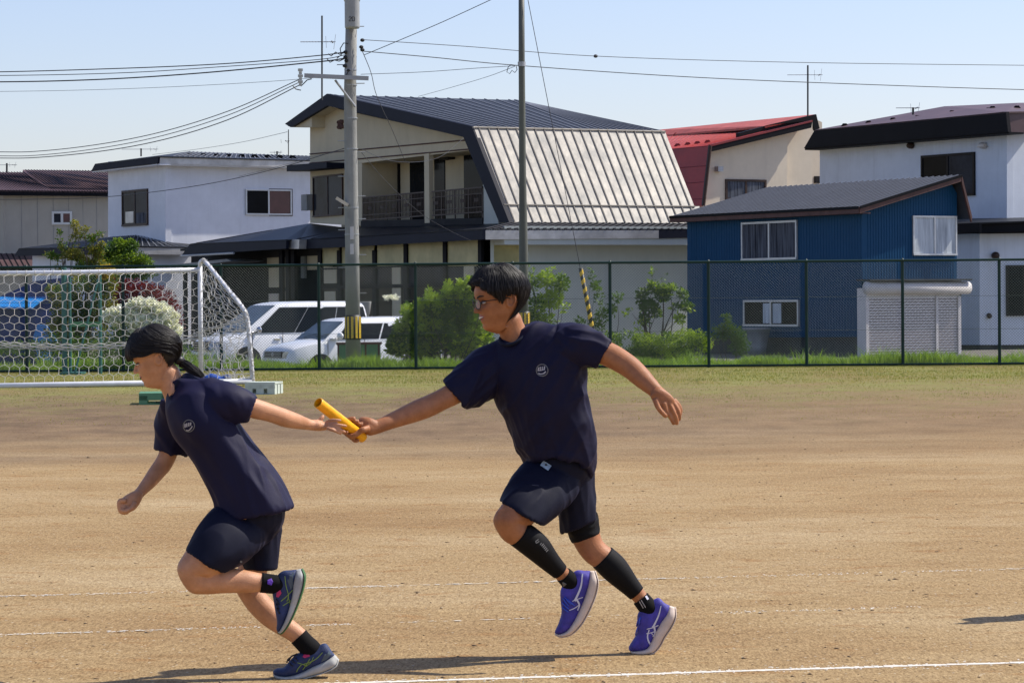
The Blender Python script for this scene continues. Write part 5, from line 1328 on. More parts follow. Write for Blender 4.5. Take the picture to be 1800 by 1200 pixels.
# ---------------------------------------------------------------- cars
def car(name, label, loc, ang, sp):
    T = thing(name, loc, label, 'car'); T.rotation_euler.z = ang
    def lk(nm, m, mt, par=T, smooth=False):
        me = m.mesh(nm); me.materials.append(mt); o = bpy.data.objects.new(nm, me); col.objects.link(o); o.parent = par
        if smooth: me.shade_smooth()
        return o
    L_, W, H_ = sp['L'], sp['W'], sp['H']; wr = sp['wr']; h = L_/2; w = W/2; zb = sp['belt']
    wx = (h-sp['fo'], -h+sp['ro'])
    # lower body: rings along x
    def sec(x, w_, z0, z1, cr=.05):
        half = [(0,z0),(w_*.86,z0),(w_*.97,z0+.06),(w_,z0+.18),(w_*1.0,(z0+z1)/2),(w_*.985,z1-.14),(w_*.95,z1-.035),(w_*.82,z1+.0),(w_*.4,z1+cr*.7),(0,z1+cr)]
        ring = half + [(-y,z) for y,z in half[-2:0:-1]]
        return [Vector((x,y,z)) for y,z in ring]
    m = MB(); rings = [sec(*s) for s in sp['body']]; n = len(rings[0])
    vs = [v for r_ in rings for v in r_]; fs = [(i*n+k, i*n+(k+1)%n, (i+1)*n+(k+1)%n, (i+1)*n+k) for i in range(len(rings)-1) for k in range(n)]
    fs += [tuple(range(n)), tuple((len(rings)-1)*n+k for k in range(n))]; m.add(vs, fs)
    # greenhouse
    wb, wt = w*sp['wb'], w*sp['wt']; zr = H_
    def gp(f, z, y):  # f 0 rear .. 1 front
        t = (z-zb)/(zr-zb); xb = sp['gxb'][0]*(1-f)+sp['gxb'][1]*f; xt = sp['gxt'][0]*(1-f)+sp['gxt'][1]*f
        return Vector((xb*(1-t)+xt*t, y, z))
    rows = []
    for f in (0,.03,.1,.5,.9,.97,1):
        e = {0:.07,.03:.035,.1:.0,.5:-.012,.9:.022,.97:.055,1:.095}[f]; ww = wb*(1-e*.5); wtt = wt*(1-e)
        half = [(0,zb-.08),(ww,zb-.08),(ww,zb),(wtt+.01,zr-.13-e),(wtt-.03,zr-.06-e),(wtt-.12,zr-.02-e*.6),(wtt*.5,zr+.0-e*.5),(0,zr+.012-e*.5)]
        ring = half+[(-y,z) for y,z in half[-2:0:-1]]
        rows.append([gp(f,z,y) for y,z in ring])
    n = len(rows[0]); vs = [v for r_ in rows for v in r_]; fs = [(i*n+k, i*n+(k+1)%n, (i+1)*n+(k+1)%n, (i+1)*n+k) for i in range(len(rows)-1) for k in range(n)]
    fs += [tuple(range(n)), tuple((len(rows)-1)*n+k for k in range(n))]; m.add(vs, fs)
    me = m.mesh('body'); bm = bmesh.new(); bm.from_mesh(me); bmesh.ops.bevel(bm, geom=[e for e in bm.edges if e.calc_face_angle(0) > .5], offset=.02, segments=2, affect='EDGES', clamp_overlap=True); bm.to_mesh(me); bm.free()
    me.materials.append(M['car_white']); body = bpy.data.objects.new('body', me); col.objects.link(body); body.parent = T
    me.shade_smooth(); me.set_sharp_from_angle(angle=R(38)) if hasattr(me, 'set_sharp_from_angle') else None
    # windows
    zl, zh = zb+.015, zr-.15
    def ysd(z): t = (z-zb)/(zr-.13-zb); return wb*(1-t)+(wt+.01)*t
    for s in (1,-1):
        for (f0b,f1b,f0t,f1t) in sp['win']:
            q = []
            for f, z in ((f0b,zl),(f1b,zl),(f1t,zh),(f0t,zh)): q.append(gp(f,z,s*(ysd(z)+.002)))
            m = MB(); m.slab(q, (0,s*.008,0)); lk('side_window', m, M['car_glass'])
    for f, nm, mt in ((1,'windscreen',M['car_shield']),(0,'rear_window',M['car_glass'])):
        a = [gp(f,zb+.03,wb*.9), gp(f,zb+.03,-wb*.9), gp(f,zr-.10,-wt*.86), gp(f,zr-.10,wt*.86)]; d = Vector((.012 if f else -.012,0,.006))
        m = MB(); m.slab([p+d for p in a], d*-2.4); lk(nm, m, mt)
    m = MB()
    for y in (.25,-.35): m.tube(gp(1,zb+.05,y)+Vector((.03,0,.02)), gp(1,zb+.12,y+.5)+Vector((.03,0,.02)), .009, 4)
    lk('wiper', m, M['blackp'])
    # wheels
    for x in wx:
        for s in (1,-1):
            m = MB(); yw = s*(w-.11)
            m.loft([(Vector((x,yw-s*.11,wr)), Vector((wr*.9,0,0)), Vector((0,0,wr*.9))),(Vector((x,yw-s*.09,wr)), Vector((wr,0,0)), Vector((0,0,wr))),(Vector((x,yw+s*.07,wr)), Vector((wr,0,0)), Vector((0,0,wr))),(Vector((x,yw+s*.10,wr)), Vector((wr*.92,0,0)), Vector((0,0,wr*.92)))], 28, 1)
            wh = lk('wheel', m, M['tyre'], smooth=False)
            m = MB(); m.loft([(Vector((x,yw+s*.09,wr)), Vector((wr*.64,0,0)), Vector((0,0,wr*.64))),(Vector((x,yw+s*.112,wr)), Vector((wr*.60,0,0)), Vector((0,0,wr*.60)))], 24, 1)
            for k in range(5):
                a = k*1.2566; c = Vector((x+math.cos(a)*wr*.33, yw+s*.118, wr+math.sin(a)*wr*.33)); m.box(c, (wr*.26,.012,.028), (Vector((math.cos(a),0,math.sin(a))), Vector((0,1,0)), Vector((-math.sin(a),0,math.cos(a)))))
            lk('rim', m, M['rim'], wh)
            m = MB(); m.loft([(Vector((x,s*(w*.6),wr+.01)), Vector((wr*1.17,0,0)), Vector((0,0,wr*1.17))),(Vector((x,s*(w+.004),wr+.01)), Vector((wr*1.17,0,0)), Vector((0,0,wr*1.17)))], 30, 1); lk('wheel_arch', m, M['blackp'])
    # front
    fx = sp['fx']
    for s in (1,-1):
        m = MB(); y0, y1, z0, z1 = sp['lamp']
        m.loft([(Vector((fx-.22,s*(y0+y1)/2,(z0+z1)/2)), Vector((0,(y1-y0)/2,0)), Vector((0,0,(z1-z0)/2))),(Vector((fx-.045,s*(y0+y1)/2,(z0+z1)/2)), Vector((-.07,(y1-y0)/2*s,0)), Vector((-.02,0,(z1-z0)/2)))], 16, 1, True, .45)
        lk('headlight', m, M['lamp'])
        m = MB(); yy = w+.10; m.ell(gp(.93,zb+.10,s*(wb+.11))+Vector((.0,0,0)), (.07,.12,.085), None, 14, 10); m.box(gp(.95,zb+.03,s*(wb+.02)), (.05,.06,.02)); lk('wing_mirror', m, M['car_white'] if sp['kind'] == 'wagon' else M['chrome'], smooth=True)
        for k in sp['seams']: m = MB(); m.box((k, s*(w*.995), (.28+zb-.1)/2+.1), (.005,.008,(zb-.35)/2)); lk('door_gap', m, M['shutter_gap'])
        for k in sp['handles']:
            m = MB(); m.box((k, s*(w*.985+.012), zb-.16), (.09,.018,.018)); lk('door_handle', m, M['chrome'])
        m = MB(); m.box((0,s*(w*.995),.24),(L_*.28,.012,.05)); lk('sill_trim', m, M['concrete'])
    gy, g0, g1 = sp['grille']; m = MB(); m.box((fx-.01,0,(g0+g1)/2), (.05,gy,(g1-g0)/2)); gr = lk('grille', m, M['blackp'])
    m = MB()
    for k in range(4): m.box((fx+.045,0,g0+(g1-g0)*(k+.5)/4), (.006,gy*.96,.008))
    m.ell((fx+.05,0,(g0+g1)/2), (.012,.07,.05), None, 12, 6); lk('grille_bars', m, M['chrome'] if sp['kind'] != 'wagon' else M['rim'], gr)
    m = MB(); m.box((fx+.04,0,.27), (.05,w*.55,.06)); lk('lower_intake', m, M['blackp'])
    m = MB(); m.box((fx+.075,0,.40), (.008,.165,.075)); lk('number_plate', m, M['shutter'])
    return T
wagon = dict(kind='wagon', L=4.2, W=1.70, H=1.52, belt=.98, wr=.30, fo=.80, ro=.85, fx=2.105, wb=.955, wt=.80,
    body=[(-2.1,.76,.40,.88),(-2.06,.83,.25,.97),(-1.6,.85,.22,.98),(0,.85,.20,.98),(.95,.85,.20,.98),(1.15,.85,.20,.965),(1.6,.845,.20,.90),(1.92,.81,.20,.82),(2.03,.76,.22,.74),(2.10,.70,.27,.55)],
    gxb=(-2.04,1.16), gxt=(-1.93,.42), win=[(.02,.215,.03,.235),(.225,.53,.245,.555),(.545,.90,.57,.95)], lamp=(.47,.76,.56,.72), grille=(.44,.57,.72), seams=(-.95,.10,1.10), handles=(-.75,.28))
van = dict(kind='van', L=4.75, W=1.80, H=1.91, belt=1.08, wr=.34, fo=.88, ro=.95, fx=2.375, wb=.955, wt=.84,
    body=[(-2.37,.80,.42,1.0),(-2.33,.88,.26,1.07),(-1.8,.90,.23,1.08),(0,.90,.22,1.08),(1.0,.90,.22,1.08),(1.45,.90,.22,1.06),(1.9,.885,.22,1.0),(2.18,.84,.22,.92),(2.30,.78,.24,.80),(2.37,.70,.30,.55)],
    gxb=(-2.28,1.60), gxt=(-2.12,.42), win=[(.02,.305,.03,.315),(.31,.61,.32,.63),(.615,.92,.635,.945)], lamp=(.44,.80,.66,.86), grille=(.42,.62,.88), seams=(-.75,.45,1.35), handles=(-.2,.62))
c = P(513,620,67.5); a = R(32); hd = Vector((-math.cos(a),-math.sin(a),0)); lf = Vector((math.sin(a),-math.cos(a),0))
loc = Vector((c.x,c.y,ZB))-hd*2.05-lf*.80
car('estate_car', 'small white estate car with grey headlamp, parked nearer the fence', tuple(loc), math.atan2(hd.y,hd.x), wagon)
c = P(386,620,74); a = R(33); hd = Vector((-math.cos(a),-math.sin(a),0)); lf = Vector((math.sin(a),-math.cos(a),0))
loc = Vector((c.x,c.y,ZB))-hd*2.3-lf*.86
car('people_carrier', 'tall white people carrier with dark tinted windows behind the goal side net', tuple(loc), math.atan2(hd.y,hd.x), van)
# ================================================================ people
def skinmat(name, c, c2):
    m = mat(name, c, 0.52, var=0.16, vs=16, c2=tuple(x*.9 for x in c2), bump=0.16, bs=230, spec=0.4)
    b = m.node_tree.nodes['Principled BSDF']; b.inputs['Subsurface Weight'].default_value = 0.12
    b.inputs['Subsurface Radius'].default_value = (0.012, 0.004, 0.002); b.inputs['Subsurface Scale'].default_value = 1.0
    return m
M['skin_boy'] = skinmat('tanned_skin', (0.385,0.160,0.066), (0.33,0.128,0.050))
M['skin_girl'] = skinmat('light_skin', (0.54,0.275,0.150), (0.49,0.235,0.120))
M['lips'] = mat('lips', (0.36,0.10,0.08), 0.45, var=0.1, vs=30)
M['mouth'] = mat('mouth_interior', (0.08,0.015,0.015), 0.6, var=0)
M['teeth'] = mat('teeth', (0.75,0.72,0.64), 0.3, var=0)
M['eye_white'] = mat('eye_white', (0.55,0.52,0.50), 0.2, var=0)
M['iris'] = mat('dark_iris', (0.012,0.008,0.006), 0.1, var=0)
M['brow'] = mat('dark_eyebrow', (0.025,0.017,0.014), 0.8, var=0.2, vs=60)
def cloth(name, c, rough=0.75, sheen=0.35):
    m = mat(name, c, rough, var=0.10, vs=5, bump=0.10, bs=420, spec=0.18, sheen=sheen)
    b = m.node_tree.nodes['Principled BSDF']; b.inputs['Sheen Tint'].default_value = (0.25,0.25,0.6,1); return m
M['shirt'] = cloth('navy_jersey', (0.0085,0.0080,0.028), 0.64, 0.05)
M['shirt2'] = cloth('navy_jersey_girl', (0.0092,0.0086,0.033), 0.62, 0.06)
M['shorts'] = cloth('navy_shorts', (0.0042,0.0055,0.018), 0.65, 0.04)
M['collar'] = cloth('navy_collar_rib', (0.007,0.010,0.022), 0.75, 0.05)
M['sock'] = cloth('black_sock', (0.0035,0.0035,0.004), 0.85, 0.02)
M['calf'] = cloth('black_calf_sleeve', (0.003,0.003,0.0035), 0.7, 0.02)
M['shoe_v'] = mat('violet_blue_knit', (0.060,0.045,0.36), 0.6, var=0.35, vs=16, bump=0.3, bs=500, c2=(0.030,0.026,0.20))
M['shoe_n'] = mat('navy_knit', (0.018,0.035,0.12), 0.6, var=0.3, vs=14, bump=0.3, bs=500, c2=(0.010,0.022,0.08))
M['heel_grey'] = mat('grey_heel_counter', (0.07,0.10,0.13), 0.5, var=0.2)
M['sole_c'] = mat('cream_foam_sole', (0.66,0.54,0.45), 0.6, var=0.15, vs=14)
M['sole_w'] = mat('grey_white_foam_sole', (0.42,0.42,0.40), 0.6, var=0.2, vs=14)
M['outsole'] = mat('green_outsole', (0.05,0.16,0.05), 0.7, var=0.2)
M['outsole_k'] = mat('dark_outsole', (0.03,0.03,0.03), 0.8, var=0.2)
M['mark_w'] = mat('white_shoe_mark', (0.62,0.62,0.72), 0.4, var=0)
M['mark_g'] = mat('lime_shoe_mark', (0.20,0.30,0.05), 0.5, var=0)
M['pink'] = mat('pink_tongue_label', (0.55,0.03,0.12), 0.6, var=0)
M['violet'] = mat('violet_label', (0.10,0.025,0.35), 0.6, var=0)
M['lace_b'] = mat('blue_lace', (0.04,0.10,0.62), 0.6, var=0.1)
M['lace_n'] = mat('dark_lace', (0.01,0.01,0.02), 0.7, var=0)
M['print'] = mat('white_print', (0.42,0.40,0.40), 0.7, var=0.1, vs=90)
M['print_dim'] = mat('grey_print', (0.15,0.15,0.15), 0.7, var=0.1, vs=90)
M['print_faint'] = mat('faint_print', (0.030,0.030,0.05), 0.7, var=0)
M['label_w'] = mat('pale_label', (0.38,0.48,0.54), 0.6, var=0.15, vs=60)
M['frame_k'] = mat('dark_spectacle_frame', (0.012,0.010,0.012), 0.35, var=0)
def lensmat():
    m = bpy.data.materials.new('spectacle_lens'); m.use_nodes = True; nt = m.node_tree; b = nt.nodes['Principled BSDF']
    b.inputs['Base Color'].default_value = (.9,.9,.95,1); b.inputs['Roughness'].default_value = .03; b.inputs['Alpha'].default_value = .22; b.inputs['Specular IOR Level'].default_value = .8
    return m
M['lens'] = lensmat()
def hairmat():
    m = bpy.data.materials.new('black_hair'); m.use_nodes = True; nt = m.node_tree; N = nt.nodes; L = nt.links; b = N['Principled BSDF']
    b.inputs['Base Color'].default_value = (.011,.009,.009,1); b.inputs['Roughness'].default_value = .46; b.inputs['Specular IOR Level'].default_value = .38
    return m
M['hair'] = hairmat()
# ---------------------------------------------------------------- head
HZ  = [-.012,0,.012,.025,.035,.045,.055,.062,.072,.080,.095,.108,.115,.128,.145,.16,.185,.205,.219,.226]
HF  = [.028,.060,.081,.0875,.083,.0905,.0875,.0935,.0885,.0910,.0865,.0815,.0815,.0930,.0955,.0945,.0840,.062,.034,.001]
HBz = [-.012,.02,.05,.08,.11,.14,.17,.195,.215,.226]
HB  = [-.040,-.012,.034,.072,.092,.100,.094,.074,.040,.001]
HWz = [-.012,0,.02,.04,.06,.09,.12,.15,.18,.20,.219,.226]
HW  = [.012,.026,.040,.050,.060,.068,.073,.076,.070,.055,.028,.001]
class Head:
    def __init__(s, O, f, u, sc, slim=1.0):
        s.O = Vector(O); s.f = Vector(f).normalized(); u = Vector(u); s.u = (u-s.f*u.dot(s.f)).normalized(); s.l = s.u.cross(s.f); s.sc = sc; s.slim = slim
    def w(s, x, y, z): return s.O + (s.f*x + s.l*y + s.u*z)*s.sc
    def surf(s, th, z, off=0.0):
        xf = np.interp(z, HZ, HF); xb = np.interp(z, HBz, HB); w = np.interp(z, HWz, HW)*s.slim
        c, sn = math.cos(th), math.sin(th)
        if c >= 0: x = xf*abs(c)**.80; y = w*math.copysign(abs(sn)**.86, sn)
        else: x = -xb*abs(c)**.9; y = w*math.copysign(abs(sn)**.9, sn)
        if c > 0:
            # lip / chin ridge only near the middle, eye sockets
            k = math.exp(-(y/.026)**2)
            xs_ = np.interp(z, [.0,.03,.06,.10,.13], [.080,.081,.083,.084,.088])
            if z < .1: x -= (xf-min(xf, xs_))*(1-k)*abs(c)
            for e in (1,-1): x -= .0085*math.exp(-((y-e*.031)/.017)**2-((z-.113)/.011)**2)
            for e in (1,-1): x += .004*math.exp(-((y-e*.042)/.02)**2-((z-.088)/.016)**2)
        r = math.hypot(x, y) or 1e-6
        return (x+off*x/r, y+off*y/r, z)
    def build(s, mb):
        nz, nt = 64, 72; vs = []
        for j in range(nz+1):
            z = -.012+.238*(j/nz)
            if j > nz-6: z = .226-(.226-(-.012+.238*((nz-6)/nz)))*(((nz-j)/6)**1.4)
            for i in range(nt): vs.append(s.w(*s.surf(2*math.pi*i/nt, z)))
        fs = [(j*nt+i, j*nt+(i+1)%nt, (j+1)*nt+(i+1)%nt, (j+1)*nt+i) for j in range(nz) for i in range(nt)]
        fs += [tuple(range(nt)), tuple(nz*nt+i for i in range(nt))]; mb.add(vs, fs)
        # nose
        ax = lambda: (s.l, s.u, s.f)
        mb.limb([(s.w(.082,0,.120), .006*s.sc), (s.w(.090,0,.108), .0075*s.sc), (s.w(.0975,0,.096), .0085*s.sc), (s.w(.1010,0,.0875), .0100*s.sc)], n=12, sub=3, hint=s.l)
        mb.ell(s.w(.102,0,.0865), (.0105*s.sc,.0088*s.sc,.0098*s.sc), ax(), 12, 8)
        for e in (1,-1): mb.ell(s.w(.0925,e*.0105,.0835), (.0065*s.sc,.0065*s.sc,.0095*s.sc), ax(), 10, 8)
        # ears
        for e in (1,-1):
            yw = .0715*s.slim
            ring = [(-.004,.080),(.004,.088),(.004,.100),(.003,.112),(-.004,.122),(-.016,.125),(-.025,.117),(-.026,.104),(-.020,.091),(-.010,.081)]
            pts = [s.w(x-.008, e*(yw+.002+.55*max(0,-x)), z) for x, z in ring]
            mb.path([Vector(q) for q in catmull([tuple(p) for p in pts+[pts[0]]], 3)][:-1], .0036*s.sc, 8, closed=True)
            mb.ell(s.w(-.019, e*(yw+.003), .104), (.0115*s.sc,.018*s.sc,.0045*s.sc), ((s.f-s.l*e*.45).normalized(), s.u, (s.l+s.f*e*.45).normalized()), 12, 8)
            mb.ell(s.w(-.016, e*(yw+.003), .084), (.008*s.sc,.009*s.sc,.0045*s.sc), (s.f, s.u, s.l), 10, 8)
# ---------------------------------------------------------------- helpers on meshes
def bvh_of(me): 
    bm = bmesh.new(); bm.from_mesh(me); t = BVHTree.FromBMesh(bm); bm.free(); return t
def hit(bvh, px, py, off):
    d = ray(px, py).normalized(); r_ = bvh.ray_cast(CAM, d)
    if r_[0] is None: return None
    n = r_[1]; n = n if n.dot(d) < 0 else -n
    return r_[0] + n*off, n
def ribbon(mb, bvh, pts, wd, off=.0015, sub=4):
    """strip laid on a surface, pts in pixels, width in pixels"""
    rows = [q[:2] for q in catmull([(p[0], p[1], 0) for p in pts], sub)]; v = []
    for i, (x, y) in enumerate(rows):
        a = rows[max(i-1,0)]; b = rows[min(i+1,len(rows)-1)]; dx, dy = b[0]-a[0], b[1]-a[1]; l = math.hypot(dx,dy) or 1
        w_ = wd if not isinstance(wd, (list,tuple)) else wd[0]+(wd[1]-wd[0])*i/(len(rows)-1)
        for s_ in (-1,1):
            h = hit(bvh, x-dy/l*w_/2*s_, y+dx/l*w_/2*s_, off)
            if h is None: return
            v.append(h[0])
    n = len(rows); mb.add(v, [(2*i,2*i+1,2*i+3,2*i+2) for i in range(n-1)])
def patch(mb, bvh, poly, off=.0015):
    c = (sum(p[0] for p in poly)/len(poly), sum(p[1] for p in poly)/len(poly)); v = []
    n = len(poly)
    for k in (0, .5, 1):
        for p in poly:
            h = hit(bvh, c[0]+(p[0]-c[0])*k, c[1]+(p[1]-c[1])*k, off)
            if h is None: return
            v.append(h[0])
    fs = [tuple(range(n, 2*n))] + [(n+i, n+(i+1)%n, 2*n+(i+1)%n, 2*n+i) for i in range(n)]
    mb.add(v, fs)
def folds(me, fields, seed=0):
    """cloth wrinkles: each field = (direction of the crease, scale across, scale along, amplitude, mask centre or None, mask radius)"""
    co = co_of(me); no = no_of(me); d = np.zeros(len(co))
    for k, (dr, sa, sl, amp, mc, mr) in enumerate(fields):
        dr = Vector(dr).normalized(); a, b = frame_of(dr); 
        A, B, D = np.array(a), np.array(b), np.array(dr)
        ua, ub, ud = co@A*sa, co@B*sa, co@D*sl
        warp = .0
        v = np.array([noise.noise(Vector((x+seed*5, y+k*7.7, z))) for x, y, z in zip(ua, ub, ud)])
        v = 1-np.abs(v)*3.2; v = np.clip(v, -.45, 1)+.2
        m_ = 1.0
        if mc is not None:
            r2 = ((co-np.array(mc))**2).sum(1)/mr**2; m_ = np.exp(-r2)
        d += v*amp*1.45*m_
    set_co(me, co+no*d[:,None])
    return smooth_mesh(me, 5)
def hem_loft(mb, st, n=32, sub=5, depth=.03, thick=.006, ex=1.0):
    """tube of cloth whose last station is an open hem (turned inwards)"""
    rows = catmull([np.concatenate([np.array(c), np.array(a), np.array(b)]) for c, a, b in st], sub)
    c1, a1, b1 = [np.array(x) for x in st[-1]]; c0 = np.array(st[-2][0]); dr = (c1-c0)/np.linalg.norm(c1-c0)
    ra = max(.001, np.linalg.norm(a1)); rb = max(.001, np.linalg.norm(b1))
    k = 1-thick/min(ra, rb)*1.3
    ext = [np.concatenate([c1-dr*0, a1*k, b1*k]), np.concatenate([c1-dr*depth, a1*k*.97, b1*k*.97])]
    vs = []; rows = rows+ext
    for r in rows:
        for i in range(n):
            t = 2*math.pi*i/n; c_, s_ = math.cos(t), math.sin(t)
            c_ = math.copysign(abs(c_)**ex, c_); s_ = math.copysign(abs(s_)**ex, s_)
            vs.append(tuple(r[0:3]+r[3:6]*c_+r[6:9]*s_))
    N = len(rows); fs = [(i*n+k_, i*n+(k_+1)%n, (i+1)*n+(k_+1)%n, (i+1)*n+k_) for i in range(N-1) for k_ in range(n)]
    fs += [tuple(range(n-1,-1,-1)), tuple((N-1)*n+k_ for k_ in range(n))]; mb.add(vs, fs)
def px_st(px, py, Y, pa, hb, dY=0.0, up=False):
    """station: centre pixel, half-width vector in pixels (dx,dy), half depth in metres; dY tilts the width vector in depth"""
    c = P(px, py, Y); e = P(px+pa[0], py+pa[1], Y+dY); va = e-c
    return (c, va, Vector((0, hb, 0)))
def tube_px(mb, pts, n=24, sub=5, hb=None, dome=True):
    """limb through (px,py,Y,radius m[,depth radius])"""
    mb.limb([(P(p[0],p[1],p[2]), p[3], (p[4] if len(p) > 4 else p[3])) for p in pts], n=n, sub=sub, hint=(0,1,0), dome=dome)
def finger(mb, pts, r0, r1):
    pp = [Vector(q) for q in catmull([tuple(p) for p in pts], 4)]; n = len(pp)
    rr = [r0+(r1-r0)*i/(n-1) for i in range(n)]
    st = []; 
    t = (pp[-1]-pp[-2]).normalized()
    pp += [pp[-1]+t*r1*.6, pp[-1]+t*r1*.95]; rr += [r1*.75, r1*.2]
    mb.path(pp, rr, 12)
def finish_body(mb, name, parent, sk, head, vox=.0034):
    me = voxel(mb, name, vox, 3, .5)
    o = link(name, me, [sk, M['lips'], M['mouth']], parent, True)
    return o
def mesh_child(name, me, m, parent, smooth=True): return link(name, me, m, parent, smooth)
# ---------------------------------------------------------------- shoes
def shoe(name, parent, stn, Y, upper, sole, outs, dyaw=0.0, wsc=1.0, collar=2):
    """stations heel->toe: B (sole bottom px), S (welt px), T (upper top px), half width m"""
    Yk = [Y+dyaw*i/(len(stn)-1) for i in range(len(stn))]
    up = MB(); st = []
    for (B, S, T, w), y in zip(stn, Yk):
        s_, t_ = P(*S, y), P(*T, y); b_ = P(*B, y); s_ = s_+(b_-s_)*.25
        st.append(((s_+t_)/2, (t_-s_)/2, Vector((0, w*.94*wsc, 0))))
    up.loft(st, 26, 5, True, .88)
    me = voxel(up, 'upper', .0035, 3)
    so = MB(); st = []
    for (B, S, T, w), y in zip(stn, Yk):
        b_, s_ = P(*B, y), P(*S, y); s_ = s_+(s_-b_)*.12
        st.append(((s_+b_)/2, (s_-b_)/2, Vector((0, w*1.08*wsc, 0))))
    so.loft(st, 26, 5, True, .62)
    ms = voxel(so, 'sole', .0035, 2)
    su = link(name, me, upper, parent, True)
    link('sole', ms, sole, su, True)
    ou = MB(); st = []
    for (B, S, T, w), y in list(zip(stn, Yk))[:]:
        b_, s_ = P(*B, y), P(*S, y); d = (s_-b_); L_ = d.length or 1e-6; d = d/L_
        st.append((b_-d*.0005, d*.003, Vector((0, w*1.0*wsc, 0))))
    ou.loft(st, 20, 5, True, .6); ou.build('outsole', outs, su, True)
    return su, me, ms
def laces(parent, me, pts, m, r=.0022):
    b = bvh_of(me); q = MB()
    for a, c in pts:
        h0, h1 = hit(b, *a, .003), hit(b, *c, .003)
        if h0 and h1: q.path([h0[0]-Vector((0,-.0,0)), (h0[0]+h1[0])/2+(h0[1]+h1[1])*.002, h1[0]], r, 6)
    q.build('lace', m, parent, True)
# ---------------------------------------------------------------- hair
def hair_strands(mb, hd, roots, n, ln, r0, seed, flow, lift=(.004,.014), zmin=None, tol=.01):
    """roots(r)->(theta,z); flow(theta,z)->(dtheta,dz) per step; strands follow the skull surface"""
    r = random.Random(seed)
    for i in range(n):
        th, z = roots(r); L_ = ln*r.uniform(.7,1.15); off = r.uniform(*lift); pts = []; fr = r.random()
        jt, jz = r.gauss(0,.10), r.gauss(0,.10)
        for k in range(7):
            if zmin is not None: z = max(z, zmin(th)-tol*fr)
            o_ = off*(1-.2*k/6); zz = min(.2250, z); x_, y_, z_ = hd.surf(th, zz, o_); tp = max(0, (zz-.17)/.055)**1.5
            pts.append(hd.w(x_, y_, z_+o_*tp))
            dt, dz = flow(th, z, k); s_ = L_/6
            th += (dt+jt)*s_; z += (dz+jz*.1)*s_
        mb.path(pts, [r0*(1-.8*(k/6)**2) for k in range(7)], 4, cap=False)
def hair_cap(hd, covers, thick, nz=60, nt=96, nsc=.0022, seed=1):
    """shell over the skull: covers(th,z)->bool, thick(th,z)->offset"""
    m = MB(); idx = {}; vs = []
    for j in range(nz+1):
        z = .02+(.2255-.02)*(j/nz)
        if j > nz-8: z = .2255-(.2255-(.02+.2055*((nz-8)/nz)))*(((nz-j)/8)**1.5)
        for i in range(nt):
            th = 2*math.pi*i/nt-math.pi
            x, y, zz = hd.surf(th, z, thick(th, z)); top = max(0, (z-.17)/.055)**1.5
            st = noise.noise(Vector((th*22, z*9, seed)))*nsc
            vs.append(hd.w(x*(1+st/.09), y*(1+st/.09), zz+thick(th, z)*top+st*top))
    fs = []
    for j in range(nz):
        for i in range(nt):
            th = 2*math.pi*(i+.5)/nt-math.pi; z = .02+(.2055)*(j+.5)/nz
            if covers(th, z): fs.append((j*nt+i, j*nt+(i+1)%nt, (j+1)*nt+(i+1)%nt, (j+1)*nt+i))
    fs.append(tuple(nz*nt+i for i in range(nt)))
    m.add(vs, fs); return m
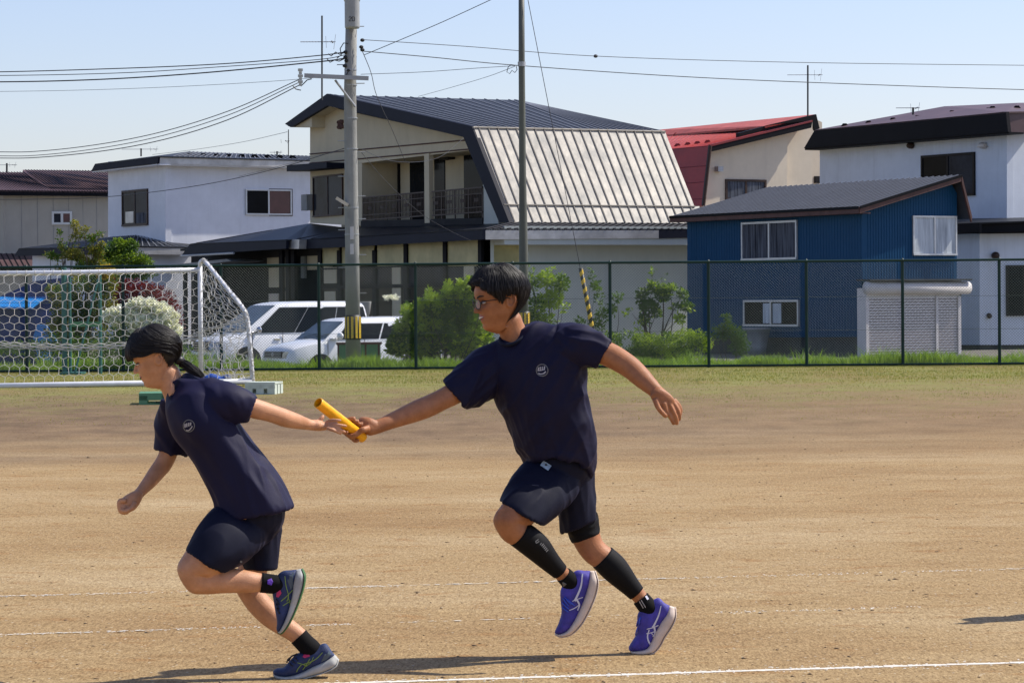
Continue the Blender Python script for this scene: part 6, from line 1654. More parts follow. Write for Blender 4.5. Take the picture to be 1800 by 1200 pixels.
# ================================================================ the boy
def boy():
    Yb = 11.62
    g = G(1128, 1149); T = thing('person', (g.x, g.y, 0), 'boy in glasses, navy T-shirt and violet shoes, reaching the yellow baton forward', 'person', None)
    hd = Head(P(889,579,Yb-.02), (-math.cos(R(15))*math.cos(R(9)), -math.sin(R(15))*math.cos(R(9)), -math.sin(R(9))), (-math.sin(R(9)),0,math.cos(R(9))), 1.08)
    b = MB(); hd.build(b)
    # neck, trunk under the shirt
    tube_px(b, [(893,560,Yb+.0,.052),(900,580,Yb+.01,.055),(912,603,Yb+.02,.066),(925,640,Yb+.02,.09,.08)])
    tube_px(b, [(940,650,Yb,.12,.08),(955,730,Yb,.11,.085),(985,800,Yb+.02,.085,.08)])
    # right arm (reaching)
    tube_px(b, [(875,640,Yb+.06,.05),(835,668,Yb+.0,.048),(800,690,Yb-.05,.046),(775,703,Yb-.09,.043),(757,712,Yb-.11,.044),(735,721,Yb-.15,.043),(705,733,Yb-.20,.036),(680,743,Yb-.24,.030),(660,751,Yb-.265,.0275,.022),(648,753,Yb-.28,.029,.021)])
    # left arm (swung back)
    tube_px(b, [(1005,605,Yb-.06,.052),(1040,612,Yb-.10,.051),(1072,624,Yb-.12,.0495),(1098,639,Yb-.15,.0465),(1113,650,Yb-.17,.044),(1128,664,Yb-.20,.0405),(1143,678,Yb-.23,.034),(1152,687,Yb-.25,.030,.024),(1160,697,Yb-.26,.034,.020)])
    # left hand : relaxed, fingers down
    Yh = Yb-.27
    tube_px(b, [(1153,690,Yh,.028,.019),(1164,702,Yh,.038,.017),(1174,712,Yh,.036,.014)])
    for pts in ([(1167,708,Yh-.012),(1172,722,Yh-.012),(1179,734,Yh-.008),(1184,744,Yh)],[(1175,707,Yh-.004),(1182,720,Yh-.006),(1188,733,Yh-.004),(1190,744,Yh+.004)],[(1181,705,Yh+.006),(1189,716,Yh+.006),(1194,727,Yh+.008),(1194,737,Yh+.014)],[(1184,702,Yh+.016),(1192,711,Yh+.018),(1196,719,Yh+.02),(1196,727,Yh+.026)]):
        finger(b, [P(*p) for p in pts], .0105, .0078)
    finger(b, [P(1152,702,Yh-.012),P(1156,714,Yh-.02),P(1163,724,Yh-.022),P(1170,731,Yh-.018)], .0125, .0088)
    # baton geometry for the grip
    A, B = P(559,707.5,11.17), P(638.5,769.5,11.355); bd = (B-A).normalized()
    e1 = (Vector((.62,0,.78))-bd*bd.dot(Vector((.62,0,.78)))).normalized(); e2 = bd.cross(e1)
    if e2.y < 0: e2 = -e2
    tube_px(b, [(660,751,Yb-.265,.0275,.022),(650,749,Yb-.272,.034,.024),(640,748,Yb-.268,.036,.022),(632,745,Yb-.255,.030,.018)])
    def axis_at(px): t = (px-559)/(638.5-559); return A+(B-A)*t
    for k, px in enumerate((611,617.5,624,630)):
        c = axis_at(px); r = .0300; pts = []
        root = c+e1*.040+e2*.004+bd*.010
        pts.append(root)
        for a in (35,75,115,155,195,225):
            q = R(a); pts.append(c+(e1*math.cos(q)+e2*math.sin(q))*r)
        finger(b, pts, .0108-.0005*k, .0082)
    # thumb across the front of the baton
    c = axis_at(623); pts = [P(647,753,Yb-.30), P(638,755,Yb-.325)]
    for a, s_ in ((-60,.0),(-105,-.008),(-150,-.016)):
        q = R(a); pts.append(c+bd*s_+(e1*math.cos(q)+e2*math.sin(q))*.0310)
    finger(b, pts, .0135, .0098)
    # legs : left one forward
    tube_px(b, [(982,822,Yb-.0,.045),(952,856,Yb-.06,.050),(919,893,Yb-.15,.072),(903,908,Yb-.185,.069),(894,918,Yb-.20,.063),(900,928,Yb-.195,.058),(915,940,Yb-.18,.054),(932,952,Yb-.16,.055),(948,966,Yb-.14,.052),(970,990,Yb-.11,.039),(987,1007,Yb-.09,.031),(1003,1022,Yb-.07,.032)])
    b.ell(P(886,911,Yb-.21), (.040,.040,.045), None, 16, 10)
    # right leg behind
    tube_px(b, [(1000,825,Yb+.05,.055),(1013,870,Yb+.07,.060),(1025,925,Yb+.08,.064),(1033,950,Yb+.08,.058),(1044,968,Yb+.08,.054),(1060,981,Yb+.085,.053),(1078,997,Yb+.09,.055),(1092,1012,Yb+.09,.049),(1112,1035,Yb+.095,.036),(1124,1048,Yb+.10,.031),(1137,1064,Yb+.10,.033)])
    body = finish_body(b, 'body', T, M['skin_boy'], hd)
    # colour lips and mouth by position on the one body mesh
    me = body.data; L0 = root_loc(T); 
    ce = [p.center+L0 for p in me.polygons]; mi = np.zeros(len(me.polygons), np.int32)
    for i, c in enumerate(ce):
        d = c-hd.O
        if d.length < .2:
            x, y, z = d.dot(hd.f)/hd.sc, d.dot(hd.l)/hd.sc, d.dot(hd.u)/hd.sc
            zc = .0575+.14*abs(y)      # corners lifted: smile
            if x > .058 and abs(y) < .028:
                h = .0105*(1-(y/.031)**2); 
                if abs(z-zc) < h: mi[i] = 1
    me.polygons.foreach_set('material_index', mi)
    # open smile : dark opening with a row of teeth
    m = MB(); rows = []
    for k in range(9):
        y = -.025+.050*k/8; h = .0056*(1-(y/.0262)**2)
        x = hd.surf(math.asin(max(-.99,min(.99,y/.062))), .0575)[0]+.0045-abs(y)*.05
        rows.append((y, x, .0570+.14*abs(y), h))
    vs = []
    for y, x, z, h in rows: vs += [hd.w(x,y,z+h), hd.w(x,y,z-h)]
    m.add(vs, [(2*i,2*i+2,2*i+3,2*i+1) for i in range(8)]); m.build('mouth', M['mouth'], T)
    m = MB(); vs = []
    for y, x, z, h in rows: vs += [hd.w(x+.0012,y,z+h*.95), hd.w(x+.0012,y,z-h*.25)]
    m.add(vs, [(2*i,2*i+2,2*i+3,2*i+1) for i in range(8)]); m.build('teeth', M['teeth'], T)
    for e in (1,-1):
        # eyes
        m = MB(); m.ell(hd.w(.0725,e*.030,.1130), (.0120,.0115,.0045), (hd.f,hd.l,hd.u), 14, 10); ey = m.build('eye', M['eye_white'], T, True)
        m = MB(); m.ell(hd.w(.0835,e*.0315,.1132), (.0035,.0062,.0062), (hd.f,hd.l,hd.u), 12, 8); m.build('iris', M['iris'], ey, True)
        m = MB(); m.path([hd.w(.0805-.012*abs(t)*t*t, e*(.031+.0155*t), .1205-.0035*t*t) for t in (-1,-.5,0,.5,1)], [.0012,.0019,.0021,.0019,.0011], 6); m.build('eyelid', M['brow'], T, True)
        m = MB()
        pts = [hd.w(*[c for c in hd.surf(math.asin(min(.98,(.014+.034*t)/.073))*e, .1335+.006*math.sin(t*2.6), .0015)]) for t in (0,.25,.5,.75,1)]
        m.path(pts, [.0028,.0042,.0040,.0032,.0015], 6); m.build('eyebrow', M['brow'], T, True)
    # glasses
    m = MB()
    for e in (1,-1):
        ring = []
        for k in range(20):
            a = 2*math.pi*k/20; cx, cy = math.cos(a), math.sin(a)
            yy = .0335+.0225*math.copysign(abs(cx)**.75, cx); zz = .1105+.0165*math.copysign(abs(cy)**.8, cy)
            ring.append(hd.w(.1035-.22*max(0,yy-.01)*.9, e*yy, zz))
        m.path(ring, .0021*hd.sc, 8, closed=True)
        m.path([hd.w(.0905,e*.056,.118), hd.w(.082,e*.068,.119), hd.w(.045,e*.0775,.117), hd.w(-.008,e*.0775,.1165), hd.w(-.022,e*.0765,.110)], .0020*hd.sc, 8)
    m.path([hd.w(.1015,.0115,.113), hd.w(.1045,.005,.116), hd.w(.1045,-.005,.116), hd.w(.1015,-.0115,.113)], .0018*hd.sc, 8)
    gl = m.build('glasses', M['frame_k'], T, True)
    for e in (1,-1):
        m = MB(); ring = []
        for k in range(20):
            a = 2*math.pi*k/20; cx, cy = math.cos(a), math.sin(a)
            yy = .0335+.0215*math.copysign(abs(cx)**.75, cx); zz = .1105+.0155*math.copysign(abs(cy)**.8, cy)
            ring.append(hd.w(.1037-.22*max(0,yy-.01)*.9, e*yy, zz))
        m.add(ring, [tuple(range(20))]); m.build('lens', M['lens'], gl)
    # hair : voluminous crop, swept forward, shaved to the nape
    def front_z(th):
        a = abs(th)
        return float(np.interp(a, [0,.35,.75,1.0,1.2,1.35,1.48,1.58,1.95,2.2,3.15], [.186,.183,.174,.160,.140,.114,.102,.131,.131,.062,.030]))
    cov = lambda th, z: z > front_z(th)
    def thick(th, z):
        a = abs(th); base = float(np.interp(z, [.03,.06,.10,.14,.18,.2255], [.003,.008,.013,.018,.020,.021]))
        return base*float(np.interp(a, [0,.8,1.5,2.2,3.15], [.50,.8,.75,1.0,1.1])) * min(1, .35+max(0,(z-front_z(th)))*30)
    cap = hair_cap(hd, cov, thick, seed=3, nsc=.004)
    rt = random.Random(8)
    def rootA(r): 
        return (r.uniform(-3.1,3.1), r.uniform(.17,.2235))
    def flow(th, z, k): 
        s_ = math.copysign(1, th); return (-.55*s_ if abs(th) > .4 else 0, -.95)
    hair_strands(cap, hd, lambda r: (r.choice((-1,1))*r.uniform(.75,3.1), .225-.06*r.random()**1.6), 2600, .058, .0011, 4, flow, (.016,.026), front_z, .010)
    hair_strands(cap, hd, lambda r: (r.uniform(-1.1,1.1), .225-.04*r.random()**1.4), 1300, .036, .0011, 14, lambda th,z,k: (.35,-.95), (.009,.018), front_z, .004)
    hair_strands(cap, hd, lambda r: (r.uniform(-3.1,3.1), .2255-.012*r.random()), 1400, .040, .0011, 24, lambda th,z,k: (1.5,-.75), (.018,.028))
    hair_strands(cap, hd, lambda r: (r.choice((-1,1))*r.uniform(1.0,3.1), r.uniform(.13,.185)), 900, .060, .0016, 5, lambda th,z,k: (-.25*math.copysign(1,th),-1.0), (.010,.024), front_z, .010)
    hair_strands(cap, hd, lambda r: (r.choice((-1,1))*r.uniform(2.1,3.14), r.uniform(.075,.13)), 900, .050, .0011, 6, lambda th,z,k: (0,-1.0), (.006,.017))
    # fringe tuft blown up at the front
    for i in range(260):
        th = rt.uniform(-.95,.95); base = hd.w(*hd.surf(th, rt.uniform(.180,.212), .012)); upv = rt.uniform(.4,1.2)
        d = (hd.f*rt.uniform(.2,.6)+hd.u*upv*.8+hd.l*rt.uniform(-.35,.35)).normalized(); L_ = rt.uniform(.012,.026)
        tip = base+d*L_; tip2 = tip+(hd.f*.3-hd.u*rt.uniform(.1,1.1)).normalized()*L_*.55
        cap.path([base, (base+tip)/2+hd.u*.003, tip, tip2], [.002,.0019,.0013,.0004], 4, cap=False)
    cap.build('hair', M['hair'], T, True, fix=False)
    # ------------------------------------------------ T-shirt
    s = MB()
    st = [px_st(912,580,Yb+.02,(27,-13),.052,-.01), px_st(920,588,Yb+.02,(48,-19),.066,-.02), px_st(932,602,Yb+.01,(73,-21),.082,-.04), px_st(939,628,Yb+0,(84,-14),.102,-.05), px_st(944,660,Yb,(83,-9),.118,-.05), px_st(952,700,Yb,(79,-4),.122,-.05),
          px_st(966,745,Yb,(72,-2),.122,-.04), px_st(978,785,Yb+.01,(68,0),.125,-.03), px_st(984,812,Yb+.02,(61,2),.138,-.02), px_st(982,831,Yb+.02,(57,5),.140,-.02)]
    st[-1] = (st[-1][0], st[-1][1], Vector((0,.140,-.070))); st[-2] = (st[-2][0], st[-2][1], Vector((0,.138,-.035)))
    hem_loft(s, st, 40, 5, .03, .007, .93)
    st = [px_st(905,630,Yb+.05,(14,38),.075), px_st(874,645,Yb+.05,(19,37),.082), px_st(846,662,Yb+.02,(20,37),.080,0), px_st(820,680,Yb-.02,(20,31),.072,0), px_st(800,695,Yb-.05,(20,25),.064,0)]
    hem_loft(s, st, 30, 5, .04, .006)
    st = [px_st(975,612,Yb-.03,(-8,42),.080), px_st(1005,607,Yb-.06,(-10,36),.076), px_st(1035,612,Yb-.09,(-13,31),.072), px_st(1061,623,Yb-.11,(-13,24),.064)]
    hem_loft(s, st, 30, 5, .04, .006)
    sm = voxel(s, 't_shirt', .0052, 5, .5)
    sm = folds(sm, [((-.45,.1,-.9), 7, 1.2, .0060, tuple(P(965,740,Yb)), .24), ((-.55,0,-.85), 13, 2.0, .0045, None, 1), ((.25,0,-1), 22, 3.5, .0034, tuple(P(1000,780,Yb)), .30), ((-.8,0,-.55), 26, 5, .0050, tuple(P(830,675,Yb)), .12), ((1,0,-.35), 26, 5, .0045, tuple(P(1030,612,Yb-.1)), .12), ((1,0,-.15), 24, 5, .0035, tuple(P(965,800,Yb)), .14)], 1)
    sh = mesh_child('t_shirt', sm, M['shirt'], T)
    # collar rib
    m = MB(); ring = []
    for k in range(36):
        a = 2*math.pi*k/36; c_ = P(903,585.5,Yb-.0); e = P(904+25*math.cos(a)-3*math.sin(a)*0, 585.5+8*0-11*math.cos(a)*1.0+ (17*math.sin(a) if math.sin(a) > 0 else 7*math.sin(a)), Yb+.0)
        ring.append(e+Vector((0,-.062*math.sin(a),0)))
    m.path(ring, .0072, 10, closed=True); m.build('collar', M['collar'], sh, True)
    bv = BVHTree.FromPolygons([v.co+root_loc(T) for v in sm.vertices], [tuple(p.vertices) for p in sm.polygons])
    m = MB(); cx, cy = 953, 650.5
    ribbon(m, bv, [(cx+10.3*math.cos(a), cy+10.3*math.sin(a)) for a in [2*math.pi*i/28 for i in range(29)]], 1.7, .0022, 1)
    m.build('emblem_ring', M['print_dim'], sh)
    m = MB()
    for pts, w_ in (([(947,645.5),(946,652)],2.4),([(950,644.5),(950,651.5)],2.2),([(953.5,644.2),(953.5,651)],2.0),([(957.5,643.8),(957,650.5)],2.6),([(946,651.5),(952,651),(958,649.5)],1.4),([(946.5,656),(951,657.5),(956,656.3),(959.5,652.8)],2.0)):
        ribbon(m, bv, pts, w_, .0024, 3)
    m.build('emblem', M['print'], sh)
    # ------------------------------------------------ shorts
    s = MB()
    s.ell(P(985,818,Yb+.02), (.128,.110,.112))
    st = [px_st(984,824,Yb-.0,(40,20),.088), px_st(962,846,Yb-.045,(47,28),.100,-.01), px_st(939,874,Yb-.11,(44,26),.104,0), px_st(917,902,Yb-.16,(39,22),.098,0)]
    hem_loft(s, st, 34, 5, .035, .006)
    st = [px_st(1003,815,Yb+.05,(40,8),.11), px_st(1008,860,Yb+.07,(36,-4),.105), px_st(1014,895,Yb+.08,(33,-9),.098), px_st(1018,925,Yb+.08,(31,-13),.090)]
    hem_loft(s, st, 34, 5, .035, .006)
    sm2 = voxel(s, 'shorts', .0052, 4, .5)
    sm2 = folds(sm2, [((-.6,0,-.8), 12, 2, .0032, None, 1), ((.2,0,-1), 24, 4, .003, tuple(P(1020,880,Yb)), .15)], 2)
    so_ = mesh_child('shorts', sm2, M['shorts'], T)
    bv = BVHTree.FromPolygons([v.co+root_loc(T) for v in sm2.vertices], [tuple(p.vertices) for p in sm2.polygons])
    m = MB(); patch(m, bv, [(956,809.5),(970,819),(963,828.5),(949.5,819.5)], .0065); m.build('brand_label', M['label_w'], so_)
    m = MB(); patch(m, bv, [(957,819),(960,815.8),(962,819.5),(959,820.5)], .0082); m.build('label_mark', M['ink'], so_)
    m = MB()
    ribbon(m, bv, [(935,852.5),(941,853),(947,853.5)], 1.5, .0015, 3)
    m.build('faint_lettering', M['print_faint'], so_)
    # knee support, calf sleeves, socks
    m = MB(); tube_px(m, [(1019,905,Yb+.08,.072),(1024,925,Yb+.08,.0685),(1029,941,Yb+.08,.0625),(1030.5,945,Yb+.08,.060)], dome=False)
    k_ = voxel(m, 'knee_support', .004, 2); k_ = folds(k_, [((1,0,.2),30,5,.002,None,1)], 4); mesh_child('knee_support', k_, M['calf'], T)
    m = MB(); tube_px(m, [(911,936,Yb-.185,.0575),(930,950,Yb-.165,.0585),(946,964,Yb-.145,.0560),(967,987,Yb-.115,.0435),(984,1004,Yb-.093,.0355)], dome=False)
    c1 = m.mesh('calf_sleeve'); co1 = mesh_child('calf_sleeve', c1, M['calf'], T)
    bv = BVHTree.FromPolygons([v.co+root_loc(T) for v in c1.vertices], [tuple(p.vertices) for p in c1.polygons])
    m = MB()
    for (a, c, w_) in (((941,951),(946,947.5),1.5),((942.5,954),(947.5,950.5),1.5),((941,951),(942.5,954),1.4),((949,957),(951.5,953.5),1.6),((951.5,959),(955,955),1.7),((953.5,961.5),(957,957.5),1.7),((955.5,964),(959,960),1.7),((957.5,966.5),(961,962.5),1.7),((959.5,969),(963,965.3),1.9)):
        ribbon(m, bv, [a, c], w_, .0022, 2)
    m.build('lettering', M['print_dim'], co1)
    m = MB(); tube_px(m, [(1059,979,Yb+.085,.0565),(1077,996,Yb+.09,.0585),(1090,1010,Yb+.09,.0535),(1107,1029,Yb+.093,.0425),(1119,1042,Yb+.097,.0365)], dome=False)
    mesh_child('calf_sleeve', m.mesh('calf_sleeve'), M['calf'], T)
    m = MB(); tube_px(m, [(990.5,1009.5,Yb-.088,.0350),(998,1017,Yb-.078,.0370),(1005,1025,Yb-.065,.038),(1011,1038,Yb-.06,.026)], dome=False)
    sk1 = m.mesh('sock'); s1 = mesh_child('sock', sk1, M['sock'], T)
    bv = BVHTree.FromPolygons([v.co+root_loc(T) for v in sk1.vertices], [tuple(p.vertices) for p in sk1.polygons])
    m = MB(); patch(m, bv, [(982,1018),(987,1014),(996,1026),(991,1030)], .002); m.build('sock_label', M['print_dim'], s1)
    m = MB(); patch(m, bv, [(1002,999.5),(1007,998),(1009,1003),(1005,1006)], .002); m.build('sock_mark', M['print'], s1)
    m = MB(); tube_px(m, [(1126,1051,Yb+.10,.0365),(1135,1062,Yb+.10,.0385),(1144,1072,Yb+.10,.039),(1149,1084,Yb+.10,.026)], dome=False)
    sk2 = m.mesh('sock'); s2 = mesh_child('sock', sk2, M['sock'], T)
    bv = BVHTree.FromPolygons([v.co+root_loc(T) for v in sk2.vertices], [tuple(p.vertices) for p in sk2.polygons])
    m = MB(); ribbon(m, bv, [(1124,1056),(1131,1068)], 1.3, .002, 3); ribbon(m, bv, [(1127,1054),(1135,1067)], 1.3, .002, 3); m.build('sock_stripe', M['print'], s2)
    m = MB(); ribbon(m, bv, [(1135,1047),(1139,1053)], 3.5, .002, 2); m.build('sock_mark', M['mark_w'], s2)
    # shoes
    F1 = [((1046,1003),(1037,1003),(1026,1003),.018),((1051,1021),(1037,1017),(1013,1002),.036),((1048,1041),(1033,1036),(999,1014),.039),((1041,1060),(1027,1054),(986,1034),.042),((1032,1079),(1019,1072),(985,1053),.043),((1020,1098),(1009,1091),(987,1075),.047),((1004,1113),(997,1107),(982,1094),.044),((986,1118),(984,1113),(977,1105),.033),((975,1114),(975,1112),(975,1109),.013)]
    F2 = [((1187,1067),(1176,1064),(1168,1060),.018),((1187,1084),(1173,1078),(1157,1050),.036),((1179,1102),(1162,1094),(1140,1060),.039),((1168,1118),(1152,1112),(1122,1076),.042),((1160,1133),(1146,1125),(1120,1094),.042),((1148,1145),(1138,1138),(1119,1112),.047),((1129,1149),(1124,1142),(1112,1125),.045),((1113,1147),(1110,1143),(1107,1133),.035),((1106,1142),(1105,1140),(1105,1137),.014)]
    for stn, Ys, mk in ((F1, Yb-.06, 0), (F2, Yb+.10, 1)):
        su, me_, ms_ = shoe('running_shoe', T, stn, Ys, M['shoe_v'], M['sole_c'], M['sole_c'])
        bv = BVHTree.FromPolygons([v.co+root_loc(T) for v in me_.vertices], [tuple(p.vertices) for p in me_.polygons])
        m = MB()
        if mk == 0:
            for pts, w_ in (([(1024,1008),(1021,1030),(1012,1052),(1010,1055)],(2.2,4.6)),([(1006,1056),(1016,1052),(1024,1049)],1.3),([(1004,1060),(1008,1075),(1013,1090)],(3,4.5)),([(1013,1052),(1018,1062),(1015,1072)],(3.5,2)),([(1001,1072),(1010,1068),(1018,1062)],1.4)):
                ribbon(m, bv, pts, w_, .002, 4)
        else:
            for pts, w_ in (([(1162,1064),(1158,1080),(1150,1097),(1147,1102)],(1.6,4.0)),([(1137,1105),(1148,1102),(1157,1098)],1.6),([(1136,1113),(1145,1111),(1152,1108)],1.5),([(1141,1106),(1138,1118),(1141,1129),(1146,1132)],(2,3.2)),([(1150,1102),(1151,1112),(1147,1118)],(3.4,2)),([(1145,1112),(1150,1120),(1146,1130)],1.4)):
                ribbon(m, bv, pts, w_, .002, 4)
        m.build('side_stripes', M['mark_w'], su)
        q = MB()
        pr = ([((991,1051),(999,1064)),((989,1058),(1000,1070)),((989,1066),(999,1075)),((993,1048),(1004,1062)),((998,1053),(1010,1064))] if mk == 0 else [((1123,1088),(1120,1100)),((1124,1094),(1118,1108)),((1122,1102),(1118,1116)),((1126,1084),(1124,1098)),((1120,1090),(1117,1104))])
        for a, c in pr:
            h0, h1 = hit(bv, *a, .003), hit(bv, *c, .003)
            if h0 and h1: q.path([h0[0], (h0[0]+h1[0])/2+Vector((-.001,-.004,0)), h1[0]], .0026, 6)
        q.build('lace', M['lace_b'], su, True)
    return T, A, B
boy_root, BA, BB = boy()
# ---------------------------------------------------------------- baton
def baton():
    d = (BB-BA).normalized(); c = (BA+BB)/2
    m = MB(); u, w = frame_of(d); r = .0212; n = 32
    prof = [(0,r-.0035),(-.001,r-.0015),(.0005,r),(.004,r+.0003),((BB-BA).length-.004,r+.0003),((BB-BA).length,r-.001),((BB-BA).length,r-.004),((BB-BA).length-.02,r-.004),(.02,r-.004),(.001,r-.0035)]
    vs = []
    for t, q in prof: vs += [BA+d*t+(u*math.cos(2*math.pi*i/n)+w*math.sin(2*math.pi*i/n))*q for i in range(n)]
    k = len(prof); fs = [(j*n+i, j*n+(i+1)%n, ((j+1)%k)*n+(i+1)%n, ((j+1)%k)*n+i) for j in range(k) for i in range(n)]
    m.add(vs, fs); M['baton'] = mat('yellow_baton', (0.92,0.43,0.004), 0.42, var=0.16, vs=34, bump=.1, bs=60)
    o = m.build('relay_baton', M['baton'], None, True); tag(o, 'bright yellow hollow relay baton held between the two runners\' hands', 'baton')
    m = MB()
baton()
# ================================================================ the girl
def girl():
    Yg = 10.93
    g = G(535, 1191); T = thing('person', (g.x, g.y, 0), 'girl with black ponytail in navy T-shirt, running ahead and reaching back for the baton', 'person')
    a20 = R(19)
    hd = Head(P(291,674,Yg+.02), (-math.cos(a20),.03,-math.sin(a20)), (-math.sin(a20),0,math.cos(a20)), .93, .97)
    b = MB(); hd.build(b)
    tube_px(b, [(292,652,Yg+.03,.046),(299,668,Yg+.035,.048),(312,690,Yg+.04,.056),(325,715,Yg+.04,.075)])
    b.ell(P(305,689,Yg+.0), (.020,.040,.040))
    tube_px(b, [(350,730,Yg+.03,.09,.12),(390,800,Yg+.03,.08,.11),(428,860,Yg+.03,.07,.09)])
    # left arm, reaching back
    tube_px(b, [(376,697,Yg-.05,.042),(410,706,Yg-.05,.041),(448,718,Yg-.02,.0385),(470,724,Yg+.01,.0355),(485,729,Yg+.035,.0345),(502,735,Yg+.07,.0345),(520,740,Yg+.11,.030),(535,744,Yg+.15,.0245),(546,746.5,Yg+.17,.021,.024),(556,747,Yg+.185,.022,.028)])
    Yh = Yg+.20
    tube_px(b, [(549,747,Yh-.02,.0200,.026),(560,748,Yh,.0205,.032),(572,749,Yh+.01,.0150,.030)])
    for pts in ([(573,743,Yh+.0),(581,738.5,Yh-.02),(590,738,Yh-.03),(598,738.8,Yh-.03)],[(576,746,Yh-.015),(586,745.5,Yh-.03),(598,747,Yh-.035),(608,748.3,Yh-.03)],[(576,750,Yh-.025),(588,751,Yh-.035),(598,755,Yh-.035),(606,759,Yh-.025)],[(574,752,Yh-.035),(583,755,Yh-.045),(592,758.5,Yh-.04),(599,762,Yh-.03)]):
        finger(b, [P(*p) for p in pts], .0074, .0056)
    finger(b, [P(556,745,Yh+.0),P(561,739,Yh+.0),P(565,735,Yh+.0),P(567.5,731.5,Yh+.005)], .0110, .0075)
    # right arm, swung forward
    tube_px(b, [(308,710,Yg+.20,.045),(303,760,Yg+.23,.040),(296,795,Yg+.23,.0365),(287,815,Yg+.22,.0350),(277,828,Yg+.20,.033),(263,846,Yg+.16,.028),(249,862,Yg+.12,.0215),(241,871,Yg+.10,.020,.022)])
    Yf = Yg+.085
    tube_px(b, [(243,869,Yg+.10,.021,.022),(235,877,Yf,.030,.024),(225,886,Yf-.0,.033,.027)])
    # curled fingers, index side facing the camera
    for k, dy in enumerate((-.030,-.011,.008,.027)):
        sc = 1-.05*abs(k-1)
        pts = [P(222,880,Yf+dy),P(211,880,Yf+dy),P(210,890,Yf+dy),P(213,899,Yf+dy),P(222,900,Yf+dy),P(227,895,Yf+dy)]
        finger(b, pts, .0105*sc, .0088*sc)
    b.ell(P(219,890,Yf), (.018,.036,.018))
    finger(b, [P(238,884,Yf-.03),P(231,893,Yf-.046),P(222,898,Yf-.046),P(216,897,Yf-.040)], .0115, .0088)
    # left leg, folded in front
    tube_px(b, [(432,905,Yg-.04,.055),(400,940,Yg-.09,.062),(370,972,Yg-.13,.080),(350,992,Yg-.145,.072),(338,1006,Yg-.15,.0590),(345,1018,Yg-.145,.053),(363,1021,Yg-.13,.0500),(385,1020,Yg-.12,.0490),(410,1020,Yg-.10,.0475),(435,1022,Yg-.09,.0425),(456,1023.5,Yg-.075,.0365),(475,1025,Yg-.07,.033),(490,1028,Yg-.065,.032)])
    b.ell(P(329,1003,Yg-.15), (.036,.040,.040), None, 16, 10)
    # right leg, on the ground
    tube_px(b, [(450,905,Yg+.08,.055),(452,950,Yg+.11,.062),(444,1000,Yg+.11,.058),(436,1030,Yg+.11,.052),(444,1047,Yg+.11,.046),(458,1064,Yg+.11,.0475),(476,1082,Yg+.11,.0455),(497,1098,Yg+.11,.0405),(515,1110,Yg+.11,.0365),(532,1124,Yg+.11,.035),(545,1138,Yg+.11,.034)])
    body = finish_body(b, 'body', T, M['skin_girl'], hd)
    me = body.data; L0 = root_loc(T); mi = np.zeros(len(me.polygons), np.int32)
    for i, p in enumerate(me.polygons):
        d = p.center+L0-hd.O
        if d.length < .2:
            x, y, z = d.dot(hd.f)/hd.sc, d.dot(hd.l)/hd.sc, d.dot(hd.u)/hd.sc
            zc = .0565+.16*abs(y)
            if x > .058 and abs(y) < .027 and abs(z-zc) < .0100*(1-(y/.028)**2): mi[i] = 1
    me.polygons.foreach_set('material_index', mi)
    rows = []
    for k in range(9):
        y = -.022+.044*k/8; h = .0052*(1-(y/.0235)**2); x = hd.surf(math.asin(max(-.99,min(.99,y/.060))), .0565)[0]+.0040-abs(y)*.05
        rows.append((y, x, .0560+.16*abs(y), h))
    m = MB(); vs = []
    for y, x, z, h in rows: vs += [hd.w(x,y,z+h), hd.w(x,y,z-h)]
    m.add(vs, [(2*i,2*i+2,2*i+3,2*i+1) for i in range(8)]); m.build('mouth', M['mouth'], T)
    m = MB(); vs = []
    for y, x, z, h in rows: vs += [hd.w(x+.0012,y,z+h*.95), hd.w(x+.0012,y,z+h*.1)]
    m.add(vs, [(2*i,2*i+2,2*i+3,2*i+1) for i in range(8)]); m.build('teeth', M['teeth'], T)
    for e in (1,-1):
        m = MB(); m.ell(hd.w(.0740,e*.030,.1120), (.0115,.0120,.0045), (hd.f,hd.l,hd.u), 14, 10); ey = m.build('eye', M['eye_white'], T, True)
        m = MB(); m.ell(hd.w(.0832,e*.0305,.1115), (.0033,.0055,.0042), (hd.f,hd.l,hd.u), 12, 8); m.build('iris', M['iris'], ey, True)
        m = MB(); m.path([hd.w(.0810-.012*abs(t)*t*t, e*(.0305+.016*t), .1165-.0035*t*t) for t in (-1,-.5,0,.5,1)], [.0012,.0022,.0025,.0024,.0014], 6); m.build('eyelid', M['brow'], T, True)
    # hair : smooth cap, fringe, low ponytail
    def front_z(th):
        a = abs(th); return float(np.interp(a, [0,.5,.9,1.15,1.35,1.50,1.62,1.85,2.05,2.4,3.15], [.150,.147,.145,.143,.135,.134,.138,.128,.085,.062,.055]))
    cov = lambda th, z: z > front_z(th)
    def thick(th, z):
        a = abs(th); base = float(np.interp(z, [.05,.08,.12,.16,.20,.2255], [.006,.010,.013,.016,.022,.027]))
        return base*min(1, .4+max(0, z-front_z(th))*35)*float(np.interp(a, [0,.5,1.2,2.0,3.15], [.95,.9,.75,.9,1.0]))
    cap = hair_cap(hd, cov, thick, seed=9, nsc=.0016)
    hair_strands(cap, hd, lambda r: (r.uniform(-.85,.85), r.uniform(.185,.2245)), 900, .090, .0012, 4, lambda th,z,k: (0,-1.0), (.020,.028), front_z, .014)
    def flow(th, z, k):
        s_ = math.copysign(1, th); return (9*s_, -.55 if abs(th) < 2.6 else -.9)
    hair_strands(cap, hd, lambda r: (r.choice((-1,1))*r.uniform(.7,2.6), r.uniform(.13,.2225)), 1900, .085, .0011, 5, flow, (.013,.027), front_z, .003)
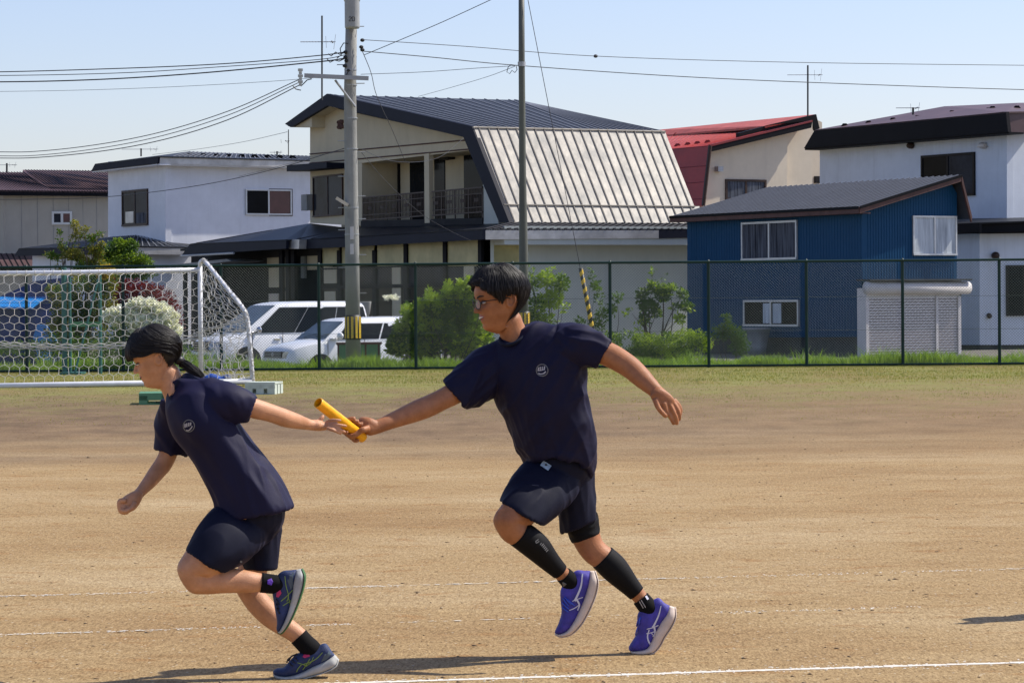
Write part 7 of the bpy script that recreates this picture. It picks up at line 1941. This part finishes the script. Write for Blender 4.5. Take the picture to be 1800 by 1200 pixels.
    hair_strands(cap, hd, lambda r: (r.uniform(-3.1,3.1), .2255-.015*r.random()), 900, .085, .0011, 25, lambda th,z,k: (5*math.copysign(1,th) if abs(th) < 2.7 else 0,-.6), (.024,.029))
    # ponytail
    r = random.Random(3); root = P(319,637,Yg+.03); 
    cap.ell(P(315,633,Yg+.03), (.021,.024,.019))
    for i in range(420):
        j = lambda s_: Vector((r.gauss(0,s_), r.gauss(0,s_), r.gauss(0,s_)))
        o_ = j(.0042); e = r.uniform(.72,1.0)
        pts = [P(314,634,Yg+.03)+o_, P(322,639,Yg+.03)+o_*1.3, P(334,646,Yg+.02)+o_*1.6+j(.002), P(345,653,Yg+.01)+o_*1.5+j(.002), P(345+11*e,653+7.5*e,Yg)+o_*1.0+j(.002)]
        cap.path([Vector(q) for q in catmull([tuple(p) for p in pts], 2)], [.0014]*5+[.0013,.0011,.0009,.0004], 4, cap=False)
    cap.build('hair', M['hair'], T, True, fix=False)
    m = MB(); c_ = P(320,638,Yg+.03); dr = (P(334,646,Yg+.02)-c_).normalized(); u, w = frame_of(dr); m.path([c_+(u*math.cos(a)+w*math.sin(a))*.015 for a in [2*math.pi*i/16 for i in range(16)]], .004, 8, closed=True); m.build('hair_tie', M['sock'], T, True)
    # ------------------------------------------------ T-shirt
    s = MB()
    st = [px_st(313,668,Yg+.04,(15,-11),.058), px_st(322,678,Yg+.04,(27,-15),.080), px_st(333,693,Yg+.03,(40,-19),.118,-.02), px_st(341,712,Yg+.03,(45,-21),.148,-.02), px_st(356,745,Yg+.03,(48,-20),.168,-.02), px_st(384,783,Yg+.03,(46,-19),.156,-.01),
          px_st(414,827,Yg+.03,(51,-18),.150), px_st(434,862,Yg+.03,(57,-16),.156), px_st(445,893,Yg+.03,(65,-13),.162), px_st(449,904,Yg+.03,(66,-13),.163)]
    hem_loft(s, st, 40, 5, .03, .007, .93)
    st = [px_st(345,694,Yg+.0,(-10,31),.055), px_st(374,702,Yg-.05,(-11,33),.062), px_st(409,711,Yg-.05,(-10,31),.060), px_st(444,717.5,Yg-.025,(-8,22.5),.053)]
    hem_loft(s, st, 30, 5, .04, .006)
    st = [px_st(318,705,Yg+.15,(33,2),.070), px_st(307,730,Yg+.20,(31,4),.070), px_st(303,765,Yg+.225,(30,5),.066), px_st(299,796,Yg+.23,(29,6.5),.060)]
    hem_loft(s, st, 30, 5, .04, .006)
    sm = voxel(s, 't_shirt', .0052, 5, .5)
    sm = folds(sm, [((.45,.1,-.9), 6.5, 1.1, .0060, tuple(P(410,810,Yg)), .24), ((.45,0,-.9), 13, 1.8, .0045, None, 1), ((.3,0,-1), 20, 3, .0045, tuple(P(450,840,Yg-.1)), .22), ((.9,0,-.4), 15, 3, .0042, tuple(P(405,705,Yg-.1)), .11), ((-.2,0,-1), 18, 4, .0018, tuple(P(300,760,Yg+.2)), .12)], 6)
    sh = mesh_child('t_shirt', sm, M['shirt2'], T)
    # V collar
    m = MB(); pts = [P(299,701,Yg-.035),P(304,688,Yg-.060),P(311,674,Yg-.045),P(320,661,Yg-.01),P(325,657,Yg+.045),P(315,661,Yg+.09),P(301,672,Yg+.10),P(292,684,Yg+.06),P(294,694,Yg+.0)]
    cl = [Vector(q) for q in catmull([tuple(p) for p in pts+[pts[0]]], 5)][:-1]
    bv = BVHTree.FromPolygons([v.co+root_loc(T) for v in sm.vertices], [tuple(p.vertices) for p in sm.polygons])
    m = MB(); ribbon(m, bv, [(299,702),(304,690),(309,680)], 3.2, .003, 5); ribbon(m, bv, [(309,680),(314,670),(320,662)], 3.2, .003, 5); m.build('collar', M['collar'], sh, True)
    m = MB(); cx, cy = 332.5, 748
    ribbon(m, bv, [(cx+9.6*math.cos(a), cy+10.2*math.sin(a)) for a in [2*math.pi*i/28 for i in range(29)]], 1.5, .0022, 1); m.build('emblem_ring', M['print_faint'] if False else M['print_dim'], sh)
    m = MB()
    for pts, w_ in (([(326,744.5),(326,751)],2.3),([(329,743.5),(329,750)],2.3),([(332.5,742.5),(332.5,749)],2.2),([(335.8,742),(335.5,747.5)],2.2),([(328,755.5),(332,756),(336,752.5),(338.5,748.5)],1.8)):
        ribbon(m, bv, pts, w_, .0024, 3)
    m.build('emblem', M['print'], sh)
    # ------------------------------------------------ shorts
    s = MB(); s.ell(P(445,902,Yg+.03), (.120,.135,.125))
    st = [px_st(443,908,Yg-.0,(36,26),.095), px_st(418,926,Yg-.055,(42,36),.108), px_st(390,956,Yg-.10,(40,33),.112), px_st(363,986,Yg-.13,(35,20),.105)]
    hem_loft(s, st, 34, 5, .035, .006)
    st = [px_st(452,898,Yg+.09,(42,4),.105), px_st(455,935,Yg+.10,(38,2),.105), px_st(457,970,Yg+.11,(34,1),.100), px_st(458,999,Yg+.11,(30,1),.095)]
    hem_loft(s, st, 34, 5, .035, .006)
    sm2 = voxel(s, 'shorts', .0052, 4, .5)
    sm2 = folds(sm2, [((-.65,0,-.75), 12, 2, .0032, None, 1), ((0,0,-1), 24, 4, .003, tuple(P(470,950,Yg)), .12)], 8)
    so_ = mesh_child('shorts', sm2, M['shorts'], T)
    bv = BVHTree.FromPolygons([v.co+root_loc(T) for v in sm2.vertices], [tuple(p.vertices) for p in sm2.polygons])
    m = MB(); ribbon(m, bv, [(420.5,985),(424,985.5)], 3, .006, 2); m.build('brand_mark', M['print_dim'], so_)
    # socks
    m = MB(); tube_px(m, [(459,1023.5,Yg-.075,.0385,.040),(475,1025.5,Yg-.07,.0375,.040),(492,1028,Yg-.065,.036,.036),(503,1034,Yg-.062,.026)], dome=False)
    sk1 = m.mesh('sock'); s1 = mesh_child('sock', sk1, M['sock'], T)
    bv = BVHTree.FromPolygons([v.co+root_loc(T) for v in sk1.vertices], [tuple(p.vertices) for p in sk1.polygons])
    m = MB(); patch(m, bv, [(470,1019),(477,1016),(480,1022),(477,1028),(470,1026)], .002); m.build('sock_mark', M['violet'], s1)
    m = MB(); tube_px(m, [(525,1118,Yg+.11,.0385),(536,1130,Yg+.11,.0385),(548,1142,Yg+.11,.040),(553,1153,Yg+.11,.028)], dome=False)
    mesh_child('sock', m.mesh('sock'), M['sock'], T)
    # shoes
    F1 = [((531,999),(521,1001),(511,1002),.018),((536,1012),(521,1010),(497,1003),.034),((534,1030),(518,1026),(487,1012),.038),((529,1047),(516,1043),(479,1036),.040),((523,1064),(512,1060),(481,1056),.039),((514,1085),(506,1080),(484,1074),.043),((505,1101),(499,1096),(487,1091),.041),((495,1112),(492,1108),(486,1103),.030),((488,1110),(488,1109),(486,1107),.012)]
    F2 = [((595,1158),(588,1150),(583,1145),.017),((591,1169),(581,1156),(572,1130),.034),((577,1177),(569,1163),(556,1136),.039),((560,1183),(553,1170),(539,1143),.041),((543,1188),(537,1178),(524,1147),.038),((527,1192),(522,1184),(511,1158),.043),((508,1193),(505,1187),(499,1172),.045),((492,1192),(490,1186),(487,1174),.038),((481,1186),(480,1183),(480,1178),.016)]
    for stn, Ys, mk, oc in ((F1, Yg-.06, 0, 'outsole'), (F2, Yg+.11, 1, 'sole_w')):
        su, me_, ms_ = shoe('running_shoe', T, stn, Ys, M['shoe_n'], M['sole_w'], M[oc])
        bv = BVHTree.FromPolygons([v.co+root_loc(T) for v in me_.vertices], [tuple(p.vertices) for p in me_.polygons])
        m = MB(); pk = MB(); hc = MB()
        if mk == 0:
            L_ = [([(501,1012),(503,1030),(507,1046),(504,1056)],1.3),([(494,1056),(504,1047),(514,1036)],1.4),([(497,1064),(506,1058),(513,1053)],1.3),([(500,1058),(503,1070),(508,1080)],1.2),([(506,1048),(509,1058),(509,1066)],1.2)]
            patch(pk, bv, [(487,1041),(493,1036),(495,1042),(490,1049),(486,1048)], .003); patch(hc, bv, [(507,1004),(517,1006),(515,1030),(511,1036),(505,1020)], .0018)
        else:
            L_ = [([(567,1146),(556,1157),(542,1164),(532,1167)],1.4),([(523,1164),(533,1167),(540,1170)],1.2),([(545,1157),(538,1168),(532,1176)],1.2),([(530,1167),(524,1174),(521,1180)],1.3),([(551,1154),(546,1164),(536,1170)],1.1)]
            patch(pk, bv, [(532,1154),(537,1147),(544,1150),(545,1153),(536,1156)], .003); patch(hc, bv, [(578,1142),(582,1150),(574,1158),(564,1163),(570,1150)], .0018)
        for pts, w_ in L_: ribbon(m, bv, pts, w_, .002, 4)
        m.build('side_stripes', M['mark_g'], su); pk.build('tongue_label', M['pink'], su); hc.build('heel_counter', M['heel_grey'], su)
        q = MB()
        pr = ([((486,1052),(491,1062)),((486,1060),(491,1070)),((487,1068),(492,1078))] if mk == 0 else [((518,1155),(524,1160)),((513,1160),(520,1165)),((508,1165),(515,1170))])
        for a, c in pr:
            h0, h1 = hit(bv, *a, .002), hit(bv, *c, .002)
            if h0 and h1: q.path([h0[0], (h0[0]+h1[0])/2+Vector((-.001,-.004,.001)), h1[0]], .0026, 6)
        if mk == 1:
            q.path([P(523,1150,Ys-.03),P(515,1151,Ys-.035),P(506,1158,Ys-.03),P(504,1164,Ys-.03)], .003, 6); q.path([P(523,1148,Ys-.0),P(512,1153,Ys-.01),P(507,1161,Ys-.0)], .003, 6)
        q.build('lace', M['lace_n'], su, True)
girl()

# a third runner follows just outside the picture on the right: only the tip of the shadow is in view
def third_runner():
    src = boy_root; r = src.copy(); col.objects.link(r); r.location = src.location+Vector((3.43,1.62,0))
    r['label'] = 'runner following beyond the right edge, seen only by the shadow on the track'
    for ch in list(src.children):
        c = ch.copy(); col.objects.link(c); c.parent = r
        for g_ in list(ch.children):
            d = g_.copy(); col.objects.link(d); d.parent = c
third_runner()
